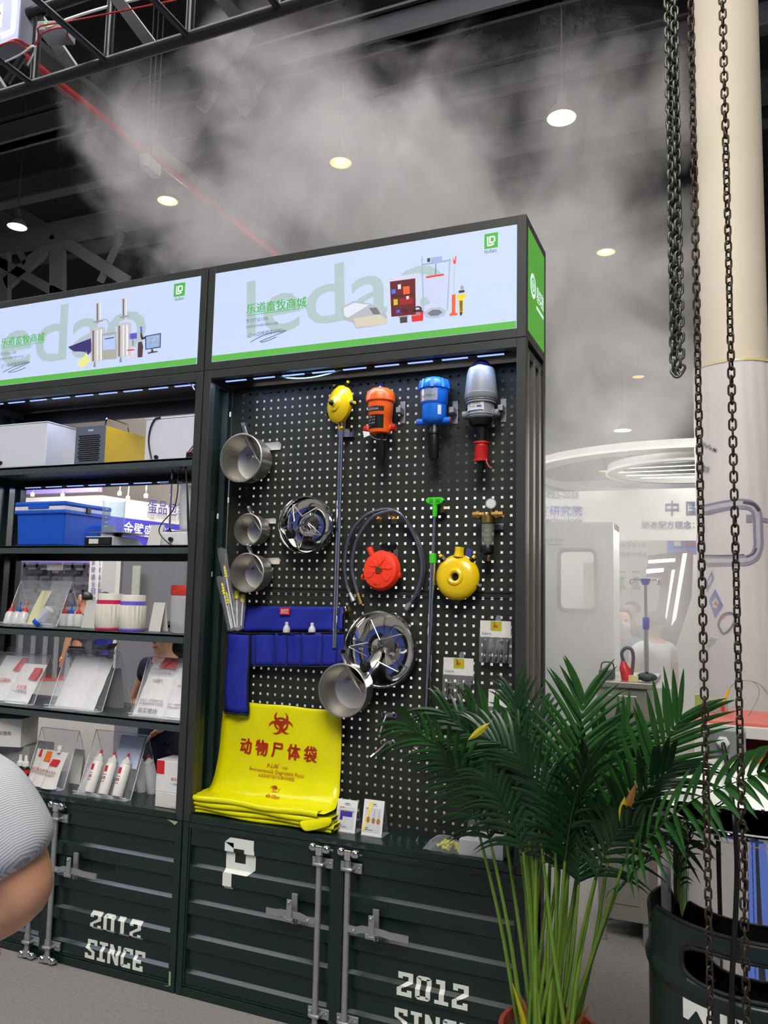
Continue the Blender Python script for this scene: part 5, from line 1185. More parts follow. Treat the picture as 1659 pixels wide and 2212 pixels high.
obj('latch', MB().box(x1+.006, x1+.014, .17, .20, zs-.002, zl+.006), BLACK, t, bevel=.003)

# scale with beaker
a = xz(181, 1178, .05); c = xz(243, 1178, .05); zt = xz(210, 1158, .05).z
t = thing('bench_scale', 'low grey bench scale with steel plate on second shelf', 'scale', V((a.x+c.x)/2, .15, S2))
obj('housing', MB().hexa([(a.x, .05, S2+.002), (c.x, .05, S2+.002), (c.x, .30, S2+.002), (a.x, .30, S2+.002)], [(a.x+.004, .055, zt), (c.x-.002, .055, zt), (c.x-.002, .23, zt), (a.x+.004, .23, zt)]), mat('light grey abs', (176, 178, 186), rough=.5), t, bevel=.004)
rp = obj('rear_panel', MB().box(a.x+.006, c.x-.006, .0465, .0515, S2+.004, zt-.006), BLACK, t, bevel=.001)
obj('rating_label', MB().box(a.x+.035, a.x+.095, .0456, .0466, S2+.012, zt-.014), PAPER, rp); obj('power_socket', MB().box(a.x+.105, c.x-.012, .0440, .0466, S2+.010, zt-.012), mat('socket black', (28, 28, 28)), rp, bevel=.002); obj('switch', MB().box(a.x+.012, a.x+.026, .0445, .0466, S2+.012, zt-.014), RUBBER, rp)
pc = V((a.x+c.x)/2+.035, .15, zt); obj('plate_post', MB().cyl(pc, pc+V(0, 0, .018), .02, 14), BLACK, t)
obj('plate', MB().box(pc.x-.11, pc.x+.11, .05, .25, zt+.016, zt+.021), STEEL, t, bevel=.002)
bc = xz(245, 1120, .15); zb_ = zt+.0215; zt2 = xz(245, 1083, .15).z; r = .055
t = thing('glass_beaker', 'tall clear glass beaker standing on the bench scale', 'beaker', V(bc.x, .15, zb_))
GL = clear('thin lab glass', (236, 242, 246), see=.965, rough=.03)
obj('glass', MB().lathe([(0, 0), (r*.94, 0), (r, .006), (r, zt2-zb_-.008), (r*1.06, zt2-zb_), (r*1.02, zt2-zb_+.002), (r*.97, zt2-zb_-.008), (r*.97, .008), (0, .006)], V(bc.x, .15, zb_), n=32), GL, t)
for i in range(5): obj('graduation', MB().box(bc.x-.004, bc.x+.012, .15-r-.0012, .15-r-.0004, zb_+.03+i*.022, zb_+.032+i*.022), mat('white graduation', (236, 238, 240)), t)
# stirrer with rods and cylinder
a, c = xz(346, 1178, .05), xz(409, 1178, .05); zt = xz(380, 1149, .05).z
t = thing('magnetic_stirrer', 'white magnetic stirrer with steel rod on the second shelf', 'stirrer', V((a.x+c.x)/2, .15, S2))
obj('housing', MB().box(a.x, -.05, .05, .26, S2+.002, zt), mat('warm white plastic', (214, 214, 214)), t, bevel=.005)
p = xz(371, 1165, .05); obj('knob', MB().cyl((p.x, .05, p.z), (p.x, .035, p.z), .010, 14), BLACK, t)
p = xz(366, 1148, .10); zt3 = xz(370, 1013, .10).z
obj('rod_foot', MB().lathe([(.012, 0), (.010, .012), (.006, .016), (.006, .024), (0, .024)], V(p.x, .10, zt), n=12), BLACK, t)
obj('steel_rod', MB().cyl((p.x, .10, zt), (p.x, .10, zt3), .0055, 10), CHROME, t)
zc_ = xz(370, 1041, .10).z; obj('clamp', MB().box(p.x-.010, p.x+.03, .085, .115, zc_-.010, zc_+.012), BLACK, t, bevel=.003); obj('cross_rod', MB().cyl((p.x-.07, .10, zc_-.004), (p.x+.13, .10, zc_-.002), .004, 8), STEEL, t); obj('clamp', MB().box(p.x+.065, p.x+.12, .09, .11, zc_-.006, zc_+.007), BLACK, t, bevel=.002)
p2 = xz(398, 1138, .16); obj('hot_plate', MB().lathe([(0, 0), (.055, 0), (.06, .004), (.06, .010), (.05, .014), (0, .014)], V(p2.x, .16, zt), n=24), SATIN, t)
zz1 = xz(398, 1049, .16).z
tag(obj('measuring_cylinder', MB().lathe([(0, 0), (.036, 0), (.040, .005), (.046, zz1-zt-.016), (.050, zz1-zt-.014), (.048, zz1-zt-.016), (.043, zz1-zt-.018), (.037, .008), (0, .006)], V(p2.x+.02, .16, zt+.0145), n=28), FROST, base=(p2.x+.02, .16, zt+.0145)), 'frosted plastic beaker standing on the white stirrer', 'beaker')
def card(u0, v0, u1, v1, y, zsh, label, lean=.03):
    a, c = xz(u0, v1, y), xz(u1, v1, y); h = xz(u0, v0, y).z-zsh; x0, x1 = a.x, c.x
    t = thing('price_card', label, 'card', V((x0+x1)/2, y, zsh), 'folded price cards')
    obj('front_leaf', MB().hexa([(x0, y, zsh), (x1, y, zsh), (x1, y+.0015, zsh), (x0, y+.0015, zsh)], [(x0, y+lean, zsh+h), (x1, y+lean, zsh+h), (x1, y+lean+.0015, zsh+h), (x0, y+lean+.0015, zsh+h)]), PAPER, t)
    obj('back_leaf', MB().hexa([(x0, y+2*lean, zsh), (x1, y+2*lean, zsh), (x1, y+2*lean+.0015, zsh), (x0, y+2*lean+.0015, zsh)], [(x0, y+lean+.002, zsh+h), (x1, y+lean+.002, zsh+h), (x1, y+lean+.0035, zsh+h), (x0, y+lean+.0035, zsh+h)]), PAPER, t)
card(316, 1133, 344, 1178, .17, S2, 'blank white price card beside the stirrer, second shelf')
card(214, 1134, 240, 1170, .28, S2, 'blank white price card behind the glass beaker', .02)

# ------------------------------------------------------------------ third shelf
def a_stand(x0, x1, yf, yb, zs, h, label, lip=.016):
    """inverted V of clear acrylic with an upturned lip in front"""
    ym = (yf+yb)/2+.01; t = thing('acrylic_stand', label, 'display stand', V((x0+x1)/2, (yf+yb)/2, zs), 'clear acrylic display stands')
    th = .003
    def leaf(name, p, q):
        obj(name, MB().hexa([(x0, p[0], p[1]), (x1, p[0], p[1]), (x1, p[0]+th, p[1]), (x0, p[0]+th, p[1])], [(x0, q[0], q[1]), (x1, q[0], q[1]), (x1, q[0]+th, q[1]), (x0, q[0]+th, q[1])]), CLEAR, t)
    leaf('front_leaf', (yf+.03, zs+.001), (ym, zs+h)); leaf('back_leaf', (yb, zs+.001), (ym+th, zs+h))
    obj('foot_plate', MB().box(x0, x1, yf, yf+.033, zs+.0005, zs+.0035), CLEAR, t); obj('front_lip', MB().box(x0, x1, yf-.003, yf, zs+.0005, zs+lip), CLEAR, t)
    EDGE = mat('bright acrylic edge', (236, 240, 242), rough=.2)
    for xx in (x0, x1): obj('edge', MB().tube([(xx, yf+.0315, zs+.003), (xx, ym+.001, zs+h)], .0016, 5), EDGE, t); obj('edge', MB().tube([(xx, yb, zs+.003), (xx, ym+.003, zs+h)], .0012, 5), EDGE, t)
    obj('edge', MB().tube([(x0, ym+.001, zs+h), (x1, ym+.001, zs+h)], .0016, 5), EDGE, t); obj('edge', MB().tube([(x0, yf-.002, zs+lip), (x1, yf-.002, zs+lip)], .0014, 5), EDGE, t)
    return lambda sx, s, d=.004: V(x0+(x1-x0)*sx, yf+.03+(ym-yf-.03)*s-d, zs+.004+h*s)
xa, xb = xz(0, 1345, .06).x, xz(112, 1350, .06).x
on3 = a_stand(xa, xb, .06, .27, S3, .235, 'clear acrylic stand at the left of the third shelf')
def squeeze(p, m, h, label, lean=V(0, .28, 1)):
    t = thing('dropper_bottle', label, 'bottle', p, 'small dropper bottles')
    d = lean.normalized()
    obj('bottle', MB().lathe([(0, 0), (.021, 0), (.023, .004), (.023, h*.50), (.018, h*.60), (.011, h*.64), (0, h*.64)], p, d, 18), MILKY, t)
    cp = obj('cap', MB().lathe([(.014, h*.62), (.014, h*.74), (.006, h*.77), (.0035, h*.90), (.0025, h*1.08), (0, h*1.08)], p, d, 14), m, t)
    obj('cap_tip', MB().ball(p+d*h*1.07, .005, 8), m, cp)
RC = mat('red cap plastic', (214, 60, 44), rough=.4); BC = mat('blue cap plastic', (40, 84, 190), rough=.4)
for i, (u, v, m, lb) in enumerate([(16, 1340, RC, 'red capped dropper bottle, leftmost on the third shelf'), (32, 1342, BC, 'blue capped dropper bottle between two red ones, far left'), (47, 1343, RC, 'red capped dropper bottle left of the zip bag')]):
    p = xz(u, v, .075); squeeze(V(p.x, .075, S3+.005), m, .11, lb)
for i, (u, v, m, lb) in enumerate([(137, 1342, RC, 'red capped dropper bottle just right of the zip bag'), (152, 1346, BC, 'blue capped dropper bottle right of the zip bag'), (168, 1349, RC, 'red capped dropper bottle beside the pink banded tub')]):
    p = xz(u, v, .20); squeeze(V(p.x, .20, S3+.002), m, .105, lb, V(.0, .04, 1))
# zip bag with blue topped collecting cup
t = thing('collection_bag', 'clear zip bag holding a blue capped tube on the stand', 'bag', on3(.72, .02))
rows_ = [[on3(.60+.40*j/6+.10*s, .0+1.18*s, .018+.010*math.sin(PI*j/6)+.004*math.sin(j*2+i*1.7)) for j in range(7)] for i, s in enumerate([k/9 for k in range(10)])]
obj('film_bag', MB().sheet(rows_), FILM, t)
p = on3(.70, .03, .03); d = (on3(.95, .6, .03)-p).normalized(); obj('tube', MB().lathe([(.022, .012), (.024, .02), (.026, .10), (.020, .105), (0, .105)], p, d, 18), FROST, t); obj('blue_cap', MB().lathe([(0, 0), (.025, 0), (.027, .004), (.027, .020), (.023, .022), (0, .022)], p, d, 20), mat('cobalt cap', (30, 80, 190), rough=.4), t)
obj('inner_straw', MB().cyl(p+d*.02, p+d*.10, .002, 6), BC, t)
t = tag(obj('swab_pack', MB().sheet([[on3(.46+.20*j/4+.06*s, .02+.75*s, .012+.006*math.sin(j*1.5+i)) for j in range(5)] for i, s in enumerate([0, .25, .5, .75, 1])]), mat('pale yellow pack', (214, 210, 166), rough=.4), base=on3(.5, 0)), 'flat pale yellow pack leaning behind the zip bag', 'pack')
# ribbed tubs
def tub(u0, u1, vt, vb, m, label):
    y = .10; a, c = xz(u0, vb, y), xz(u1, vb, y); r = (c.x-a.x)/2*.93; cx_ = (a.x+c.x)/2; h = xz((u0+u1)/2, vt, y).z-S3
    t = thing('ribbed_tub', label, 'tub', V(cx_, y, S3), 'ribbed cream tubs')
    o = V(cx_, y, S3)
    obj('base_ring', MB().lathe([(0, .001), (r*.97, .001), (r, .004), (r*.99, .011), (r*.95, .012)], o, n=32), m, t)
    obj('body', MB().lathe([(r*.95, .011), (r, .016), (r*.985, h*.70), (r*.93, h*.72)], o, n=40, ripple=1, amp=.045, z_r=(.015, h*.705)), CREAM, t)
    obj('colour_band', MB().lathe([(r*.93, h*.71), (r*.96, h*.715), (r*.96, h*.82), (r*.92, h*.825)], o, n=32), m, t)
    obj('lid', MB().lathe([(r*.90, h*.82), (r*.93, h*.825), (r*.92, h*.99), (r*.89, h), (r*.84, h), (r*.82, h*.97), (0, h*.97)], o, n=52, ripple=1, amp=.02, z_r=(h*.84, h*.985)), CREAM, t)
tub(211, 260, 1282, 1356, PINK, 'cream ribbed tub with crimson band on the third shelf')
tub(261, 309, 1285, 1359, PURPLE, 'cream ribbed tub with violet band on the third shelf')
card(175, 1297, 207, 1350, .17, S3, 'blank white price card left of the crimson banded tub'); card(321, 1301, 346, 1357, .15, S3, 'blank white price card right of the violet banded tub')
# jar with red lid
a, c = xz(347, 1360, .06), xz(417, 1362, .06); h = xz(380, 1264, .09).z-S3; r = (c.x-a.x)/2; cx_ = (a.x+c.x)/2+.004; o = V(cx_, .06+r, S3)
t = thing('plastic_jar', 'clear plastic jar with red lid at the right shelf end', 'jar', o)
obj('jar', MB().lathe([(0, .002), (r*.92, .002), (r*.98, .01), (r, h*.78), (r*.96, h*.80)], o, n=36), FROST, t)
obj('lid', MB().lathe([(r*.97, h*.78), (r*1.02, h*.80), (r*1.02, h*.97), (r*.98, h), (0, h)], o, n=48, ripple=1, amp=.008, z_r=(h*.8, h*.96)), mat('brick red plastic', (190, 50, 36), rough=.45), t)
for i in range(5):
    a0 = i*1.3; obj('thin_tube', MB().tube(smooth([o+V(r*.5*math.cos(a0), r*.5*math.sin(a0), .02), o+V(r*.7*math.cos(a0+1), r*.7*math.sin(a0+1), h*.3), o+V(r*.4*math.cos(a0+2), r*.4*math.sin(a0+2), h*.6), o+V(r*.6*math.cos(a0+3), r*.6*math.sin(a0+3), h*.72)]), .003, 6), mat('white tubing', (226, 226, 220)), t)

# ------------------------------------------------------------------ fourth shelf: packs on stands
SLEEVE = mat('white glove in film', (236, 234, 232), rough=.25, var=.05, scale=12, bump=.5, bscale=26)
def flat_pack(on, s0, s1, h0, h1, label, lean=0.0, th=.012, red=None, codes=True, lift=.006, chars=None, grp='film wrapped packs'):
    t = thing('film_pack', label, 'pack', on((s0+s1)/2, h0), grp)
    n = 6; rows_ = []
    for i in range(9):
        s = i/8; rows_.append([on(s0+(s1-s0)*j/n+lean*s, h0+(h1-h0)*s, lift+th*(math.sin(PI*j/n)**.5)*(1-.6*s)+.002*math.sin(i*2.2+j*1.6)) for j in range(n+1)])
    body = obj('sleeve', MB().sheet(rows_), SLEEVE, t)
    at_ = lambda fx, fs: on(s0+(s1-s0)*fx+lean*fs, h0+(h1-h0)*fs, lift+th+.004)
    rows2 = [[at_(-.02+1.04*j/4, s)+V(0, -.002+.002*math.sin(j*3+i), 0) for j in range(5)] for i, s in enumerate([.0, .3, .6, .9, 1.1, 1.2])]
    obj('film_bag', MB().sheet(rows2), FILM, t)
    if red: obj('red_label', MB().quad(*[at_(*q)-V(0, .0015, 0) for q in red]), REDINK, t)
    if chars:
        for s, p0, p1, m, up in chars: text('lettering', s, m, t, at_(*p0)-V(0, .001, 0), at_(*p1)-V(0, .001, 0), up=(at_(.5, 1)-at_(.5, 0)))
    if codes: obj('code_mark', MB().quad(*[at_(*q)-V(0, .0012, 0) for q in codes]), QR, t)
    return t
xa, xb = xz(-75, 1518, .05).x, xz(62, 1528, .05).x
onA = a_stand(xa, xb, .05, .27, S4, .245, 'acrylic stand with red labelled packs, left of fourth shelf')
flat_pack(onA, .20, .62, .02, .93, 'larger white pack with red corner label, far left', .14, red=((.62, .68), (.98, .68), (.98, .98), (.75, .98)), codes=None, chars=[('易实猪场', (.25, .40), (.75, .42), REDINK, 0)])
flat_pack(onA, .60, .96, .0, .80, 'smaller white pack with red label in front, far left', .10, lift=.024, red=((.60, .62), (.96, .62), (1.0, .92), (.66, .92)), codes=((.0, .02), (.12, .02), (.13, .12), (.01, .12)), chars=[('易实猪', (.30, .38), (.72, .38), REDINK, 0), ('一次性用品', (.2, .28), (.8, .28), INK, 0)])
xa, xb = xz(95, 1530, .045).x, xz(210, 1542, .045).x
onB = a_stand(xa, xb, .045, .29, S4, .285, 'acrylic stand with a plain film pack, middle of fourth shelf')
flat_pack(onB, .12, .72, .0, .88, 'plain grey white film pack without print', .10, codes=None, th=.02)
flat_pack(onB, .66, .86, .0, .86, 'narrow film pack edge beside the plain film pack', .10, codes=None, th=.008, lift=.003)
t = thing('price_card', 'dark printed card inside the middle acrylic stand', 'card', V((xa+xb)/2, .2, S4), 'folded price cards'); obj('leaf', MB().hexa([(xa+.12, .21, S4+.002), (xb+.02, .21, S4+.002), (xb+.02, .212, S4+.002), (xa+.12, .212, S4+.002)], [(xa+.13, .185, S4+.2), (xb+.01, .185, S4+.2), (xb+.01, .187, S4+.2), (xa+.13, .187, S4+.2)]), GREYP, t)
xa, xb = xz(277, 1548, .04).x, -.052
onC = a_stand(xa, xb, .04, .27, S4, .27, 'acrylic stand with coded packs, right of fourth shelf')
INKL = [('说明使用方法产品规格', (.12, .84), (.90, .84), INK, 0), ('请扫码查看使用视频', (.12, .78), (.80, .78), INK, 0), ('规格型号', (.30, .64), (.62, .64), INK, 0), ('本品为一次性使用产品', (.14, .28), (.86, .28), INK, 0), ('请勿重复使用本产品包装', (.14, .22), (.9, .22), INK, 0), ('易实猪场', (.2, .07), (.8, .07), INK, 0)]
flat_pack(onC, .02, .60, .0, .92, 'white pack with red top label and long printed text', .12, red=((.32, .90), (.86, .90), (.92, 1.08), (.42, 1.08)), codes=((.36, .40), (.66, .40), (.68, .58), (.38, .58)), chars=INKL, th=.02)
flat_pack(onC, .60, .98, .0, .84, 'white pack with red label cut off by the right post', .06, red=((.36, .84), (1.0, .84), (1.0, 1.0), (.44, 1.0)), codes=((.30, .42), (.78, .42), (.82, .60), (.34, .60)), chars=INKL[2:5], lift=.02)

# ------------------------------------------------------------------ bottom shelf (ledge)
# boxes at left
t = thing('carton', 'tilted white carton with red stamp at the left ledge end', 'box', V(-1.35, .15, LZ))
a, c = xz(-60, 1640, .10), xz(44, 1610, .10)
ang = .32
b = MB(); b.M = Matrix.Translation(V(c.x, .10, 0)) @ Matrix.Rotation(ang*.9, 4, 'Z')
z0, z1 = LZ+.17, xz(44, 1553, .10).z
b.box(-.40, 0, 0, .16, z0, z1); obj('box', b, PAPER, t, bevel=.002)
b = MB(); b.M = Matrix.Translation(V(c.x, .10, 0)) @ Matrix.Rotation(ang*.9, 4, 'Z'); b.box(-.26, -.15, -.0015, 0, z1-.06, z1-.01); obj('red_stamp', b, REDINK, t)
b = MB(); b.M = Matrix.Translation(V(c.x, .10, 0)) @ Matrix.Rotation(ang*.9, 4, 'Z'); b.box(-.035, -.008, -.0015, 0, z0+.012, z0+.05); obj('code_mark', b, QR, t)
mm = Matrix.Translation(V(c.x, .10, 0)) @ Matrix.Rotation(ang*.9, 4, 'Z'); text('lettering', '易实猪场', INK, t, mm @ V(-.14, -.002, z0+.06), mm @ V(-.055, -.002, z0+.06))
obj('lower_box', MB().box(c.x-.42, c.x+.03, .13, .30, LZ, z0-.002), mat('grey carton', (150, 148, 150), rough=.8), t, bevel=.002)
for i, (u, v, lb) in enumerate([(41, 1690, 'dark bottle with white spray tip nearest the striped shirt'), (53, 1692, 'dark bottle with white spray tip beside the silver pouch')]):
    p = xz(u, v, .09); p.z = LZ
    t = thing('spray_bottle', lb, 'bottle', p, 'dark spray bottles on the ledge'); obj('bottle', MB().lathe([(0, .001), (.020, .001), (.021, .004), (.021, .075), (.012, .085), (.011, .09)], p, n=18), mat('dark bottle label', (30, 26, 28), rough=.3), t); obj('band', MB().lathe([(.0214, .05), (.0214, .070)], p, n=18), DARKRED, t)
    obj('spray_cap', MB().lathe([(.016, .084), (.018, .088), (.016, .105), (.009, .110), (.007, .138), (0, .139)], p, n=16), WHITE_PLASTIC, t)
# stand with pouches
xa, xb = xz(44, 1692, .05).x, xz(127, 1702, .05).x
onD = a_stand(xa, xb, .05, .26, LZ, .27, 'acrylic stand holding printed pouches on the ledge')
FOIL = mat('white foil pouch', (224, 220, 214), rough=.2, var=.04, scale=10, bump=.5, bscale=22)
def pouch(on, s0, s1, h1, label, lean, top, spout, lift):
    t = thing('foil_pouch', label, 'pouch', on((s0+s1)/2, 0), 'foil pouches on the ledge stand')
    n = 8; rows_ = []
    for i in range(9):
        s = i/8; w = 1-.12*abs(math.sin(PI*s*1.0)); m_ = (s0+s1)/2
        rows_.append([on(m_+(s0-m_+(s1-s0)*j/n)*w+lean*s, .02+h1*s, lift+.018*(math.sin(PI*j/n)**.6)*(1-.75*s)) for j in range(n+1)])
    obj('pouch', MB().sheet(rows_), FOIL, t)
    at_ = lambda fx, fs: on(s0+(s1-s0)*fx+lean*fs, .02+h1*fs, lift+.024-.012*fs)
    obj('label_panel', MB().quad(*[at_(*q) for q in top[0]]), top[1], t)
    text('lettering', '易实猪场', PRINTRED, t, at_(.22, .42), at_(.82, .42)); text('lettering', '小型猪舍用', INK, t, at_(.22, .34), at_(.78, .34)); obj('code_mark', MB().quad(at_(.2, .06), at_(.38, .06), at_(.38, .17), at_(.2, .17)), QR, t); obj('code_mark', MB().quad(at_(.6, .06), at_(.78, .06), at_(.78, .17), at_(.6, .17)), QR, t)
    if spout:
        p = at_(.5, .98); obj('spout', MB().lathe([(.010, 0), (.010, .012), (.014, .014), (.014, .034), (0, .036)], p, (0, .3, 1), 14), WHITE_PLASTIC, t)
OL = mat('orange label print', (232, 112, 30))
pouch(onD, .02, .46, .60, 'white foil pouch behind, with red strip at top', .06, (((.30, .80), (.50, .80), (.50, 1.0), (.30, 1.0)), REDINK), False, .004)
pouch(onD, .24, .70, .60, 'white foil pouch with orange label on the ledge stand', .05, (((.34, .72), (.96, .72), (.96, 1.0), (.36, 1.0)), OL), False, .022)
pouch(onD, .56, .96, .62, 'silver spouted pouch with red label on the ledge stand', .06, (((.20, .62), (.70, .62), (.78, .80), (.30, .80)), REDINK), True, .040)
card(148, 1618, 172, 1690, .20, LZ, 'grey blank card behind the pouch stand', .02)
# stand with three white bottles
xa, xb = xz(158, 1712, .045).x, xz(272, 1728, .045).x
onE = a_stand(xa, xb, .045, .29, LZ, .285, 'acrylic stand holding three white red tipped bottles')
def tip_bottle(p, d, label, grp, faded=False, rot=0.0):
    d = d.normalized(); h = .175; t = thing('tip_bottle', label, 'bottle', p, grp)
    m = WHITE_PLASTIC if not faded else MILKY
    b_ = obj('bottle', MB().lathe([(0, .001), (.024, .001), (.026, .005), (.026, h*.80), (.022, h*.84), (.019, h*.85)], p, d, 24), m, t)
    cp = obj('cap', MB().lathe([(.020, h*.84), (.023, h*.85), (.023, h*.93), (.016, h*.95), (.007, h*1.01), (.006, h*1.05)], p, d, 24), WHITE_PLASTIC, t)
    obj('red_tip', MB().lathe([(.0068, h*1.04), (.007, h*1.10), (.004, h*1.14), (0, h*1.145)], p, d, 12), REDINK, cp)
    if not faded:
        q = V(0, 0, 1).rotation_difference(d).to_matrix(); r = .0266
        def on_(a, s): return p+q @ V(r*math.cos(a), r*math.sin(a), h*s)
        def patch(name, a0, a1, s0, s1, mm_):
            n = 6; b = MB(); b.sheet([[on_(a0+(a1-a0)*j/n, s) for j in range(n+1)] for s in (s0, s1)]); obj(name, b, mm_, b_)
        A0 = -PI/2-.25+rot
        patch('red_stamp', A0-.30, A0+.42, .58, .74, REDINK); patch('print_line', A0-.3, A0+.5, .50, .515, INK); patch('code_mark', A0-.75, A0-.25, .12, .24, QR); patch('code_mark', A0+.05, A0+.5, .12, .24, QR)
        for k in range(3): patch('print_character', A0-.45+.34*k, A0-.23+.34*k, .38, .46, PRINTRED)
        for k in range(4): patch('print_character', A0-.5+.26*k, A0-.36+.26*k, .31, .345, INK)
dl = (onE(.5, 1)-onE(.5, 0)); 
for s, lb in ((.30, 'left'), (.56, 'middle'), (.82, 'right')):
    tip_bottle(onE(s, .03, .028)+V(0, 0, .004), dl, 'white red tipped bottle, %s of three on the acrylic stand' % lb, 'white red tipped bottles', False)
t = tag(obj('plastic_tube', MB().lathe([(.020, 0), (.021, .002), (.017, .10), (.008, .17), (.006, .20), (0, .20)], onE(.13, .04, .022), dl+V(.06, 0, 0), 18), FROST, base=onE(.13, .02)), 'clear cone shaped tube left of the three white bottles', 'tube')
xe = xz(300, 1716, .20).x
for i, (u, lb) in enumerate([(285, 'first'), (302, 'second'), (325, 'third')]):
    p = xz(u, 1712, .22); tip_bottle(V(p.x, .235, LZ), V(.0, -.24, 1), 'milky bottle leaning behind the stand, %s from the left' % lb, 'milky bottles behind the stand', True)
t = tag(obj('leaflet', MB().sheet([[onE(.50+.45*j/5, .45+.50*s, -.006) for j in range(6)] for s in (0, 1)]), mat('pale blue leaflet', (196, 206, 230)), base=onE(.7, .4)), 'pale blue leaflet behind the acrylic of the bottle stand', 'leaflet')
# two cartons by the right post
x0 = xz(336, 1700, .05).x; zt = xz(336, 1640, .05).z; zm = xz(336, 1708, .05).z
t = thing('carton', 'white carton with red stamp on top of another by the post', 'box', V(x0+.1, .12, zm), 'cartons by the right post')
obj('box', MB().box(x0, -.048, .05, .17, zm, zt), WHITE, t, bevel=.002); obj('red_stamp', MB().box(x0+.002, x0+.045, .0485, .05, zt-.062, zt-.002), REDINK, t)
text('lettering', '易实猪场', PRINTRED, t, V(x0+.085, .0488, zm+.055), V(-.05, .0488, zm+.055)); text('lettering', '一次性兽用', INK, t, V(x0+.085, .0488, zm+.035), V(-.055, .0488, zm+.035)); text('lettering', '基本信息', INK, t, V(x0+.12, .0488, zt-.08), V(x0+.155, .0488, zt-.08))
t = thing('carton', 'plain lower white carton under the stamped one by the post', 'box', V(x0+.1, .12, LZ), 'cartons by the right post')
obj('box', MB().box(x0+.004, -.046, .046, .18, LZ+.001, zm-.001), PAPER, t, bevel=.002); text('lettering', '一次性 无菌', INK, t, V(x0+.12, .0448, zm-.04), V(-.05, .0448, zm-.04)); text('lettering', 'NON STERILE', INK, t, V(x0+.10, .0448, zm-.065), V(-.05, .0448, zm-.065))

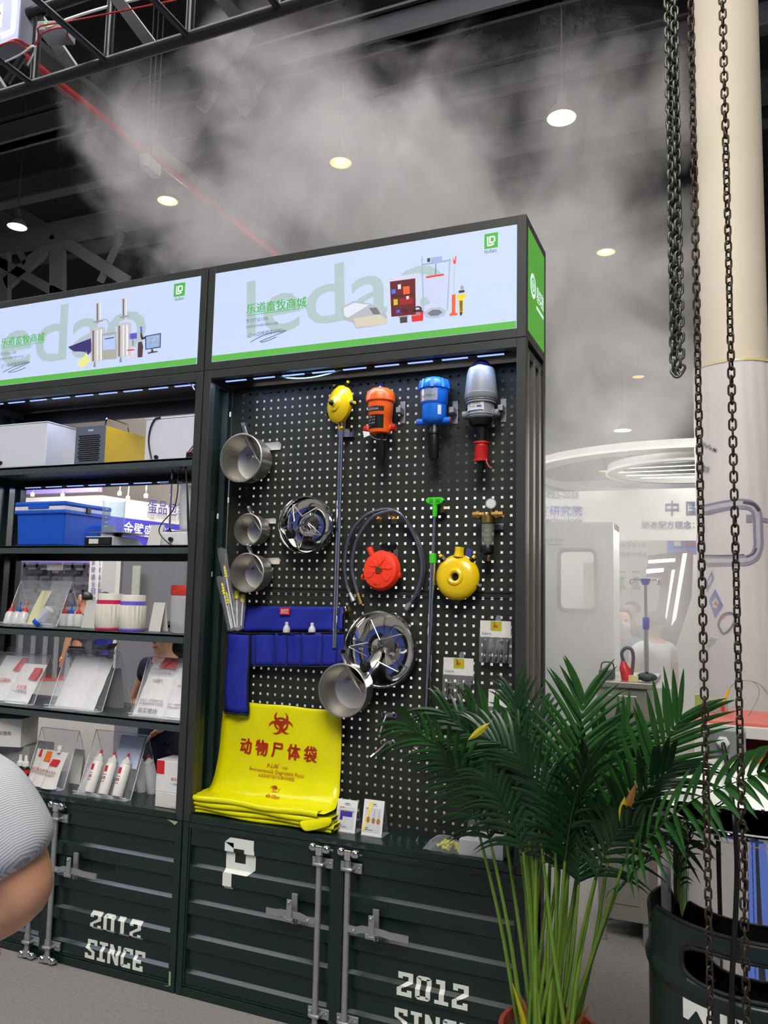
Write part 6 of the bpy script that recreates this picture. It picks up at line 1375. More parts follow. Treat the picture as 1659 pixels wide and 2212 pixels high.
# ------------------------------------------------------------------ people
def skin_mesh(name, joints, bones, m, parent, root=0, sub=2):
    """one continuous surface grown round a skeleton of joints: {key: (point, radius)}"""
    keys = list(joints); me = bpy.data.meshes.new(name); L = ROOT[parent.name]
    me.from_pydata([Vector(joints[k][0])-L for k in keys], [(keys.index(a), keys.index(b)) for a, b in bones], [])
    o = bpy.data.objects.new(name, me); COL.objects.link(o); o.parent = parent; ROOT[o.name] = L
    k = o.modifiers.new('skin', 'SKIN'); k.use_smooth_shade = True
    for i, key in enumerate(keys):
        r = joints[key][1]; me.skin_vertices[0].data[i].radius = r if isinstance(r, tuple) else (r, r)
        me.skin_vertices[0].data[i].use_root = (i == root)
    s = o.modifiers.new('sub', 'SUBSURF'); s.levels = sub; s.render_levels = sub
    me.materials.append(m)
    return o
def person(label, foot, h, face, shirt, legs, hair=HAIR, arms=None, long_hair=False, mask=None, skirt=False, sleeve=.45, hands=True, heavy=1.0):
    """face: unit direction (x, y) the figure looks along"""
    foot = Vector(foot); fw = Vector((face[0], face[1], 0)).normalized(); sd = Vector((fw.y, -fw.x, 0)); up = Vector((0, 0, 1))
    t = thing('person', label, 'person', foot)
    def W_(f, s, z): return foot+fw*f*h+sd*s*h+up*z*h
    k = heavy
    J = {'pelvis': (W_(0, 0, .52), (.085*h*k, .062*h*k)), 'waist': (W_(.0, 0, .60), (.080*h*k, .060*h*k)), 'chest': (W_(.0, 0, .72), (.088*h*k, .064*h*k)), 'collar': (W_(-.005, 0, .80), (.06*h, .045*h)), 'neck': (W_(0, 0, .845), .034*h), 'jaw': (W_(.018, 0, .885), (.042*h, .046*h)), 'brow': (W_(.008, 0, .94), (.047*h, .056*h)), 'crown': (W_(-.002, 0, .975), (.036*h, .04*h))}
    B = [('pelvis', 'waist'), ('waist', 'chest'), ('chest', 'collar'), ('collar', 'neck'), ('neck', 'jaw'), ('jaw', 'brow'), ('brow', 'crown')]
    arms = arms or {}
    A = {}
    for s, n in ((1, 'r'), (-1, 'l')):
        el, wr = arms.get(n, ((.02, .15, .62), (.06, .15, .47)))
        sh = W_(0, .108*s*k, .795); e = W_(el[0], el[1]*s, el[2]); w = W_(wr[0], wr[1]*s, wr[2]); A[n] = (sh, e, w)
        J['sh'+n] = (sh, .040*h*k); J['um'+n] = ((sh+e)/2, .033*h*k); J['el'+n] = (e, .027*h*k); J['fm'+n] = (e.lerp(w, .4), .027*h*k); J['wr'+n] = (w, .0175*h)
        d = (w-e).normalized(); J['pm'+n] = (w+d*.04*h, (.022*h, .013*h)); J['kn'+n] = (w+d*.062*h, (.022*h, .011*h))
        B += [('collar', 'sh'+n), ('sh'+n, 'um'+n), ('um'+n, 'el'+n), ('el'+n, 'fm'+n), ('fm'+n, 'wr'+n), ('wr'+n, 'pm'+n), ('pm'+n, 'kn'+n)]
        if hands:
            ac = d.cross(up); ac = ac.normalized() if ac.length > .1 else sd
            for q in range(4):
                b0 = w+d*.06*h+ac*(q-1.5)*.0105*h; ln = (.040, .047, .044, .034)[q]*h; dn = d*.9-up*.25
                J['f%d%s' % (q, n)] = (b0+dn*ln*.5, .0052*h); J['g%d%s' % (q, n)] = (b0+dn*ln*.9-up*ln*.15, .0043*h); B += [('kn'+n, 'f%d%s' % (q, n)), ('f%d%s' % (q, n), 'g%d%s' % (q, n))]
            J['t0'+n] = (w+d*.035*h+ac*.027*h*s, .006*h); J['t1'+n] = (w+d*.06*h+ac*.034*h*s, .005*h); B += [('pm'+n, 't0'+n), ('t0'+n, 't1'+n)]
        J['hp'+n] = (W_(0, .05*s, .50), .052*h*k); J['ke'+n] = (W_(.01, .055*s, .28), .036*h); J['an'+n] = (W_(-.01, .058*s, .045), .022*h); J['to'+n] = (W_(.06, .066*s, .018), (.022*h, .016*h))
        B += [('pelvis', 'hp'+n), ('hp'+n, 'ke'+n), ('ke'+n, 'an'+n), ('an'+n, 'to'+n)]
    body = skin_mesh('body', J, B, SKIN, t)
    S = {q: (J[q][0], (J[q][1][0]+.012, J[q][1][1]+.012)) for q in ('pelvis', 'waist', 'chest', 'collar')}
    S['hem'] = (W_(0, 0, .485), (.092*h*k, .07*h*k)); SB = [('pelvis', 'hem'), ('pelvis', 'waist'), ('waist', 'chest'), ('chest', 'collar')]
    for n in 'rl':
        sh, e, w = A[n]; S['sh'+n] = (sh, .048*h*k); S['cf'+n] = (sh.lerp(e, sleeve*1.1 if sleeve < .9 else 1), .046*h*k if sleeve < .9 else .036*h); SB += [('collar', 'sh'+n), ('sh'+n, 'cf'+n)]
        if sleeve > .9: S['cw'+n] = (w, .026*h); SB += [('cf'+n, 'cw'+n)]
    skin_mesh('shirt', S, SB, shirt, t)
    if skirt:
        obj('skirt', MB().lathe([(.082*h, .60*h), (.098*h, .53*h), (.10*h, .48*h), (.11*h, .30*h), (.105*h, .30*h)], foot, n=28), legs, t)
    else:
        T = {'pelvis': (W_(0, 0, .53), (.09*h*k, .068*h*k))}; TB = []
        for s, n in ((1, 'r'), (-1, 'l')):
            T['hp'+n] = (W_(0, .052*s, .49), .060*h*k); T['ke'+n] = (W_(.01, .056*s, .28), .044*h); T['an'+n] = (W_(-.01, .058*s, .05), .034*h); TB += [('pelvis', 'hp'+n), ('hp'+n, 'ke'+n), ('ke'+n, 'an'+n)]
        skin_mesh('trousers', T, TB, legs, t)
    for s in (1, -1):
        p = W_(.02, .060*s, .0); b = MB(); b.M = Matrix.Translation(p) @ Matrix(((sd.x, fw.x, 0), (sd.y, fw.y, 0), (0, 0, 1))).to_4x4(); b.ball((0, .012*h, .022*h), .03*h, 12, sx=.9, sy=2.0, sz=.8); obj('shoe', b, BLACK, t)
    hc = W_(-.012, 0, .945); b = MB(); b.M = Matrix.Translation(hc) @ Matrix(((sd.x, fw.x, 0), (sd.y, fw.y, 0), (0, 0, 1))).to_4x4()
    n_, m_ = 20, 11; vs = []; fs = []
    for i in range(n_):
        a = 2*PI*i/n_
        for j in range(m_):
            ph = PI/2-(PI*.62)*j/(m_-1)*(1.0 if math.sin(a) < .25 else .42)
            vs.append((.054*h*math.cos(ph)*math.cos(a), .062*h*math.cos(ph)*math.sin(a), .052*h*math.sin(ph)))
    for i in range(n_):
        for j in range(m_-1): fs.append((i*m_+j, ((i+1) % n_)*m_+j, ((i+1) % n_)*m_+j+1, i*m_+j+1))
    b.add(vs, fs, True)
    if long_hair: b.tube([(0, -.035*h, .02*h), (.0, -.052*h, -.05*h), (.0, -.05*h, -.13*h), (.02*h, -.03*h, -.19*h)], [.046*h, .05*h, .046*h, .02*h], 12)
    obj('hair', b, hair, t)
    for s in (-1, 1):
        e = W_(.052, .018*s, .932); obj('eye', MB().ball(e, .0065*h, 8), BLACK, t); obj('ear', MB().ball(W_(.0, .049*s, .92), .012*h, 8, sx=.6, sz=1.5), SKIN, t)
    obj('nose', MB().tube([W_(.056, 0, .932), W_(.070, 0, .91), W_(.056, 0, .902)], [.004*h, .009*h, .006*h], 8), SKIN, t)
    obj('mouth', MB().tube([W_(.055, -.014, .885), W_(.062, 0, .884), W_(.055, .014, .885)], .003*h, 6), mat('lips', (150, 80, 76)), t)
    if mask: obj('face_mask', MB().ball(W_(.028, 0, .897), .042*h, 14, sx=1, sy=1, sz=.85), mask, t)
    return t
NAVY = mat('navy check cloth', (26, 28, 52), rough=.8, var=.2, scale=60); DARKC = mat('dark trousers', (28, 28, 34), rough=.85); BLUEC = mat('blue polo cloth', (52, 62, 170), rough=.8); GREYC = mat('grey blue shirt cloth', (92, 112, 140), rough=.8); WHITEC = mat('white shirt cloth', (206, 206, 204), rough=.8)
# striped shirt: fine pale stripes woven across
STRIPE = bpy.data.materials.new('pale striped shirt cloth'); STRIPE.use_nodes = True; nt = STRIPE.node_tree; bs = nt.nodes['Principled BSDF']
tc = nt.nodes.new('ShaderNodeTexCoord'); wv = nt.nodes.new('ShaderNodeTexWave'); wv.wave_type = 'BANDS'; wv.bands_direction = 'Z'; wv.inputs['Scale'].default_value = 80; wv.inputs['Distortion'].default_value = .6; wv.inputs['Detail Scale'].default_value = .6
mp = nt.nodes.new('ShaderNodeMapping'); mp.inputs['Rotation'].default_value = (0.2, .95, 0)
nt.links.new(tc.outputs['Object'], mp.inputs[0]); nt.links.new(mp.outputs[0], wv.inputs['Vector'])
cr = nt.nodes.new('ShaderNodeValToRGB'); cr.color_ramp.elements[0].color = (*lin((150, 158, 166)), 1); cr.color_ramp.elements[1].color = (*lin((198, 200, 202)), 1); cr.color_ramp.elements[0].position = .3; cr.color_ramp.elements[1].position = .6
nt.links.new(wv.outputs['Fac'], cr.inputs[0]); nt.links.new(cr.outputs[0], bs.inputs['Base Color']); bs.inputs['Roughness'].default_value = .85

# the visitor whose shoulder and arm come in at the left edge
def visitor():
    Sh = P(-45, 1712, d=1.50); El = P(70, 1925, d=1.50); Wr = P(-190, 2075, d=1.62)
    ch = P(-215, 1790, d=1.55); h = 1.74
    foot = Vector((ch.x-.02, ch.y, 0))
    t = thing('person', 'person in a pale striped shirt, arm bent, at the left edge', 'person', foot)
    up = Vector((0, 0, 1)); sd = (Sh-ch); sd.z = 0; sd.normalize(); fw = Vector((-sd.y, sd.x, 0))
    W_ = lambda f, s, z: foot+fw*f+sd*s+up*z
    zs = Sh.z
    J = {'pelvis': (W_(0, 0, .93), (.16, .12)), 'waist': (W_(0, 0, 1.08), (.165, .13)), 'chest': (W_(0, 0, 1.27), (.165, .12)), 'collar': (W_(0, 0, zs+.02), (.09, .07)), 'neck': (W_(0, 0, zs+.09), .058), 'jaw': (W_(.035, 0, zs+.155), (.075, .08)), 'brow': (W_(.02, 0, zs+.25), (.082, .095)), 'crown': (W_(0, 0, zs+.31), (.06, .065)),
         'shr': (Sh, .075), 'umr': (Sh.lerp(El, .5), .066), 'elr': (El, .058), 'fmr': (El.lerp(Wr, .35), .056), 'wrr': (Wr, .034)}
    B = [('pelvis', 'waist'), ('waist', 'chest'), ('chest', 'collar'), ('collar', 'neck'), ('neck', 'jaw'), ('jaw', 'brow'), ('brow', 'crown'), ('collar', 'shr'), ('shr', 'umr'), ('umr', 'elr'), ('elr', 'fmr'), ('fmr', 'wrr')]
    sl = W_(0, -.22, zs-.03); el = W_(.08, -.30, zs-.30); wl = W_(.26, -.16, zs-.40)
    J.update(shl=(sl, .075), uml=(sl.lerp(el, .5), .062), ell=(el, .052), fml=(el.lerp(wl, .4), .05), wrl=(wl, .032)); B += [('collar', 'shl'), ('shl', 'uml'), ('uml', 'ell'), ('ell', 'fml'), ('fml', 'wrl')]
    for n, e, w in (('r', El, Wr), ('l', el, wl)):
        d = (w-e).normalized(); ac = d.cross(up).normalized(); s = 1 if n == 'r' else -1
        J['pm'+n] = (w+d*.06, (.04, .022)); J['kn'+n] = (w+d*.10, (.04, .018)); B += [('wr'+n, 'pm'+n), ('pm'+n, 'kn'+n)]
        for q in range(4):
            b0 = w+d*.10+ac*(q-1.5)*.019; ln = (.068, .078, .074, .058)[q]; J['f%d%s' % (q, n)] = (b0+d*ln*.5-up*.004, .009); J['g%d%s' % (q, n)] = (b0+d*ln*.85-up*.022, .0078); B += [('kn'+n, 'f%d%s' % (q, n)), ('f%d%s' % (q, n), 'g%d%s' % (q, n))]
        J['t0'+n] = (w+d*.055+ac*.045*s, .011); J['t1'+n] = (w+d*.10+ac*.058*s, .009); B += [('pm'+n, 't0'+n), ('t0'+n, 't1'+n)]
    for s, n in ((1, 'r'), (-1, 'l')):
        J['hp'+n] = (W_(0, .09*s, .86), .095); J['ke'+n] = (W_(.02, .10*s, .48), .064); J['an'+n] = (W_(-.02, .10*s, .08), .04); J['to'+n] = (W_(.10, .115*s, .03), (.04, .028)); B += [('pelvis', 'hp'+n), ('hp'+n, 'ke'+n), ('ke'+n, 'an'+n), ('an'+n, 'to'+n)]
    skin_mesh('body', J, B, SKIN, t)
    cuff = Sh.lerp(El, .80)
    S = {'pelvis': (W_(0, 0, .95), (.18, .14)), 'hem': (W_(0, 0, .86), (.18, .14)), 'waist': (W_(0, 0, 1.08), (.185, .15)), 'chest': (W_(0, 0, 1.27), (.185, .14)), 'collar': (W_(0, 0, zs+.015), (.10, .08)), 'shr': (Sh+V(0, 0, .005), .093), 'umr': (Sh.lerp(El, .45), .096), 'cfr': (cuff, .092), 'shl': (sl, .088), 'cfl': (sl.lerp(el, .8), .085)}
    skin_mesh('shirt', S, [('pelvis', 'hem'), ('pelvis', 'waist'), ('waist', 'chest'), ('chest', 'collar'), ('collar', 'shr'), ('shr', 'umr'), ('umr', 'cfr'), ('collar', 'shl'), ('shl', 'cfl')], STRIPE, t)
    T = {'pelvis': (W_(0, 0, .92), (.14, .12))}; TB = []
    for s, n in ((1, 'r'), (-1, 'l')):
        T['hp'+n] = (W_(0, .10*s, .80), .088); T['ke'+n] = (W_(.02, .10*s, .48), .075); T['an'+n] = (W_(-.02, .10*s, .09), .065); TB += [('pelvis', 'hp'+n), ('hp'+n, 'ke'+n), ('ke'+n, 'an'+n)]
        obj('shoe', MB().ball(W_(.05, .105*s, .04), .05, 12, sx=1.3, sy=1.8, sz=.8), BLACK, t)
    skin_mesh('trousers', T, TB, DARKC, t)
    obj('hair', MB().ball(W_(-.02, 0, zs+.27), .098, 16, sx=.95, sy=1.02, sz=.85), HAIR, t)
    for s in (-1, 1): obj('ear', MB().ball(W_(.0, .085*s, zs+.21), .02, 8, sx=.6, sz=1.5), SKIN, t); obj('eye', MB().ball(W_(.098, .032*s, zs+.225), .011, 8), BLACK, t)
    obj('nose', MB().tube([W_(.10, 0, zs+.225), W_(.128, 0, zs+.185), W_(.10, 0, zs+.172)], [.007, .015, .010], 8), SKIN, t)
visitor()
# people beyond the shelves
w0 = P(352, 1500, y=1.45)
person('person in a dark navy outfit, hand on hip, behind the shelves', (w0.x-.0, 1.45, 0), 1.54, (-.25, -1), NAVY, NAVY, arms={'r': ((.0, .20, .63), (.03, .09, .565)), 'l': ((.02, .20, .64), (.06, .10, .56))}, long_hair=True, skirt=True)
m0 = P(182, 1300, y=6.0); person('dark haired person seen in profile beside the vertical banners', (m0.x, 6.0, 0), 1.70, (-1, -.15), mat('grey tee cloth', (90, 90, 104)), DARKC)
m0 = P(227, 1300, y=6.6); person('person in royal blue behind the crimson banded tub', (m0.x, 6.6, 0), 1.70, (-.3, 1), BLUEC, DARKC)
m0 = P(1345, 1340, y=4.6); person('masked person in blue shirt standing in the haze', (m0.x, 4.6, 0), 1.68, (.1, -1), GREYC, DARKC, mask=mat('white mask', (200, 206, 210)), arms={'r': ((.02, .15, .62), (.10, .02, .60)), 'l': ((.02, .15, .62), (.10, .02, .58))})
m0 = P(1362, 1290, y=6.4); person('masked person in dark shirt farther back in the haze', (m0.x, 6.4, 0), 1.74, (-.6, -1), mat('charcoal cloth', (66, 74, 84)), DARKC, mask=_mats['white mask'])
m0 = P(1412, 1340, y=4.4); person('person in white shirt beside the blue topped stand', (m0.x, 4.4, 0), 1.66, (-.7, .7), WHITEC, DARKC)

# ------------------------------------------------------------------ booths seen through the shelves
BW = mat('booth white board', (214, 212, 206), rough=.6, var=.03, scale=2); BG = mat('booth warm grey board', (146, 138, 130), rough=.7, var=.12, scale=1.2)
BP = mat('booth violet print', (128, 110, 190), rough=.6); BB = mat('booth blue print', (66, 62, 176), rough=.6); LG = mat('plain light grey panel', (150, 150, 152), rough=.6, var=.03)
def panel(name, u0, v0, u1, v1, y, m, label, th=.06, cat='panel', floor_=False, grp=None):
    a, c = P(u0, v0, y=y), P(u1, v1, y=y); z0 = 0 if floor_ else c.z
    o = obj(name, MB().box(a.x, c.x, y, y+th, z0, a.z), m); tag(o, label, cat, grp); return o
struct(obj('wall_back', MB().box(-24, -3.5, 12.6, 12.7, 0, 7.2), BG), 'warm grey hall wall behind the far booths')
# far fascia with lettering
yF = 8.0
t = thing('booth_fascia', 'white and blue booth fascia with large lettering beyond the shelves', 'fascia', P(200, 1178, y=yF))
a, c = P(40, 1076, y=yF), P(216, 1112, y=yF); q = P(430, 1130, y=10.6)
obj('white_board', MB().box(a.x-1.5, c.x, yF, yF+.1, c.z-.25, a.z), BW, t)
obj('white_board', MB().hexa([(c.x, yF, c.z), (q.x, 10.6, c.z), (q.x, 10.7, c.z), (c.x, yF+.1, c.z)], [(c.x, yF, a.z), (q.x, 10.6, a.z), (q.x, 10.7, a.z), (c.x, yF+.1, a.z)]), BW, t)
zl = P(216, 1180, y=yF).z
obj('blue_board', MB().hexa([(c.x, yF+.02, zl), (q.x, 10.62, zl), (q.x, 10.7, zl), (c.x, yF+.1, zl)], [(c.x, yF+.02, c.z), (q.x, 10.62, c.z), (q.x, 10.7, c.z), (c.x, yF+.1, c.z)]), BB, t)
obj('violet_board', MB().box(a.x-1.5, c.x+.2, yF-.3, yF-.2, a.z+.02, P(60, 1052, y=yF-.3).z), BP, t)
obj('violet_board', MB().box(a.x-1.5, c.x, yF+.15, yF+.2, 2.2, c.z-.2), BP, t)
def onR(u, v):  # point on the receding right-hand board
    d = Vector((q.x-c.x, 10.6-yF, 0)); n = Vector((d.y, -d.x, 0)).normalized(); r = ray(u, v); o_ = Vector((c.x, yF, 0)); tt = (o_-EYE).dot(n)/r.dot(n); return EYE+r*tt-n*(.03 if n.dot(r) > 0 else -.03)
IB = mat('indigo lettering', (60, 56, 140)); WT = mat('white lettering', (236, 236, 244))
text('lettering', '蛋品包装设备', IB, t, onR(316, 1106), onR(440, 1119), hs=1.1); text('lettering', 'Egg Products Packing Equip', LG, t, onR(316, 1117), onR(440, 1130)); text('lettering', '金壁盛(湛江)机械', WT, t, onR(263, 1151), onR(420, 1172), bold=.01)
for u, v in ((70, 1072), (135, 1074), (258, 1070), (276, 1080), (315, 1075)):
    p = P(u, v, y=7.6); tl_ = thing('spot_lamp', 'small spot lamp washing the white fascia', 'lamp', p, 'fascia spot lamps'); tl_['label'] = 'small spot lamp on the far fascia, %s' % {70: 'leftmost over the cooler', 135: 'second, over the cooler', 258: 'just right of the beaker', 276: 'brightest right of the beaker', 315: 'over the lettering'}[u]
    obj('lamp_head', MB().lathe([(0, 0), (.03, 0), (.035, .05), (.02, .07), (0, .07)], p, n=12), LAMPHOT, tl_); obj('lamp_arm', MB().cyl(p+V(0, 0, .05), p+V(-.25, .3, .28), .012, 6), ZINC, tl_)
l = area('fascia_wash', P(190, 1045, y=7.3), P(230, 1130, y=8.4), 2.6, .2, 40, (1, 1, 1))
t = thing('cage_rack', 'grey steel layer cage machine far behind the third shelf', 'machine', P(120, 1380, y=8.4))
SB_ = mat('pale galvanised rack', (150, 152, 158), rough=.5, metal=.3)
for i, v in enumerate((1206, 1222, 1240, 1257, 1275, 1292, 1310, 1330)):
    a, c = P(40, v, y=8.5), P(200, v+2, y=8.5); obj('rail', MB().box(a.x, c.x, 8.5+.1*(i % 3), 8.56+.1*(i % 3), a.z-.03, a.z+.03), SB_, t)
for u in (55, 82, 108, 132, 158, 184): a, c = P(u, 1195, y=8.6), P(u, 1345, y=8.6); obj('upright', MB().box(a.x-.03, a.x+.03, 8.6, 8.66, 0, a.z), SB_, t)
for u, v in ((62, 1230), (90, 1248), (140, 1231), (165, 1266), (120, 1300), (75, 1300)): a, c = P(u, v, y=8.45), P(u+20, v+9, y=8.45); obj('tray', MB().box(a.x, c.x, 8.45, 8.7, c.z, a.z), mat('dark rack steel', (84, 86, 94), rough=.6), t)  # trays in a darker steel than the rails
panel('notice_board', 103, 1200, 133, 1232, 8.3, PAPER, 'small white notice on the far cage machine', .03, 'notice')
panel('backing_board', 40, 1190, 270, 1370, 9.2, mat('dim grey backing', (112, 112, 120), rough=.8), 'dim grey board behind the far cage machine', .06, 'panel', True)
for i, (u0, u1) in enumerate(((195, 207), (208, 219))):
    a, c = P(u0, 1203, y=7.6+.2*i), P(u1, 1330, y=7.6+.2*i); t = thing('vertical_banner', 'narrow white hanging banner with vertical blue lettering, %s one' % ('first' if i == 0 else 'second'), 'banner', V(a.x, 7.6, c.z), 'vertical hanging banners')
    obj('cloth', MB().box(a.x, c.x, 7.6+.2*i, 7.61+.2*i, c.z-.2, a.z), BW, t)
    for k_, ch_ in enumerate('金壁盛全自动养'): 
        v = 1219+k_*16; p0_, p1_ = P(u0+1.5, v, y=7.59+.2*i), P(u1-1.5, v, y=7.59+.2*i); text('lettering', ch_, IB, t, p0_, p1_)
panel('grey_partition', 268, 1195, 376, 1700, 3.6, LG, 'plain light grey partition behind the tubs', .05, 'partition', True)
panel('grey_partition', 376, 1195, 440, 1700, 3.9, BG, 'warm grey partition strip next to the shelf post', .05, 'partition', True)
panel('door_jamb', 222, 1205, 240, 1420, 6.9, BW, 'narrow white booth post behind the second tub', .1, 'post', True)
panel('acrylic_sign', 287, 1222, 296, 1330, 3.5, mat('cream sign strip', (224, 226, 204)), 'narrow cream sign strip fixed to the grey partition', .02, 'sign')
for nm, (u0, v0, u1, v1), m, lb in (('blue_carpet', (-60, 1414, 140, 1425), mat('blue carpet', (60, 76, 170), rough=.95), 'blue carpet strip far beyond the shelves'), ('red_carpet', (60, 1425, 240, 1470), mat('red carpet', (176, 56, 50), rough=.95), 'red aisle carpet far beyond the shelves')):
    pts = [P(u0, v1, z=.004), P(u1, v1, z=.004), P(u1, v0, z=.004), P(u0, v0, z=.004)]
    o = obj(nm, MB().prism(pts, .006, (0, 0, 1)), m); tag(o, lb, 'carpet')
a, c = P(255, 1300, y=2.6), P(262, 1500, y=2.6)

# ------------------------------------------------------------------ booth behind the haze on the right
yB = 10.0
struct(obj('wall_booth', MB().box(-3.2, 9, yB, yB+.1, 0, P(1300, 1060, y=yB).z), BW), 'white booth wall behind the haze')
t = thing('wall_lettering', 'blue institute lettering on the white booth wall', 'lettering', V(0, yB, 2))
IN = mat('blue wall lettering', (70, 74, 190), rough=.5); IG = mat('slate wall lettering', (96, 104, 140), rough=.5)
pb = lambda u, v: P(u, v, y=yB-.02)
text('lettering', '科技研究院', IN, t, pb(1140, 1112), pb(1258, 1112), bold=.012); text('lettering', 'Biotechnology', IG, t, pb(1148, 1130), pb(1258, 1130), bold=.008); text('lettering', '400-025-2025', IG, t, pb(1150, 1075), pb(1250, 1075), bold=.01)
text('lettering', '中 国 畜', IG, t, pb(1437, 1110), pb(1560, 1110), bold=.012); text('lettering', '动态配方理念：因', IG, t, pb(1386, 1140), pb(1530, 1140), bold=.008)
# hanging white rings
def ring(cu, cv, z, ro, ri, th, label):
    p = P(cu, cv, z=z); t = thing('ceiling_ring', label, 'ceiling ring', p, 'hanging white rings'); n = 64
    obj('ring', MB().lathe([(ri, 0), (ro, 0), (ro, th), (ri, th), (ri, 0)], p, n=n, smooth=False), mat('white ring board', (176, 176, 172), rough=.5), t)
    obj('lit_edge', MB().lathe([(ro+.01, .0), (ro+.03, .0), (ro+.03, .03), (ro+.01, .03)], p, n=n), glow('lit ring edge', (255, 252, 240), .7), t)
    return t, p
t, p = ring(1475, 1030, 3.7, 2.55, 2.25, .12, 'large white hanging ring over the far booth')
t, p = ring(1490, 1022, 3.6, 1.15, 1.02, .12, 'smaller white ring with light tubes inside the large one')
for i in range(5):
    a0 = PI+.7-i*.36; e = p+V(math.cos(a0)*1.0, math.sin(a0)*1.0, .05); obj('light_tube', MB().cyl(e, p+V(1.1, -.9+i*.45, .05), .007, 8), glow('tube light', (255, 255, 236), 2), t)
# machine with rounded window
yM = 3.3
a, c = P(1150, 1130, y=yM), P(1331, 1560, y=yM)
t = thing('disinfection_cabin', 'tall pale cabin with rounded window standing in the haze', 'cabin', V((a.x+c.x)/2, yM, 0))
zt = P(1320, 1128, y=yM).z
wa, wc = P(1208, 1188, y=yM), P(1288, 1320, y=yM)
CAB = mat('pale cabin panel', (190, 192, 188), rough=.5)
x0, x1 = P(1100, 1200, y=yM).x, P(1325, 1200, y=yM).x
b = MB(); b.box(x0, wa.x, yM, yM+.05, 0, zt); b.box(wc.x, x1, yM, yM+.05, 0, zt); b.box(wa.x, wc.x, yM, yM+.05, wa.z, zt); b.box(wa.x, wc.x, yM, yM+.05, 0, wc.z); obj('front_wall', b, CAB, t)
obj('side_wall', MB().box(x1-.05, x1, yM+.05, yM+.40, 0, zt), CAB, t); obj('roof', MB().box(x0, x1, yM+.05, yM+.40, zt-.05, zt), CAB, t)
def rrect(xa, xb, za, zb, r, y, n=6): return [V(xx+r*math.cos(a_), y, zz_+r*math.sin(a_)) for xx, zz_, a0 in ((xb-r, zb-r, 0), (xa+r, zb-r, PI/2), (xa+r, za+r, PI), (xb-r, za+r, 1.5*PI)) for a_ in [a0+PI/2*i/n for i in range(n+1)]]
obj('window_seal', MB().tube(rrect(wa.x, wc.x, wc.z, wa.z, .05, yM-.01), .016, 8, closed=True), mat('grey window seal', (110, 114, 112)), t)
obj('window_pane', MB().box(wa.x, wc.x, yM+.02, yM+.024, wc.z, wa.z), CLEAR, t)
text('lettering', 'HealthyFarm', mat('cabin lettering', (96, 112, 112)), t, P(1150, 1170, y=yM-.005), P(1217, 1170, y=yM-.005), bold=.008); obj('print_line', MB().box(P(1150, 1175, y=yM).x, P(1215, 1175, y=yM).x, yM-.006, yM-.001, P(1180, 1176.5, y=yM).z, P(1180, 1175, y=yM).z), mat('teal line', (70, 130, 170)), t)
panel('cabin_inner_board', 1260, 1215, 1320, 1340, 5.0, mat('cream board', (206, 206, 170)), 'cream board seen through the rounded cabin window', .04, 'panel', True)
# lit angular sign
t = thing('light_sign', 'mauve sign panel with white light bars in the haze', 'sign', P(1430, 1420, y=6.0))
b = MB(); b.prism([P(u, v, y=6.0) for u, v in ((1400, 1200), (1497, 1188), (1494, 1290), (1458, 1400), (1410, 1392), (1428, 1248), (1396, 1246))], .1, (0, 1, 0)); obj('board', b, mat('mauve board', (150, 132, 140), rough=.6), t)
for q_ in (((1401, 1210), (1459, 1206), (1458, 1213), (1400, 1217)), ((1397, 1230), (1434, 1227), (1433, 1235), (1396, 1239)), ((1451, 1232), (1458, 1230), (1438, 1346), (1436, 1342)), ((1475, 1196), (1484, 1195), (1460, 1338), (1450, 1352))):
    b = MB(); b.prism([P(u, v, y=5.98) for u, v in q_], .03, (0, 1, 0)); obj('light_bar', b, glow('white light bar', (255, 255, 244), 2.2), t)
p = P(1450, 1395, y=6.05); obj('post', MB().box(p.x-.04, p.x+.04, 6.02, 6.1, 0, p.z), ZINC, t)
# posters and a blue board
t = thing('product_poster', 'pale poster with two green bottles behind the haze', 'poster', P(1380, 1300, y=7.2)); a, c = P(1322, 1168, y=7.2), P(1442, 1300, y=7.2); obj('sheet', MB().box(a.x, c.x, 7.2, 7.25, 0, a.z), BW, t)
text('lettering', '进口新型吸收器', IG, t, P(1322, 1181, y=7.19), P(1396, 1181, y=7.19)); text('lettering', '风保持舍内恒温', IG, t, P(1320, 1202, y=7.19), P(1397, 1202, y=7.19))
for u in (1342, 1374):
    b = MB(); b.prism([P(u+du, v, y=7.19) for du, v in ((-7, 1246), (7, 1246), (5, 1262), (8, 1268), (11, 1274), (-11, 1274), (-8, 1268), (-5, 1262))], .005, (0, -1, 0)); obj('picture_bottle', b, mat('green bottle print', (96, 140, 84)), t)
    b = MB(); b.prism([P(u+du, v, y=7.185) for du, v in ((-9, 1234), (9, 1234), (7, 1237), (-7, 1237))], .005, (0, -1, 0)); obj('picture_bottle', b, _mats['green bottle print'], t)
t = thing('blue_board', 'blue overhead board with red lettering behind the chains', 'board', P(1470, 1200, y=8.5)); a, c = P(1441, 1168, y=8.5), P(1530, 1198, y=8.5); obj('sheet', MB().box(a.x, c.x, 8.5, 8.55, c.z, a.z), mat('cornflower board', (110, 140, 214)), t); text('lettering', '养殖中心', mat('red sign lettering', (214, 70, 70)), t, P(1479, 1180, y=8.48), P(1530, 1180, y=8.48), bold=.01)
obj('white_mark', MB().box(P(1456, 1170, y=8.48).x, P(1471, 1170, y=8.48).x, 8.47, 8.49, P(1460, 1180, y=8.48).z, P(1460, 1169, y=8.48).z), BW, t)
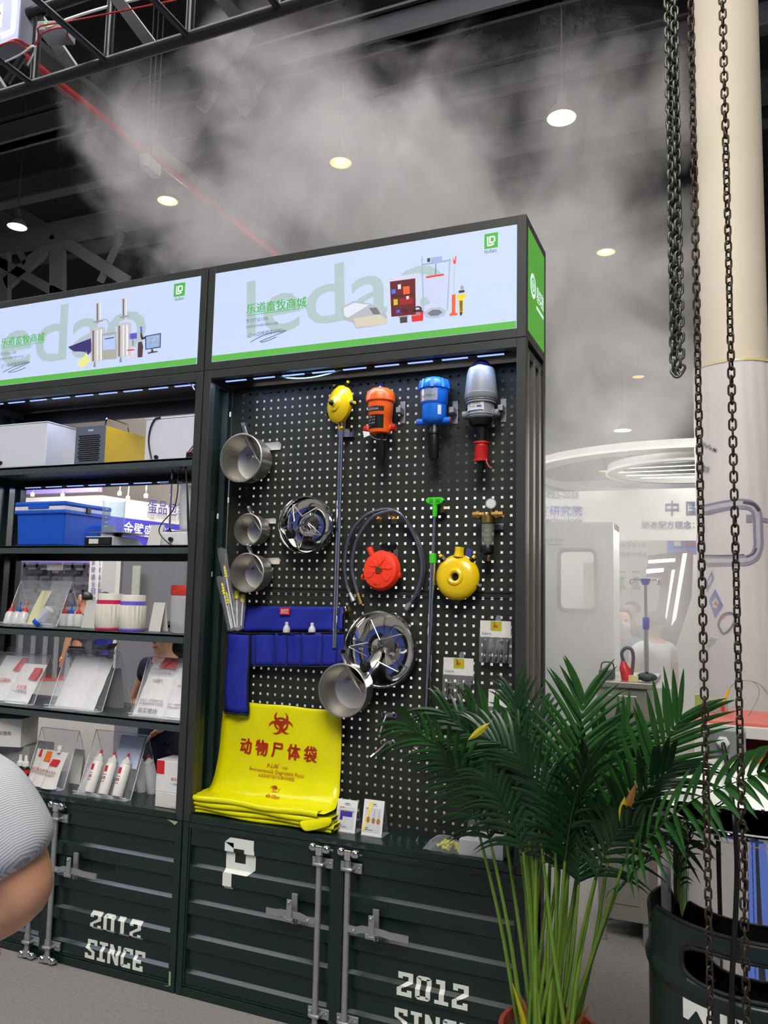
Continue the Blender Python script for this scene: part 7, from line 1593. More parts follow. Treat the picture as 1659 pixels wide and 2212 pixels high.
# drip stand
p = P(1397, 1480, y=1.75); zt = P(1396, 1252, y=1.75).z
t = thing('drip_stand', 'steel stand with blue four hook top in the haze', 'stand', V(p.x, 1.75, 0)); BLP = mat('blue violet plastic', (70, 72, 200), rough=.4)
obj('lower_tube', MB().cyl((p.x, 1.75, .05), (p.x, 1.75, P(1396, 1345, y=1.75).z), .013, 12), CHROME, t); obj('upper_tube', MB().cyl((p.x, 1.75, P(1396, 1345, y=1.75).z), (p.x, 1.75, zt), .009, 12), CHROME, t); zc_ = P(1396, 1345, y=1.75).z
obj('joint', MB().tube([(p.x, 1.75, zc_+.03), (p.x, 1.75, zc_+.02), (p.x, 1.75, zc_-.03), (p.x, 1.75, zc_-.04)], [.014, .019, .019, .014], 14), BLP, t); obj('hook_head', MB().lathe([(0, 0), (.016, 0), (.026, .02), (.028, .035), (0, .036)], (p.x, 1.75, zt-.03), n=14), BLP, t)
for i in range(4): a0 = PI/4+PI/2*i; dx, dy = math.cos(a0), math.sin(a0); obj('hook', MB().tube(smooth([(p.x, 1.75, zt-.01), (p.x+dx*.09, 1.75+dy*.09, zt), (p.x+dx*.11, 1.75+dy*.11, zt-.02), (p.x+dx*.095, 1.75+dy*.095, zt-.03)]), .003, 6), CHROME, t)
for i in range(5): a0 = 2*PI*i/5; obj('foot_leg', MB().tube([(p.x, 1.75, .06), (p.x+.28*math.cos(a0), 1.75+.28*math.sin(a0), .03)], .012, 8), CHROME, t); 
# steel counter with clutter
yC = 1.35
a, c = P(1284, 1478, y=yC), P(1412, 1650, y=yC); zt = P(1350, 1474, y=yC).z
t = thing('steel_counter', 'stainless steel counter in the haze behind the palm', 'counter', V((a.x+c.x)/2, yC, 0)); CS = mat('dull stainless sheet', (158, 156, 146), rough=.4, metal=.6, var=.05)
obj('body', MB().box(a.x+.01, c.x-.03, yC+.02, yC+.62, .12, zt-.03), CS, t, bevel=.004); obj('top', MB().box(a.x, c.x, yC, yC+.64, zt-.03, zt), CS, t, bevel=.003); obj('door_panel', MB().box(a.x+.05, c.x-.08, yC+.014, yC+.02, .2, zt-.07), CS, t, bevel=.003)
for xx in (a.x+.03, c.x-.05):
    for yy in (yC+.06, yC+.56): obj('foot', MB().cyl((xx, yy, 0), (xx, yy, .12), .018, 10), ZINC, t)
p = P(1356, 1472, y=yC+.12); p.z = zt; t = thing('heat_gun', 'red hand tool with looped black cord on the counter', 'tool', p); b = MB(); b.tube([p+V(0, 0, .0), p+V(-.01, 0, .05), p+V(-.02, 0, .07), p+V(-.022, 0, .10)], [.032, .03, .024, .012], 12); obj('body', b, mat('hazy red plastic', (206, 40, 50), rough=.4), t); obj('cord', MB().tube(smooth([p+V(-.02, 0, .10), p+V(-.03, 0, .14), p+V(-.01, 0, .17), p+V(.02, 0, .165), p+V(.03, 0, .12), p+V(.02, 0, .03), p+V(.015, 0, .005)]), .009, 8), mat('grey cord', (84, 84, 92)), t)
p = P(1312, 1470, y=yC+.1); p.z = zt; t = thing('small_case', 'small dark case with bail handle on the counter', 'case', p); obj('case', MB().box(p.x-.045, p.x+.03, p.y, p.y+.1, zt, zt+.05), mat('dark slate plastic', (60, 70, 78)), t, bevel=.004); obj('handle', MB().tube(smooth([(p.x-.04, p.y+.05, zt+.05), (p.x-.03, p.y+.05, zt+.085), (p.x+.02, p.y+.05, zt+.085), (p.x+.03, p.y+.05, zt+.05)]), .004, 6), BLACK, t)
p = P(1398, 1470, y=yC+.1); p.z = zt; t = thing('hair_clipper', 'dark oval clipper lying at the counter end', 'clipper', p); obj('body', MB().ball(p+V(0, 0, .025), .035, 14, sx=1.5, sy=.8, sz=.7), _mats['dark slate plastic'], t); obj('switch', MB().ball(p+V(0, -.012, .048), .008, 8), BLACK, t)
p = P(1366, 1474, y=yC+.06); p.z = zt; tag(obj('yellow_block', MB().box(p.x-.02, p.x+.03, p.y, p.y+.04, zt, zt+.03), mat('pale yellow block', (216, 206, 150))), 'small pale yellow block beside the red hand tool', 'block')

# ------------------------------------------------------------------ round white column with its banner
CC = V(2.345, 2.76, 0); RCOL, RBAN = .212, .262
def Pc(u, v, r):
    d = ray(u, v); ox, oy = EYE.x-CC.x, EYE.y-CC.y; A_ = d.x*d.x+d.y*d.y; B_ = 2*(ox*d.x+oy*d.y); C_ = ox*ox+oy*oy-r*r; D_ = B_*B_-4*A_*C_
    tt = (-B_-math.sqrt(max(D_, 0)))/(2*A_); return EYE+d*tt
struct(obj('wall_column', MB().lathe([(RCOL, 0), (RCOL, 10.9)], CC, n=48), mat('cream painted column', (228, 216, 194), rough=.6, var=.05, scale=1.5), base=(CC.x, CC.y, 0)), 'round cream painted hall column behind the chains')
zT, zB = Pc(1600, 775, RBAN).z, Pc(1600, 1585, RBAN).z
t = thing('column_banner', 'white wrinkled printed banner wrapped round the column', 'banner', V(CC.x, CC.y, zB))
rows_ = []
for i in range(40):
    z_ = zB+(zT-zB)*i/39
    rows_.append([CC+V((RBAN+.003*math.sin(a_*23+z_*3)+.002*math.sin(z_*31+a_*5))*math.cos(a_), (RBAN+.003*math.sin(a_*23+z_*3)+.002*math.sin(z_*31+a_*5))*math.sin(a_), z_) for a_ in [2*PI*j/72 for j in range(73)]])
obj('sheet', MB().sheet(rows_), mat('white banner vinyl', (232, 224, 222), rough=.45, var=.02, scale=3, bump=.4, bscale=9), t)
obj('tape_edge', MB().lathe([(RCOL, zT+.02), (RBAN+.004, zT+.005), (RBAN+.006, zT-.012)], CC, n=48), mat('yellowed clear tape', (220, 206, 150), rough=.3), t)
def ban(name, pts, m, lay=0): 
    b = MB(); b.add([Pc(u, v, RBAN+.006+lay*.001) for u, v in pts], [tuple(range(len(pts)))]); return obj(name, b, m, t)
def ban_strip(name, pts, w, m, lay=0):
    sm_ = smooth([V(u, v, 0) for u, v in pts], 6); A_, B_ = [], []
    for i, p_ in enumerate(sm_):
        d = (sm_[min(i+1, len(sm_)-1)]-sm_[max(i-1, 0)]).normalized(); n_ = V(-d.y, d.x, 0)*w/2; A_.append(Pc(p_.x+n_.x, p_.y+n_.y, RBAN+.006+lay*.001)); B_.append(Pc(p_.x-n_.x, p_.y-n_.y, RBAN+.006+lay*.001))
    obj(name, MB().sheet([A_, B_]), m, t)
HG = mat('grey violet print', (150, 148, 166)); HL = mat('pale handle print', (200, 198, 208)); HD = mat('dark handle print', (84, 78, 92))
hp = [(1519, 1102), (1560, 1093), (1600, 1088), (1625, 1094), (1636, 1112), (1638, 1150), (1638, 1182), (1628, 1203), (1606, 1211), (1560, 1212), (1520, 1212)]
ban_strip('picture_handle', hp, 22, HG); ban_strip('picture_handle', [(u-.5, v-1) for u, v in hp], 9, HL, 1)
ban_strip('picture_handle', [(1605, 1085), (1628, 1090), (1640, 1104)], 7, HD, 2); ban_strip('picture_handle', [(1612, 1204), (1628, 1196), (1634, 1184)], 4, HD, 2); ban_strip('picture_handle', [(1520, 1200), (1570, 1200), (1608, 1198)], 3, HD, 2)
ban('picture_knob', [(1612, 1112), (1625, 1112), (1625, 1128), (1612, 1128)], HG, 2); ban('picture_knob', [(1645, 1118), (1659, 1120), (1659, 1128), (1645, 1126)], HG, 2)
ban('blue_mark', [(1524, 1262), (1538, 1232), (1541, 1252), (1527, 1280)], mat('blue banner ink', (84, 96, 170))); ban('blue_mark', [(1531, 1298), (1545, 1272), (1562, 1308), (1545, 1336)], _mats['blue banner ink'])
text('lettering', 'SMS', PAPER, t, V(0, 0, 0), V(1, 0, 0)) if False else None
ban('white_mark', [(1538, 1300), (1546, 1290), (1553, 1302), (1548, 1314), (1540, 1312)], PAPER, 1); ban('red_mark', [(1541, 1305), (1548, 1298), (1550, 1310)], REDINK, 2); ban('white_mark', [(1529, 1258), (1536, 1242), (1538, 1250), (1531, 1266)], PAPER, 1)
ban_strip('picture_tag', [(1556, 1360), (1552, 1348), (1560, 1330), (1576, 1324), (1586, 1330), (1586, 1344), (1574, 1362), (1562, 1368), (1556, 1360)], 5, HD, 1); ban('red_mark', [(1558, 1330), (1564, 1328), (1565, 1335), (1559, 1337)], REDINK, 2)
def ban_text(s, p0, p1, m, up_, bold=0.0, hs=1.0):
    u0, v0 = p0; u1, v1 = p1; k_ = math.hypot(u1-u0, v1-v0)
    a_, c_ = Pc(u0, v0, RBAN+.007), Pc(u1, v1, RBAN+.007)
    text('lettering', s, m, t, a_, c_, up=up_, bold=bold, hs=hs, wrap=lambda q_: CC+(V(q_.x-CC.x, q_.y-CC.y, 0).normalized()*(RBAN+.008))+V(0, 0, q_.z))
ban_text('HealthyFarM', (1508, 955), (1545, 977), INK, (0, 0, 1), .01); ban_text('iSat', (1508, 1012), (1530, 1022), HG, (0, 0, 1), .02); ban_text('CRBL', (1526, 1412), (1548, 1380), mat('green banner ink', (110, 158, 104)), (-.4, 0, 1), .015)

# ------------------------------------------------------------------ white counter with red front below the column
t = thing('promo_counter', 'white topped counter with red lined cubby below the column', 'counter', V(2.5, .95, 0))
yK = .95; zt = P(1560, 1566, y=yK).z; zb_ = P(1560, 1592, y=yK).z; x0 = P(1499, 1570, y=yK).x
obj('top', MB().box(x0, x0+1.3, yK, yK+.5, zb_, zt), BW, t, bevel=.004); obj('red_edge', MB().box(x0, x0+1.3, yK+.02, yK+.5, zt+.0005, zt+.012), mat('salmon red edge', (216, 110, 96)), t)
obj('left_board', MB().box(x0, x0+.05, yK, yK+.5, 0, zb_), BW, t); obj('red_back', MB().box(x0+.05, x0+1.25, yK+.42, yK+.45, .3, zb_), mat('maroon lining', (110, 26, 34), rough=.6), t); obj('cubby_floor', MB().box(x0+.05, x0+1.25, yK+.01, yK+.42, zb_-.42, zb_-.40), _mats['maroon lining'], t); obj('front_board', MB().box(x0+.05, x0+1.3, yK, yK+.02, 0, zb_-.40), BW, t)
cf = zb_-.40
p = P(1631, 1650, y=yK+.15); z_ = cf; t = thing('dosing_pump', 'orange dosing pump standing in the red cubby', 'dosing pump', V(p.x, p.y, z_)); h_ = P(1631, 1622, y=yK+.15).z-z_
obj('cap', MB().lathe([(0, h_), (.055, h_-.004), (.07, h_-.02), (.07, h_-.07), (.062, h_-.075)], V(p.x, p.y, z_), n=30, ripple=1, amp=.02), ORANGE, t); obj('body', MB().lathe([(.062, h_-.07), (.06, h_-.2), (.05, .05), (.05, 0), (0, 0)], V(p.x, p.y, z_), n=28), ORANGE, t); obj('label_band', MB().lathe([(.0625, h_-.095), (.0625, h_-.13)], V(p.x, p.y, z_), n=20, a0=PI, a1=2*PI), _mats['black label'], t)
p = P(1517, 1640, y=yK+.15); tag(obj('cream_bottle', MB().lathe([(0, 0), (.035, 0), (.036, .02), (.036, .26), (.02, .30), (.018, .335), (0, .34)], V(p.x, p.y, cf), n=20), CREAM, base=(p.x, p.y, cf)), 'cream bottle standing left in the red cubby', 'bottle')
# box with a wire tool on the counter
p = P(1545, 1560, y=yK+.30); zt2 = zt+.012; t = thing('sample_box', 'grey green box with yellow wire tool leaning on the banner', 'box', V(p.x, p.y, zt2))
a, c = P(1502, 1560, y=yK+.3), P(1573, 1560, y=yK+.3); hh = P(1540, 1512, y=yK+.3).z
obj('box', MB().box(a.x+.03, c.x, yK+.3, yK+.40, zt2, hh), mat('olive grey board', (150, 150, 134), rough=.6), t, bevel=.002); obj('green_label', MB().box(a.x+.0, a.x+.03, yK+.298, yK+.38, zt2, hh+.02), mat('lime label', (150, 170, 90)), t); obj('tag_mark', MB().box(c.x-.03, c.x-.014, yK+.297, yK+.30, hh-.05, hh-.025), REDINK, t)
q1, q2 = P(1563, 1515, y=yK+.29), P(1575, 1488, y=yK+.29); obj('yellow_grip', MB().cyl(q1, q2, .006, 8), YELLOW, t); obj('wire', MB().tube(smooth([q2, P(1600, 1470, y=yK+.29), P(1640, 1478, y=yK+.29), P(1665, 1510, y=yK+.29)]), .0016, 5), STEEL, t); obj('wire', MB().tube(smooth([q2, P(1590, 1474, y=yK+.29), P(1625, 1472, y=yK+.29), P(1640, 1500, y=yK+.29), P(1615, 1550, y=yK+.29)]), .0012, 5), STEEL, t)

# ------------------------------------------------------------------ green drum with steel machine inside
DC = V(2.292, -.36, 0); RD = .295
DRUM = mat('dark green drum paint', (24, 38, 36), rough=.34, var=.06, scale=5)
t = thing('oil_drum', 'dark green cut-out oil drum lettered in white', 'drum', DC)
b = MB(); n = 96
def drum_top(a):   # cut rim: high tongue in front, scooped shoulder at its left end
    c_ = math.atan2(EYE.y-DC.y, EYE.x-DC.x); d = (a-c_+PI) % (2*PI)-PI   # angle from the line to the viewer
    if abs(d) < 1.02: return .872
    if abs(d) < 1.36: return .872-.085*(.5-.5*math.cos((abs(d)-1.02)/.34*PI))+(.05*max(0, (abs(d)-1.27)/.09) if abs(d) > 1.27 else 0)
    return .84
zsamp = lambda top: [0, .012, .02, .27, .285, .30, .315, .54, .555, .575, .59, .605, .80, .812, top-.03, top-.008, top]
def drum_r(z):
    for zc_, am in ((.292, .012), (.706, .011), (.838, .004)):
        if abs(z-zc_) < .024: return RD+am*math.cos((z-zc_)/.024*PI/2)
    return RD-(.006 if z < .014 else 0)
cang = math.atan2(EYE.y-DC.y, EYE.x-DC.x)
def solid_cell(a, z):   # the handhold window cut through the front
    d = (a-cang+PI) % (2*PI)-PI; u = (d+.06)/.62; w = (z-.775)/.047
    return abs(u)**4+abs(w)**3 > 1
NZ = 70
vs, fs = [], []
for i in range(n*2):
    a = 2*PI*i/(n*2); tp = drum_top(a)
    for j in range(NZ+1):
        z = tp*j/NZ; r = drum_r(z); vs.append(DC+V(r*math.cos(a), r*math.sin(a), z))
for i in range(n*2):
    k = (i+1) % (n*2); am = 2*PI*(i+.5)/(n*2)
    for j in range(NZ):
        if solid_cell(am, drum_top(am)*(j+.5)/NZ): fs.append((i*(NZ+1)+j, k*(NZ+1)+j, k*(NZ+1)+j+1, i*(NZ+1)+j+1))
b.add(vs, fs, True); obj('shell', b, DRUM, t, solid=.004)
obj('rim_trim', MB().tube([DC+V(RD*math.cos(a), RD*math.sin(a), drum_top(a)+.001) for a in [2*PI*i/128 for i in range(128)]], .0055, 8, closed=True), RUBBER, t)
oval = []
for i in range(64):
    a = 2*PI*i/64; cu = math.copysign(abs(math.cos(a))**.5, math.cos(a)); sn = math.copysign(abs(math.sin(a))**(2/3), math.sin(a)); d = cang-.06+.62*cu; z = .775+.047*sn; oval.append(DC+V((RD+.001)*math.cos(d), (RD+.001)*math.sin(d), z))
obj('window_trim', MB().tube(oval, .006, 8, closed=True), RUBBER, t)
obj('bottom', MB().lathe([(0, .01), (RD-.004, .01)], DC, n=48), DRUM, t)
def Pd(u, v, r=RD+.002):
    d = ray(u, v); ox, oy = EYE.x-DC.x, EYE.y-DC.y; A_ = d.x*d.x+d.y*d.y; B_ = 2*(ox*d.x+oy*d.y); C_ = ox*ox+oy*oy-r*r; tt = (-B_-math.sqrt(max(B_*B_-4*A_*C_, 0)))/(2*A_); return EYE+d*tt
zl_ = Pd(1500, 2178).z
a_s = cang-.42; ring_pts = lambda s: DC+V((RD+.0025)*math.cos(s), (RD+.0025)*math.sin(s), 0)
p0_ = Pd(1476, 2192); th0 = math.atan2(p0_.y-DC.y, p0_.x-DC.x)
def wrap_drum(q_):   # q_.x = arc length from the start of the word
    a_ = th0+q_.x/RD; return DC+V((RD+.0028)*math.cos(a_), (RD+.0028)*math.sin(a_), q_.z)
for ch_, xa_, xb_ in (('M', 0, .085), ('J', .088, .125), ('N', .132, .205), ('B', .212, .275)): text('letter', ch_, LETTER, t, V(xa_, 0, zl_-.035), V(xb_, 0, zl_-.035), up=(0, 0, 1), bold=.02, wrap=wrap_drum, hs=(.95 if ch_ != 'J' else .8))
# polished steel vessel
RV = .232; zv = .80+.325
POL = mat('mirror steel', (222, 222, 222), rough=.035, metal=1.0, var=.01)
t = thing('steel_vessel', 'mirror polished steel vessel standing inside the green drum', 'vessel', DC)
obj('wall', MB().lathe([(RV-.01, .012), (RV, .02), (RV, .60), (RV+.006, .606), (RV+.006, .618), (RV, .624), (RV, zv-.03), (RV+.010, zv-.024), (RV+.010, zv-.014), (RV+.004, zv-.010), (RV+.010, zv-.004), (RV+.006, zv), (RV-.012, zv), (RV-.014, zv-.10)], DC, n=72), POL, t)
obj('bottom', MB().lathe([(0, .0125), (RV-.01, .0125)], DC, n=32), STEEL, t)
t = thing('steel_hood', 'rounded galvanised hood with cable box above the steel vessel', 'hood', DC+V(0, .12, zv))
HD_ = mat('galvanised sheet hood', (176, 178, 174), rough=.42, metal=.25, var=.1, scale=4)
yh = DC.y+.02
hc = P(1560, 1752, y=yh); w_ = (P(1659, 1700, y=yh).x-P(1437, 1700, y=yh).x)*.62; TL = .75; ztop = P(1560, 1641, y=yh+.11).z; xh = P(1562, 1700, y=yh).x; zb2 = zv+.012
pl_ = [(xh-w_, zb2), (xh+w_, zb2)]+[(xh+w_*math.cos(a), zb2+.03+(ztop-zb2-.03)*math.sin(a)**.8) for a in [PI*i/24 for i in range(25)]]
obj('front_plate', MB().prism([V(x_, yh+(z_-zb2)*TL, z_) for x_, z_ in pl_], .003, (0, 1, 0)), HD_, t)
arc = [(xh+w_*math.cos(a), zb2+.03+(ztop-zb2-.03)*math.sin(a)**.8) for a in [PI*i/24 for i in range(25)]]
obj('curved_cover', MB().sheet([[V(x_, yh+.003+(z_-zb2)*TL, z_) for x_, z_ in arc], [V(x_, yh+.24, z_-.01) for x_, z_ in arc]]), HD_, t, solid=.002)
for u, v in ((1626, 1750), (1648, 1752), (1470, 1742)): obj('bolt', MB().ball(P(u, v, y=yh+.004), .008, 8, sy=.8), CHROME, t)
bx0, bx1 = P(1522, 1600, y=yh+.10).x, P(1612, 1600, y=yh+.10).x; zbx = P(1560, 1580, y=yh+.10).z
obj('cable_box', MB().box(bx0, bx1, yh+.13, yh+.23, ztop-.06, zbx), mat('grey green sheet', (126, 130, 128), rough=.45), t, bevel=.003)
g = P(1562, 1608, y=yh+.09); obj('cable_gland', MB().lathe([(0, 0), (.020, 0), (.020, .012), (.014, .014), (.013, .026), (0, .026)], V(g.x, yh+.13, g.z), (0, -1, 0), 6), WHITE_PLASTIC, t)
cb = smooth([V(g.x, yh+.105, g.z), P(1568, 1635, y=yh+.05), P(1576, 1690, y=yh-.06), P(1584, 1750, y=DC.y-RV-.03), P(1592, 1850, y=DC.y-RD-.02), P(1590, 1960, y=DC.y-RD-.03), P(1583, 2080, y=DC.y-RD-.03), P(1582, 2212, y=DC.y-RD-.04), V(P(1582, 2212, y=DC.y-RD-.04).x, DC.y-RD-.05, .02)])
obj('power_cable', MB().tube(cb, .0068, 8), BLACK, t)
# flat steel plate and clip left of the vessel
p = P(1440, 1800, y=DC.y+.1); t = thing('steel_upright', 'narrow grey steel leg plate left of the vessel', 'panel', V(p.x, DC.y+.1, 0)); obj('plate', MB().box(P(1426, 1800, y=DC.y+.1).x, P(1452, 1800, y=DC.y+.1).x, DC.y+.10, DC.y+.12, 0, P(1440, 1735, y=DC.y+.1).z), mat('pale grey steel sheet', (186, 184, 186), rough=.5), t); q1 = P(1423, 1808, y=DC.y+.08); obj('spring_clip', MB().box(q1.x-.006, q1.x+.008, DC.y+.07, DC.y+.09, q1.z-.03, q1.z+.012), BLACK, t, bevel=.002); obj('clip_tail', MB().box(q1.x-.004, q1.x+.004, DC.y+.072, DC.y+.088, q1.z-.07, q1.z-.03), DARKRED, t)

# ------------------------------------------------------------------ hanging chains
RUST = mat('rusty chain steel', (66, 56, 44), rough=.5, metal=.7, var=.2, scale=60); GREEN_STEEL = mat('oiled grey chain steel', (84, 88, 78), rough=.4, metal=.7, var=.15, scale=60)
def link_mesh(L, Wd, r, m):
    b = MB(); s = (L-Wd)/2; rr = Wd/2; pts = [(rr*math.cos(a), 0, s+rr*math.sin(a)) for a in [PI*i/6 for i in range(7)]]+[(rr*math.cos(a), 0, -s+rr*math.sin(a)) for a in [PI+PI*i/6 for i in range(7)]]
    b.tube(pts, r, 7, closed=True); me = bpy.data.meshes.new('chain_link'); me.from_pydata(b.v, [], b.f); me.polygons.foreach_set('use_smooth', b.sm); me.update(); me.materials.append(m); return me
def chain(label, pts, pitch, me, rnd):
    t = thing('hoist_chain', label, 'chain', pts[-1], 'hoist chains'); rs_ = random.Random(rnd)
    d_all = [(b_-a_).length for a_, b_ in zip(pts, pts[1:])]; tot = sum(d_all); n_ = int(tot/pitch); L = ROOT[t.name]
    for i in range(n_):
        s_ = (i+.5)*pitch; k_ = 0
        while s_ > d_all[k_]: s_ -= d_all[k_]; k_ += 1
        p_ = pts[k_].lerp(pts[k_+1], s_/d_all[k_]); d = (pts[k_+1]-pts[k_]).normalized()
        o = bpy.data.objects.new('chain_link', me); COL.objects.link(o); o.parent = t; ROOT[o.name] = L
        tw = .55+(PI/2 if i % 2 else 0)+.5*math.sin(i*.13+rnd)+rs_.uniform(-.12, .12)
        o.rotation_mode = 'QUATERNION'; from mathutils import Quaternion
        o.rotation_quaternion = V(0, 0, 1).rotation_difference(d) @ Quaternion((0, 0, 1), tw); o.location = p_-L
me1 = link_mesh(.0268, .0140, .0024, RUST)
for (u, rn, lb) in ((1517, 0, 'rusty hoist chain hanging left of its pair, to the drum'), (1591, 3, 'rusty hoist chain nearest the right edge of view')):
    p = P(u, 1280, d=1.75); chain(lb, [V(p.x, p.y, 4.3), V(p.x, p.y, .55)], .0200*1.0, me1, rn)
me2 = link_mesh(.0300, .0168, .0036, GREEN_STEEL)
e = P(1463, 808, d=2.0)
chain('heavy grey chain strand hanging behind the doubled one, beside the column', [e+V(.002, .03, 1.9), e+V(.0, .028, .06)], .0212, me2, 8)
chain('heavy doubled grey chain ending in mid air beside the column', [e+V(-.008, .005, 1.9), e+V(-.008, .005, .012), e+V(.0, 0, -.002), e+V(.008, 0, .012), e+V(.008, -.004, 1.9)], .0212, me2, 5)

# ------------------------------------------------------------------ potted palm
PC = V(1.665, -.225, 0)
t = thing('potted_palm', 'tall bushy green palm in a brown pot beside the cabinet', 'palm', PC)
obj('pot', MB().lathe([(0, .002), (.12, .002), (.125, .01), (.155, .30), (.165, .302), (.166, .335), (.15, .337), (.145, .30), (0, .295)], PC, n=32), mat('terracotta brown plastic', (128, 58, 40), rough=.5), t)
obj('soil', MB().lathe([(0, .31), (.147, .306)], PC, n=24), mat('dark soil', (44, 34, 26), rough=.95, var=.3, scale=80), t)
rp = random.Random(21)
OLDL = mat('yellowing palm leaf', (168, 158, 30), rough=.45); DRY = mat('dry brown palm leaf', (128, 84, 40), rough=.7)
def frond(base, knee, tip, nl, ll, mats, droop=.25, plane=None, spread=1.0, wid=.0125, bend=None):
    """stem from the pot, then a rachis with two rows of leaflets"""
    stem_pts = smooth([base, base.lerp(knee, .5)+V(rp.uniform(-.015, .015), rp.uniform(-.015, .015), 0), knee], 8)
    st = obj('stem', MB().tube(stem_pts, [.0085-.004*i/(len(stem_pts)-1) for i in range(len(stem_pts))], 7), STEM, t)
    mid = knee.lerp(tip, .5)+(bend if bend else V(0, 0, .04+.03*rp.random()))
    rc = smooth([knee-(mid-knee)*.15, knee, mid, tip], 8)[8:]
    lf = MB(); lf.tube(rc, [.0038*(1-.8*i/(len(rc)-1)) for i in range(len(rc))], 5)
    ax = (tip-knee).normalized(); side = (plane if plane else V(rp.uniform(-1, 1), rp.uniform(-1, 1), rp.uniform(-.2, .5)))
    side = (side-ax*side.dot(ax)).normalized(); nrm = ax.cross(side).normalized()
    for k in range(nl):
        s = .06+.92*k/(nl-1); i = min(int(s*(len(rc)-1)), len(rc)-2); p = rc[i].lerp(rc[i+1], s*(len(rc)-1)-i); tg = (rc[i+1]-rc[i]).normalized()
        for sg in (-1, 1):
            an = (1.05-.55*s)*spread+rp.uniform(-.08, .08); d = (tg*math.cos(an)+side*sg*math.sin(an)+nrm*rp.uniform(.02, .22)).normalized(); L = ll*(.62+.55*math.sin(PI*(.15+.75*s)))*rp.uniform(.88, 1.1); w = wid*rp.uniform(.85, 1.2)
            wv_ = d.cross(nrm).normalized(); pts = []
            for q in range(7):
                f_ = q/6; c_ = p+d*L*f_+V(0, 0, -droop*L*f_**2.2); ww = w*(math.sin(PI*min(1, .08+f_*.92)**.75)**.8)*(1 if q < 6 else .05)+.0006
                pts.append((c_-wv_*ww+nrm*ww*.35, c_, c_+wv_*ww+nrm*ww*.35))
            lf.sheet(pts)
    obj('frond', lf, mats, t)
D2 = .0018  # approx metres per pixel here
def pp(u, v, y): return P(u, v, y=y)
spec = [  # knee px, middle px, tip px, depth y of knee and tip, leaflets, leaflet length, mat, droop
 ((1030, 1740), (985, 1600), (885, 1520), -.30, -.45, 18, .19, LEAF, .45), ((1060, 1780), (1020, 1660), (960, 1590), -.34, -.50, 15, .16, LEAF2, .5),
 ((1085, 1720), (1045, 1580), (960, 1490), -.22, -.30, 18, .20, LEAF2, .35), ((1115, 1720), (1085, 1570), (1020, 1490), -.2, -.2, 18, .20, LEAF, .3),
 ((1140, 1720), (1130, 1560), (1110, 1455), -.18, -.12, 18, .19, LEAF2, .25), ((1230, 1760), (1245, 1600), (1262, 1455), -.25, -.30, 19, .22, LEAF, .15),
 ((1190, 1740), (1185, 1600), (1165, 1490), -.15, -.05, 18, .20, LEAF2, .3), ((1255, 1780), (1290, 1640), (1355, 1530), -.22, -.25, 18, .21, LEAF, .25),
 ((1320, 1770), (1400, 1620), (1470, 1500), -.30, -.35, 18, .22, LEAF, .12), ((1300, 1800), (1370, 1690), (1450, 1610), -.30, -.42, 18, .22, LEAF2, .3),
 ((1330, 1890), (1430, 1780), (1540, 1705), -.36, -.55, 16, .19, LEAF, .3), ((1200, 1800), (1180, 1680), (1120, 1590), -.36, -.46, 19, .22, LEAF2, .4),
 ((1220, 1820), (1240, 1690), (1275, 1590), -.36, -.46, 19, .22, LEAF2, .35), ((1130, 1800), (1090, 1700), (1050, 1630), -.38, -.48, 16, .17, LEAF2, .5),
 ((1160, 1700), (1120, 1590), (1040, 1540), -.28, -.32, 19, .21, LEAF2, .35), ((1215, 1720), (1270, 1600), (1340, 1560), -.18, -.2, 19, .21, LEAF2, .3),
 ((1285, 1860), (1330, 1760), (1400, 1720), -.4, -.5, 16, .18, LEAF2, .5),
 ((1205, 1840), (1215, 1740), (1190, 1640), -.3, -.32, 17, .19, LEAF2, .5), ((1250, 1870), (1255, 1790), (1300, 1700), -.3, -.34, 17, .19, LEAF2, .5)]
for kn_, md_, tp_, yk, yt, nl, ll, m_, dr in spec:
    b_ = V(PC.x+(kn_[0]-1195)/150*.09+rp.uniform(-.015, .015), PC.y+rp.uniform(-.07, .07), .30)
    k_, e_ = pp(kn_[0], kn_[1]+40, yk), pp(tp_[0], tp_[1]+50, yt); mm_ = pp(md_[0], md_[1]+45, (yk+yt)/2)
    frond(b_, k_, e_, nl-3, ll*.98, m_, dr, plane=V(.75+rp.uniform(-.4, .4), rp.uniform(-.35, .35), .45+rp.uniform(-.3, .3)), bend=mm_-k_.lerp(e_, .5), spread=.9, wid=.0082)
for i in range(9):
    b_ = V(PC.x+rp.uniform(-.09, .09), PC.y+rp.uniform(-.06, .06), .30); e_ = pp(1130+i*17, 1760+rp.uniform(-40, 60), -.25+rp.uniform(-.08, .08)); pts_ = smooth([b_, b_.lerp(e_, .5)+V(rp.uniform(-.02, .02), 0, 0), e_], 6); obj('stem', MB().tube(pts_, [.008-.0035*k/(len(pts_)-1) for k in range(len(pts_))], 7), STEM, t)
# the long frond reaching right, in front of the vessel
frond(V(PC.x+.05, PC.y, .30), pp(1345, 1870, -.42), pp(1660, 1665, -.95), 16, .17, LEAF, .25, plane=V(.2, .3, 1), bend=V(0, 0, .05), spread=.8, wid=.011)
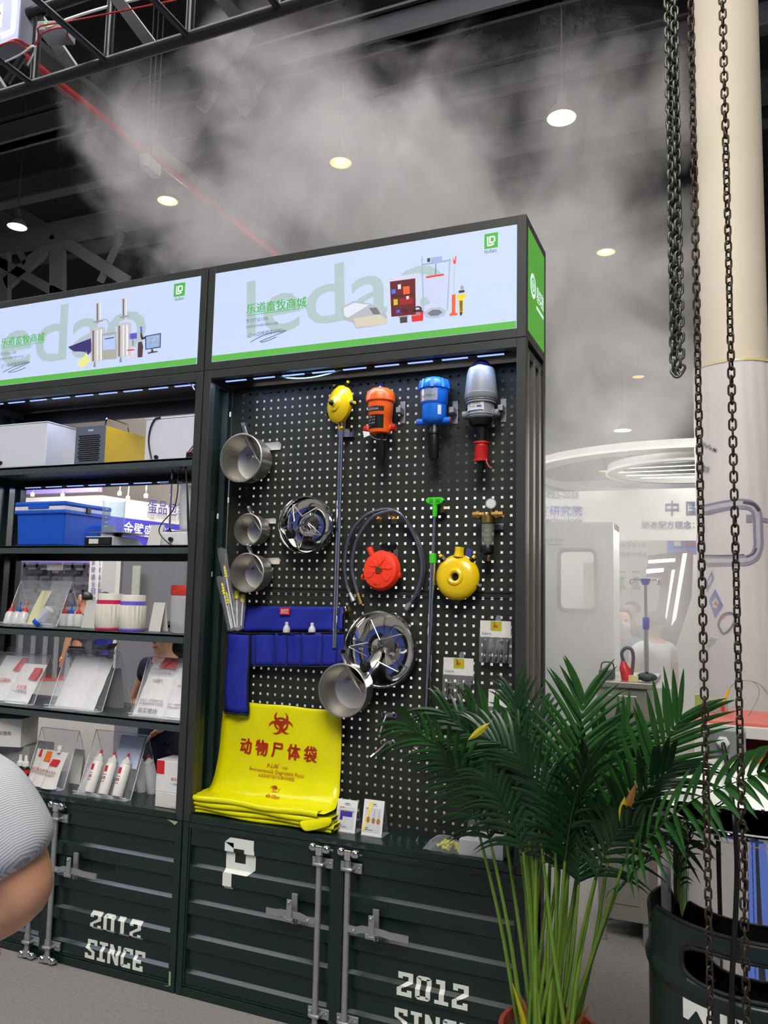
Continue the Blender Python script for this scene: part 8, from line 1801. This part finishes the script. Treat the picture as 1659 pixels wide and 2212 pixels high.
# old yellow leaves, dry sheath tips
for (u0, v0, u1, v1, y, m_) in ((1350, 1720, 1340, 1780, -.45, OLDL), (1375, 1690, 1345, 1770, -.44, DRY), (1352, 1790, 1385, 1860, -.4, OLDL), (1010, 1600, 1060, 1560, -.5, OLDL)):
    a_, c_ = pp(u0, v0, y), pp(u1, v1, y); d = (c_-a_); wv_ = d.cross(V(0, 1, 0)).normalized(); obj('old_leaflet', MB().sheet([(a_+d*f_-wv_*.011*math.sin(PI*f_), a_+d*f_+V(0, -.004, 0), a_+d*f_+wv_*.011*math.sin(PI*f_)) for f_ in [i/8 for i in range(9)]]), m_, t)
for i in range(7):
    a0 = i*.9; b_ = PC+V(.08*math.cos(a0), .06*math.sin(a0), .30); obj('dry_sheath', MB().tube([b_, b_+V(.01*math.cos(a0), 0, .06), b_+V(.05*math.cos(a0), 0, .13+.03*(i % 3))], [.014, .010, .0015], 6), (DRY, OLDL, STEM)[i % 3], t)

# ------------------------------------------------------------------ unseen walls and carpets added behind the photographer for reflections
for i, (xa_, xb_, m_, h_) in enumerate(((-7, -4.4, BW, 3.2), (-4.4, -2.6, mat('added black drape', (16, 16, 18), rough=.9), 4.0), (-2.6, .6, mat('added blue wall', (70, 92, 170), rough=.6), 4.2), (.6, 1.5, _mats['added black drape'], 4.0), (1.5, 3.4, _mats['added blue wall'], 4.2), (3.4, 4.4, BW, 3.0), (4.4, 6.0, _mats['added black drape'], 4.0), (6.0, 9.0, mat('added green wall', (120, 170, 60), rough=.6), 3.4))):
    struct(obj('wall_front_%d' % (i+1), MB().box(xa_, xb_, -6.6, -6.5, 0, h_), m_), 'unseen coloured wall added to show in the steel')

for i, (xa_, xb_, ya_, yb_, m_) in enumerate(((1.75, 2.3, -6.4, -2.3, mat('added blue carpet', (74, 100, 176), rough=.95)), (2.3, 2.6, -6.4, -2.1, mat('added black runner', (20, 20, 24), rough=.95)), (2.6, 3.3, -6.4, -1.9, _mats['added blue carpet']))):
    struct(obj('floor_%d' % (i+2), MB().box(xa_, xb_, ya_, yb_, .001, .006), m_), 'unseen carpet strip added to show in the steel')  # strips added out of view so the vessel mirrors blue and black

# ------------------------------------------------------------------ smoke and haze
dom = MB().box(-4.4, 4.2, .62, 6.2, .3, 7.6)
SM = bpy.data.materials.new('drifting smoke'); SM.use_nodes = True; nt = SM.node_tree; nt.nodes.clear()
out = nt.nodes.new('ShaderNodeOutputMaterial'); pv = nt.nodes.new('ShaderNodeVolumeScatter'); nt.links.new(pv.outputs[0], out.inputs['Volume'])
pv.inputs['Color'].default_value = (.97, .955, .955, 1); pv.inputs['Anisotropy'].default_value = 0.15
geo = nt.nodes.new('ShaderNodeNewGeometry')
def N(kind, **kw):
    n_ = nt.nodes.new(kind)
    for k_, v_ in kw.items(): setattr(n_, k_, v_)
    return n_
def M_(op, a_, b_=None, c_=None, clampit=False):
    n_ = N('ShaderNodeMath', operation=op); n_.use_clamp = clampit
    for i, x_ in enumerate((a_, b_, c_)):
        if x_ is None: continue
        if isinstance(x_, (int, float)): n_.inputs[i].default_value = x_
        else: nt.links.new(x_, n_.inputs[i])
    return n_.outputs[0]
blobs = [  # centre of each puff as (u, v, depth y), radius in metres, weight
 (300, 350, 2.5, .95, .95), (560, 190, 2.2, .85, .95), (690, 380, 2.6, 1.3, 1.1), (920, 450, 2.8, 1.35, 1.15), (520, 530, 2.3, 1.0, .95),
 (1290, 340, 2.6, .9, 1.0), (1220, 570, 2.8, 1.3, 1.0), (1340, 830, 2.6, 1.2, .76), (1270, 1120, 2.0, 1.2, .96), (1340, 1380, 1.8, 1.2, 1.2)]
acc = None
for u, v, y, r, w in blobs:
    p = P(u, v, y=y)
    d = N('ShaderNodeVectorMath', operation='DISTANCE'); nt.links.new(geo.outputs['Position'], d.inputs[0]); d.inputs[1].default_value = p
    f_ = N('ShaderNodeMapRange', interpolation_type='SMOOTHSTEP'); nt.links.new(d.outputs['Value'], f_.inputs[0]); f_.inputs[1].default_value = 0.1*r; f_.inputs[2].default_value = r*1.25; f_.inputs[3].default_value = w; f_.inputs[4].default_value = 0
    acc = f_.outputs[0] if acc is None else M_('MAXIMUM', acc, f_.outputs[0])
nz = N('ShaderNodeTexNoise'); nz.inputs['Scale'].default_value = 1.15; nz.inputs['Detail'].default_value = 4; nz.inputs['Roughness'].default_value = .62; nz.inputs['Distortion'].default_value = .5; nt.links.new(geo.outputs['Position'], nz.inputs['Vector'])
field = M_('ADD', acc, M_('MULTIPLY', M_('SUBTRACT', nz.outputs['Fac'], .5), 2.9))
ed = N('ShaderNodeMapRange', interpolation_type='SMOOTHSTEP'); nt.links.new(field, ed.inputs[0]); ed.inputs[1].default_value = .30; ed.inputs[2].default_value = 1.1; ed.inputs[3].default_value = 0; ed.inputs[4].default_value = 1
gate = N('ShaderNodeMapRange'); nt.links.new(acc, gate.inputs[0]); gate.inputs[1].default_value = 0.0; gate.inputs[2].default_value = .25; gate.inputs[3].default_value = 0; gate.inputs[4].default_value = 1
dens = M_('MULTIPLY', M_('MULTIPLY', ed.outputs[0], gate.outputs[0]), 1.05)
nt.links.new(dens, pv.inputs['Density'])
sm_o = obj('smoke', dom, SM, base=(0, 3, .3)); tag(sm_o, 'pale drifting smoke billowing up behind the cabinets', 'smoke', kind='stuff')
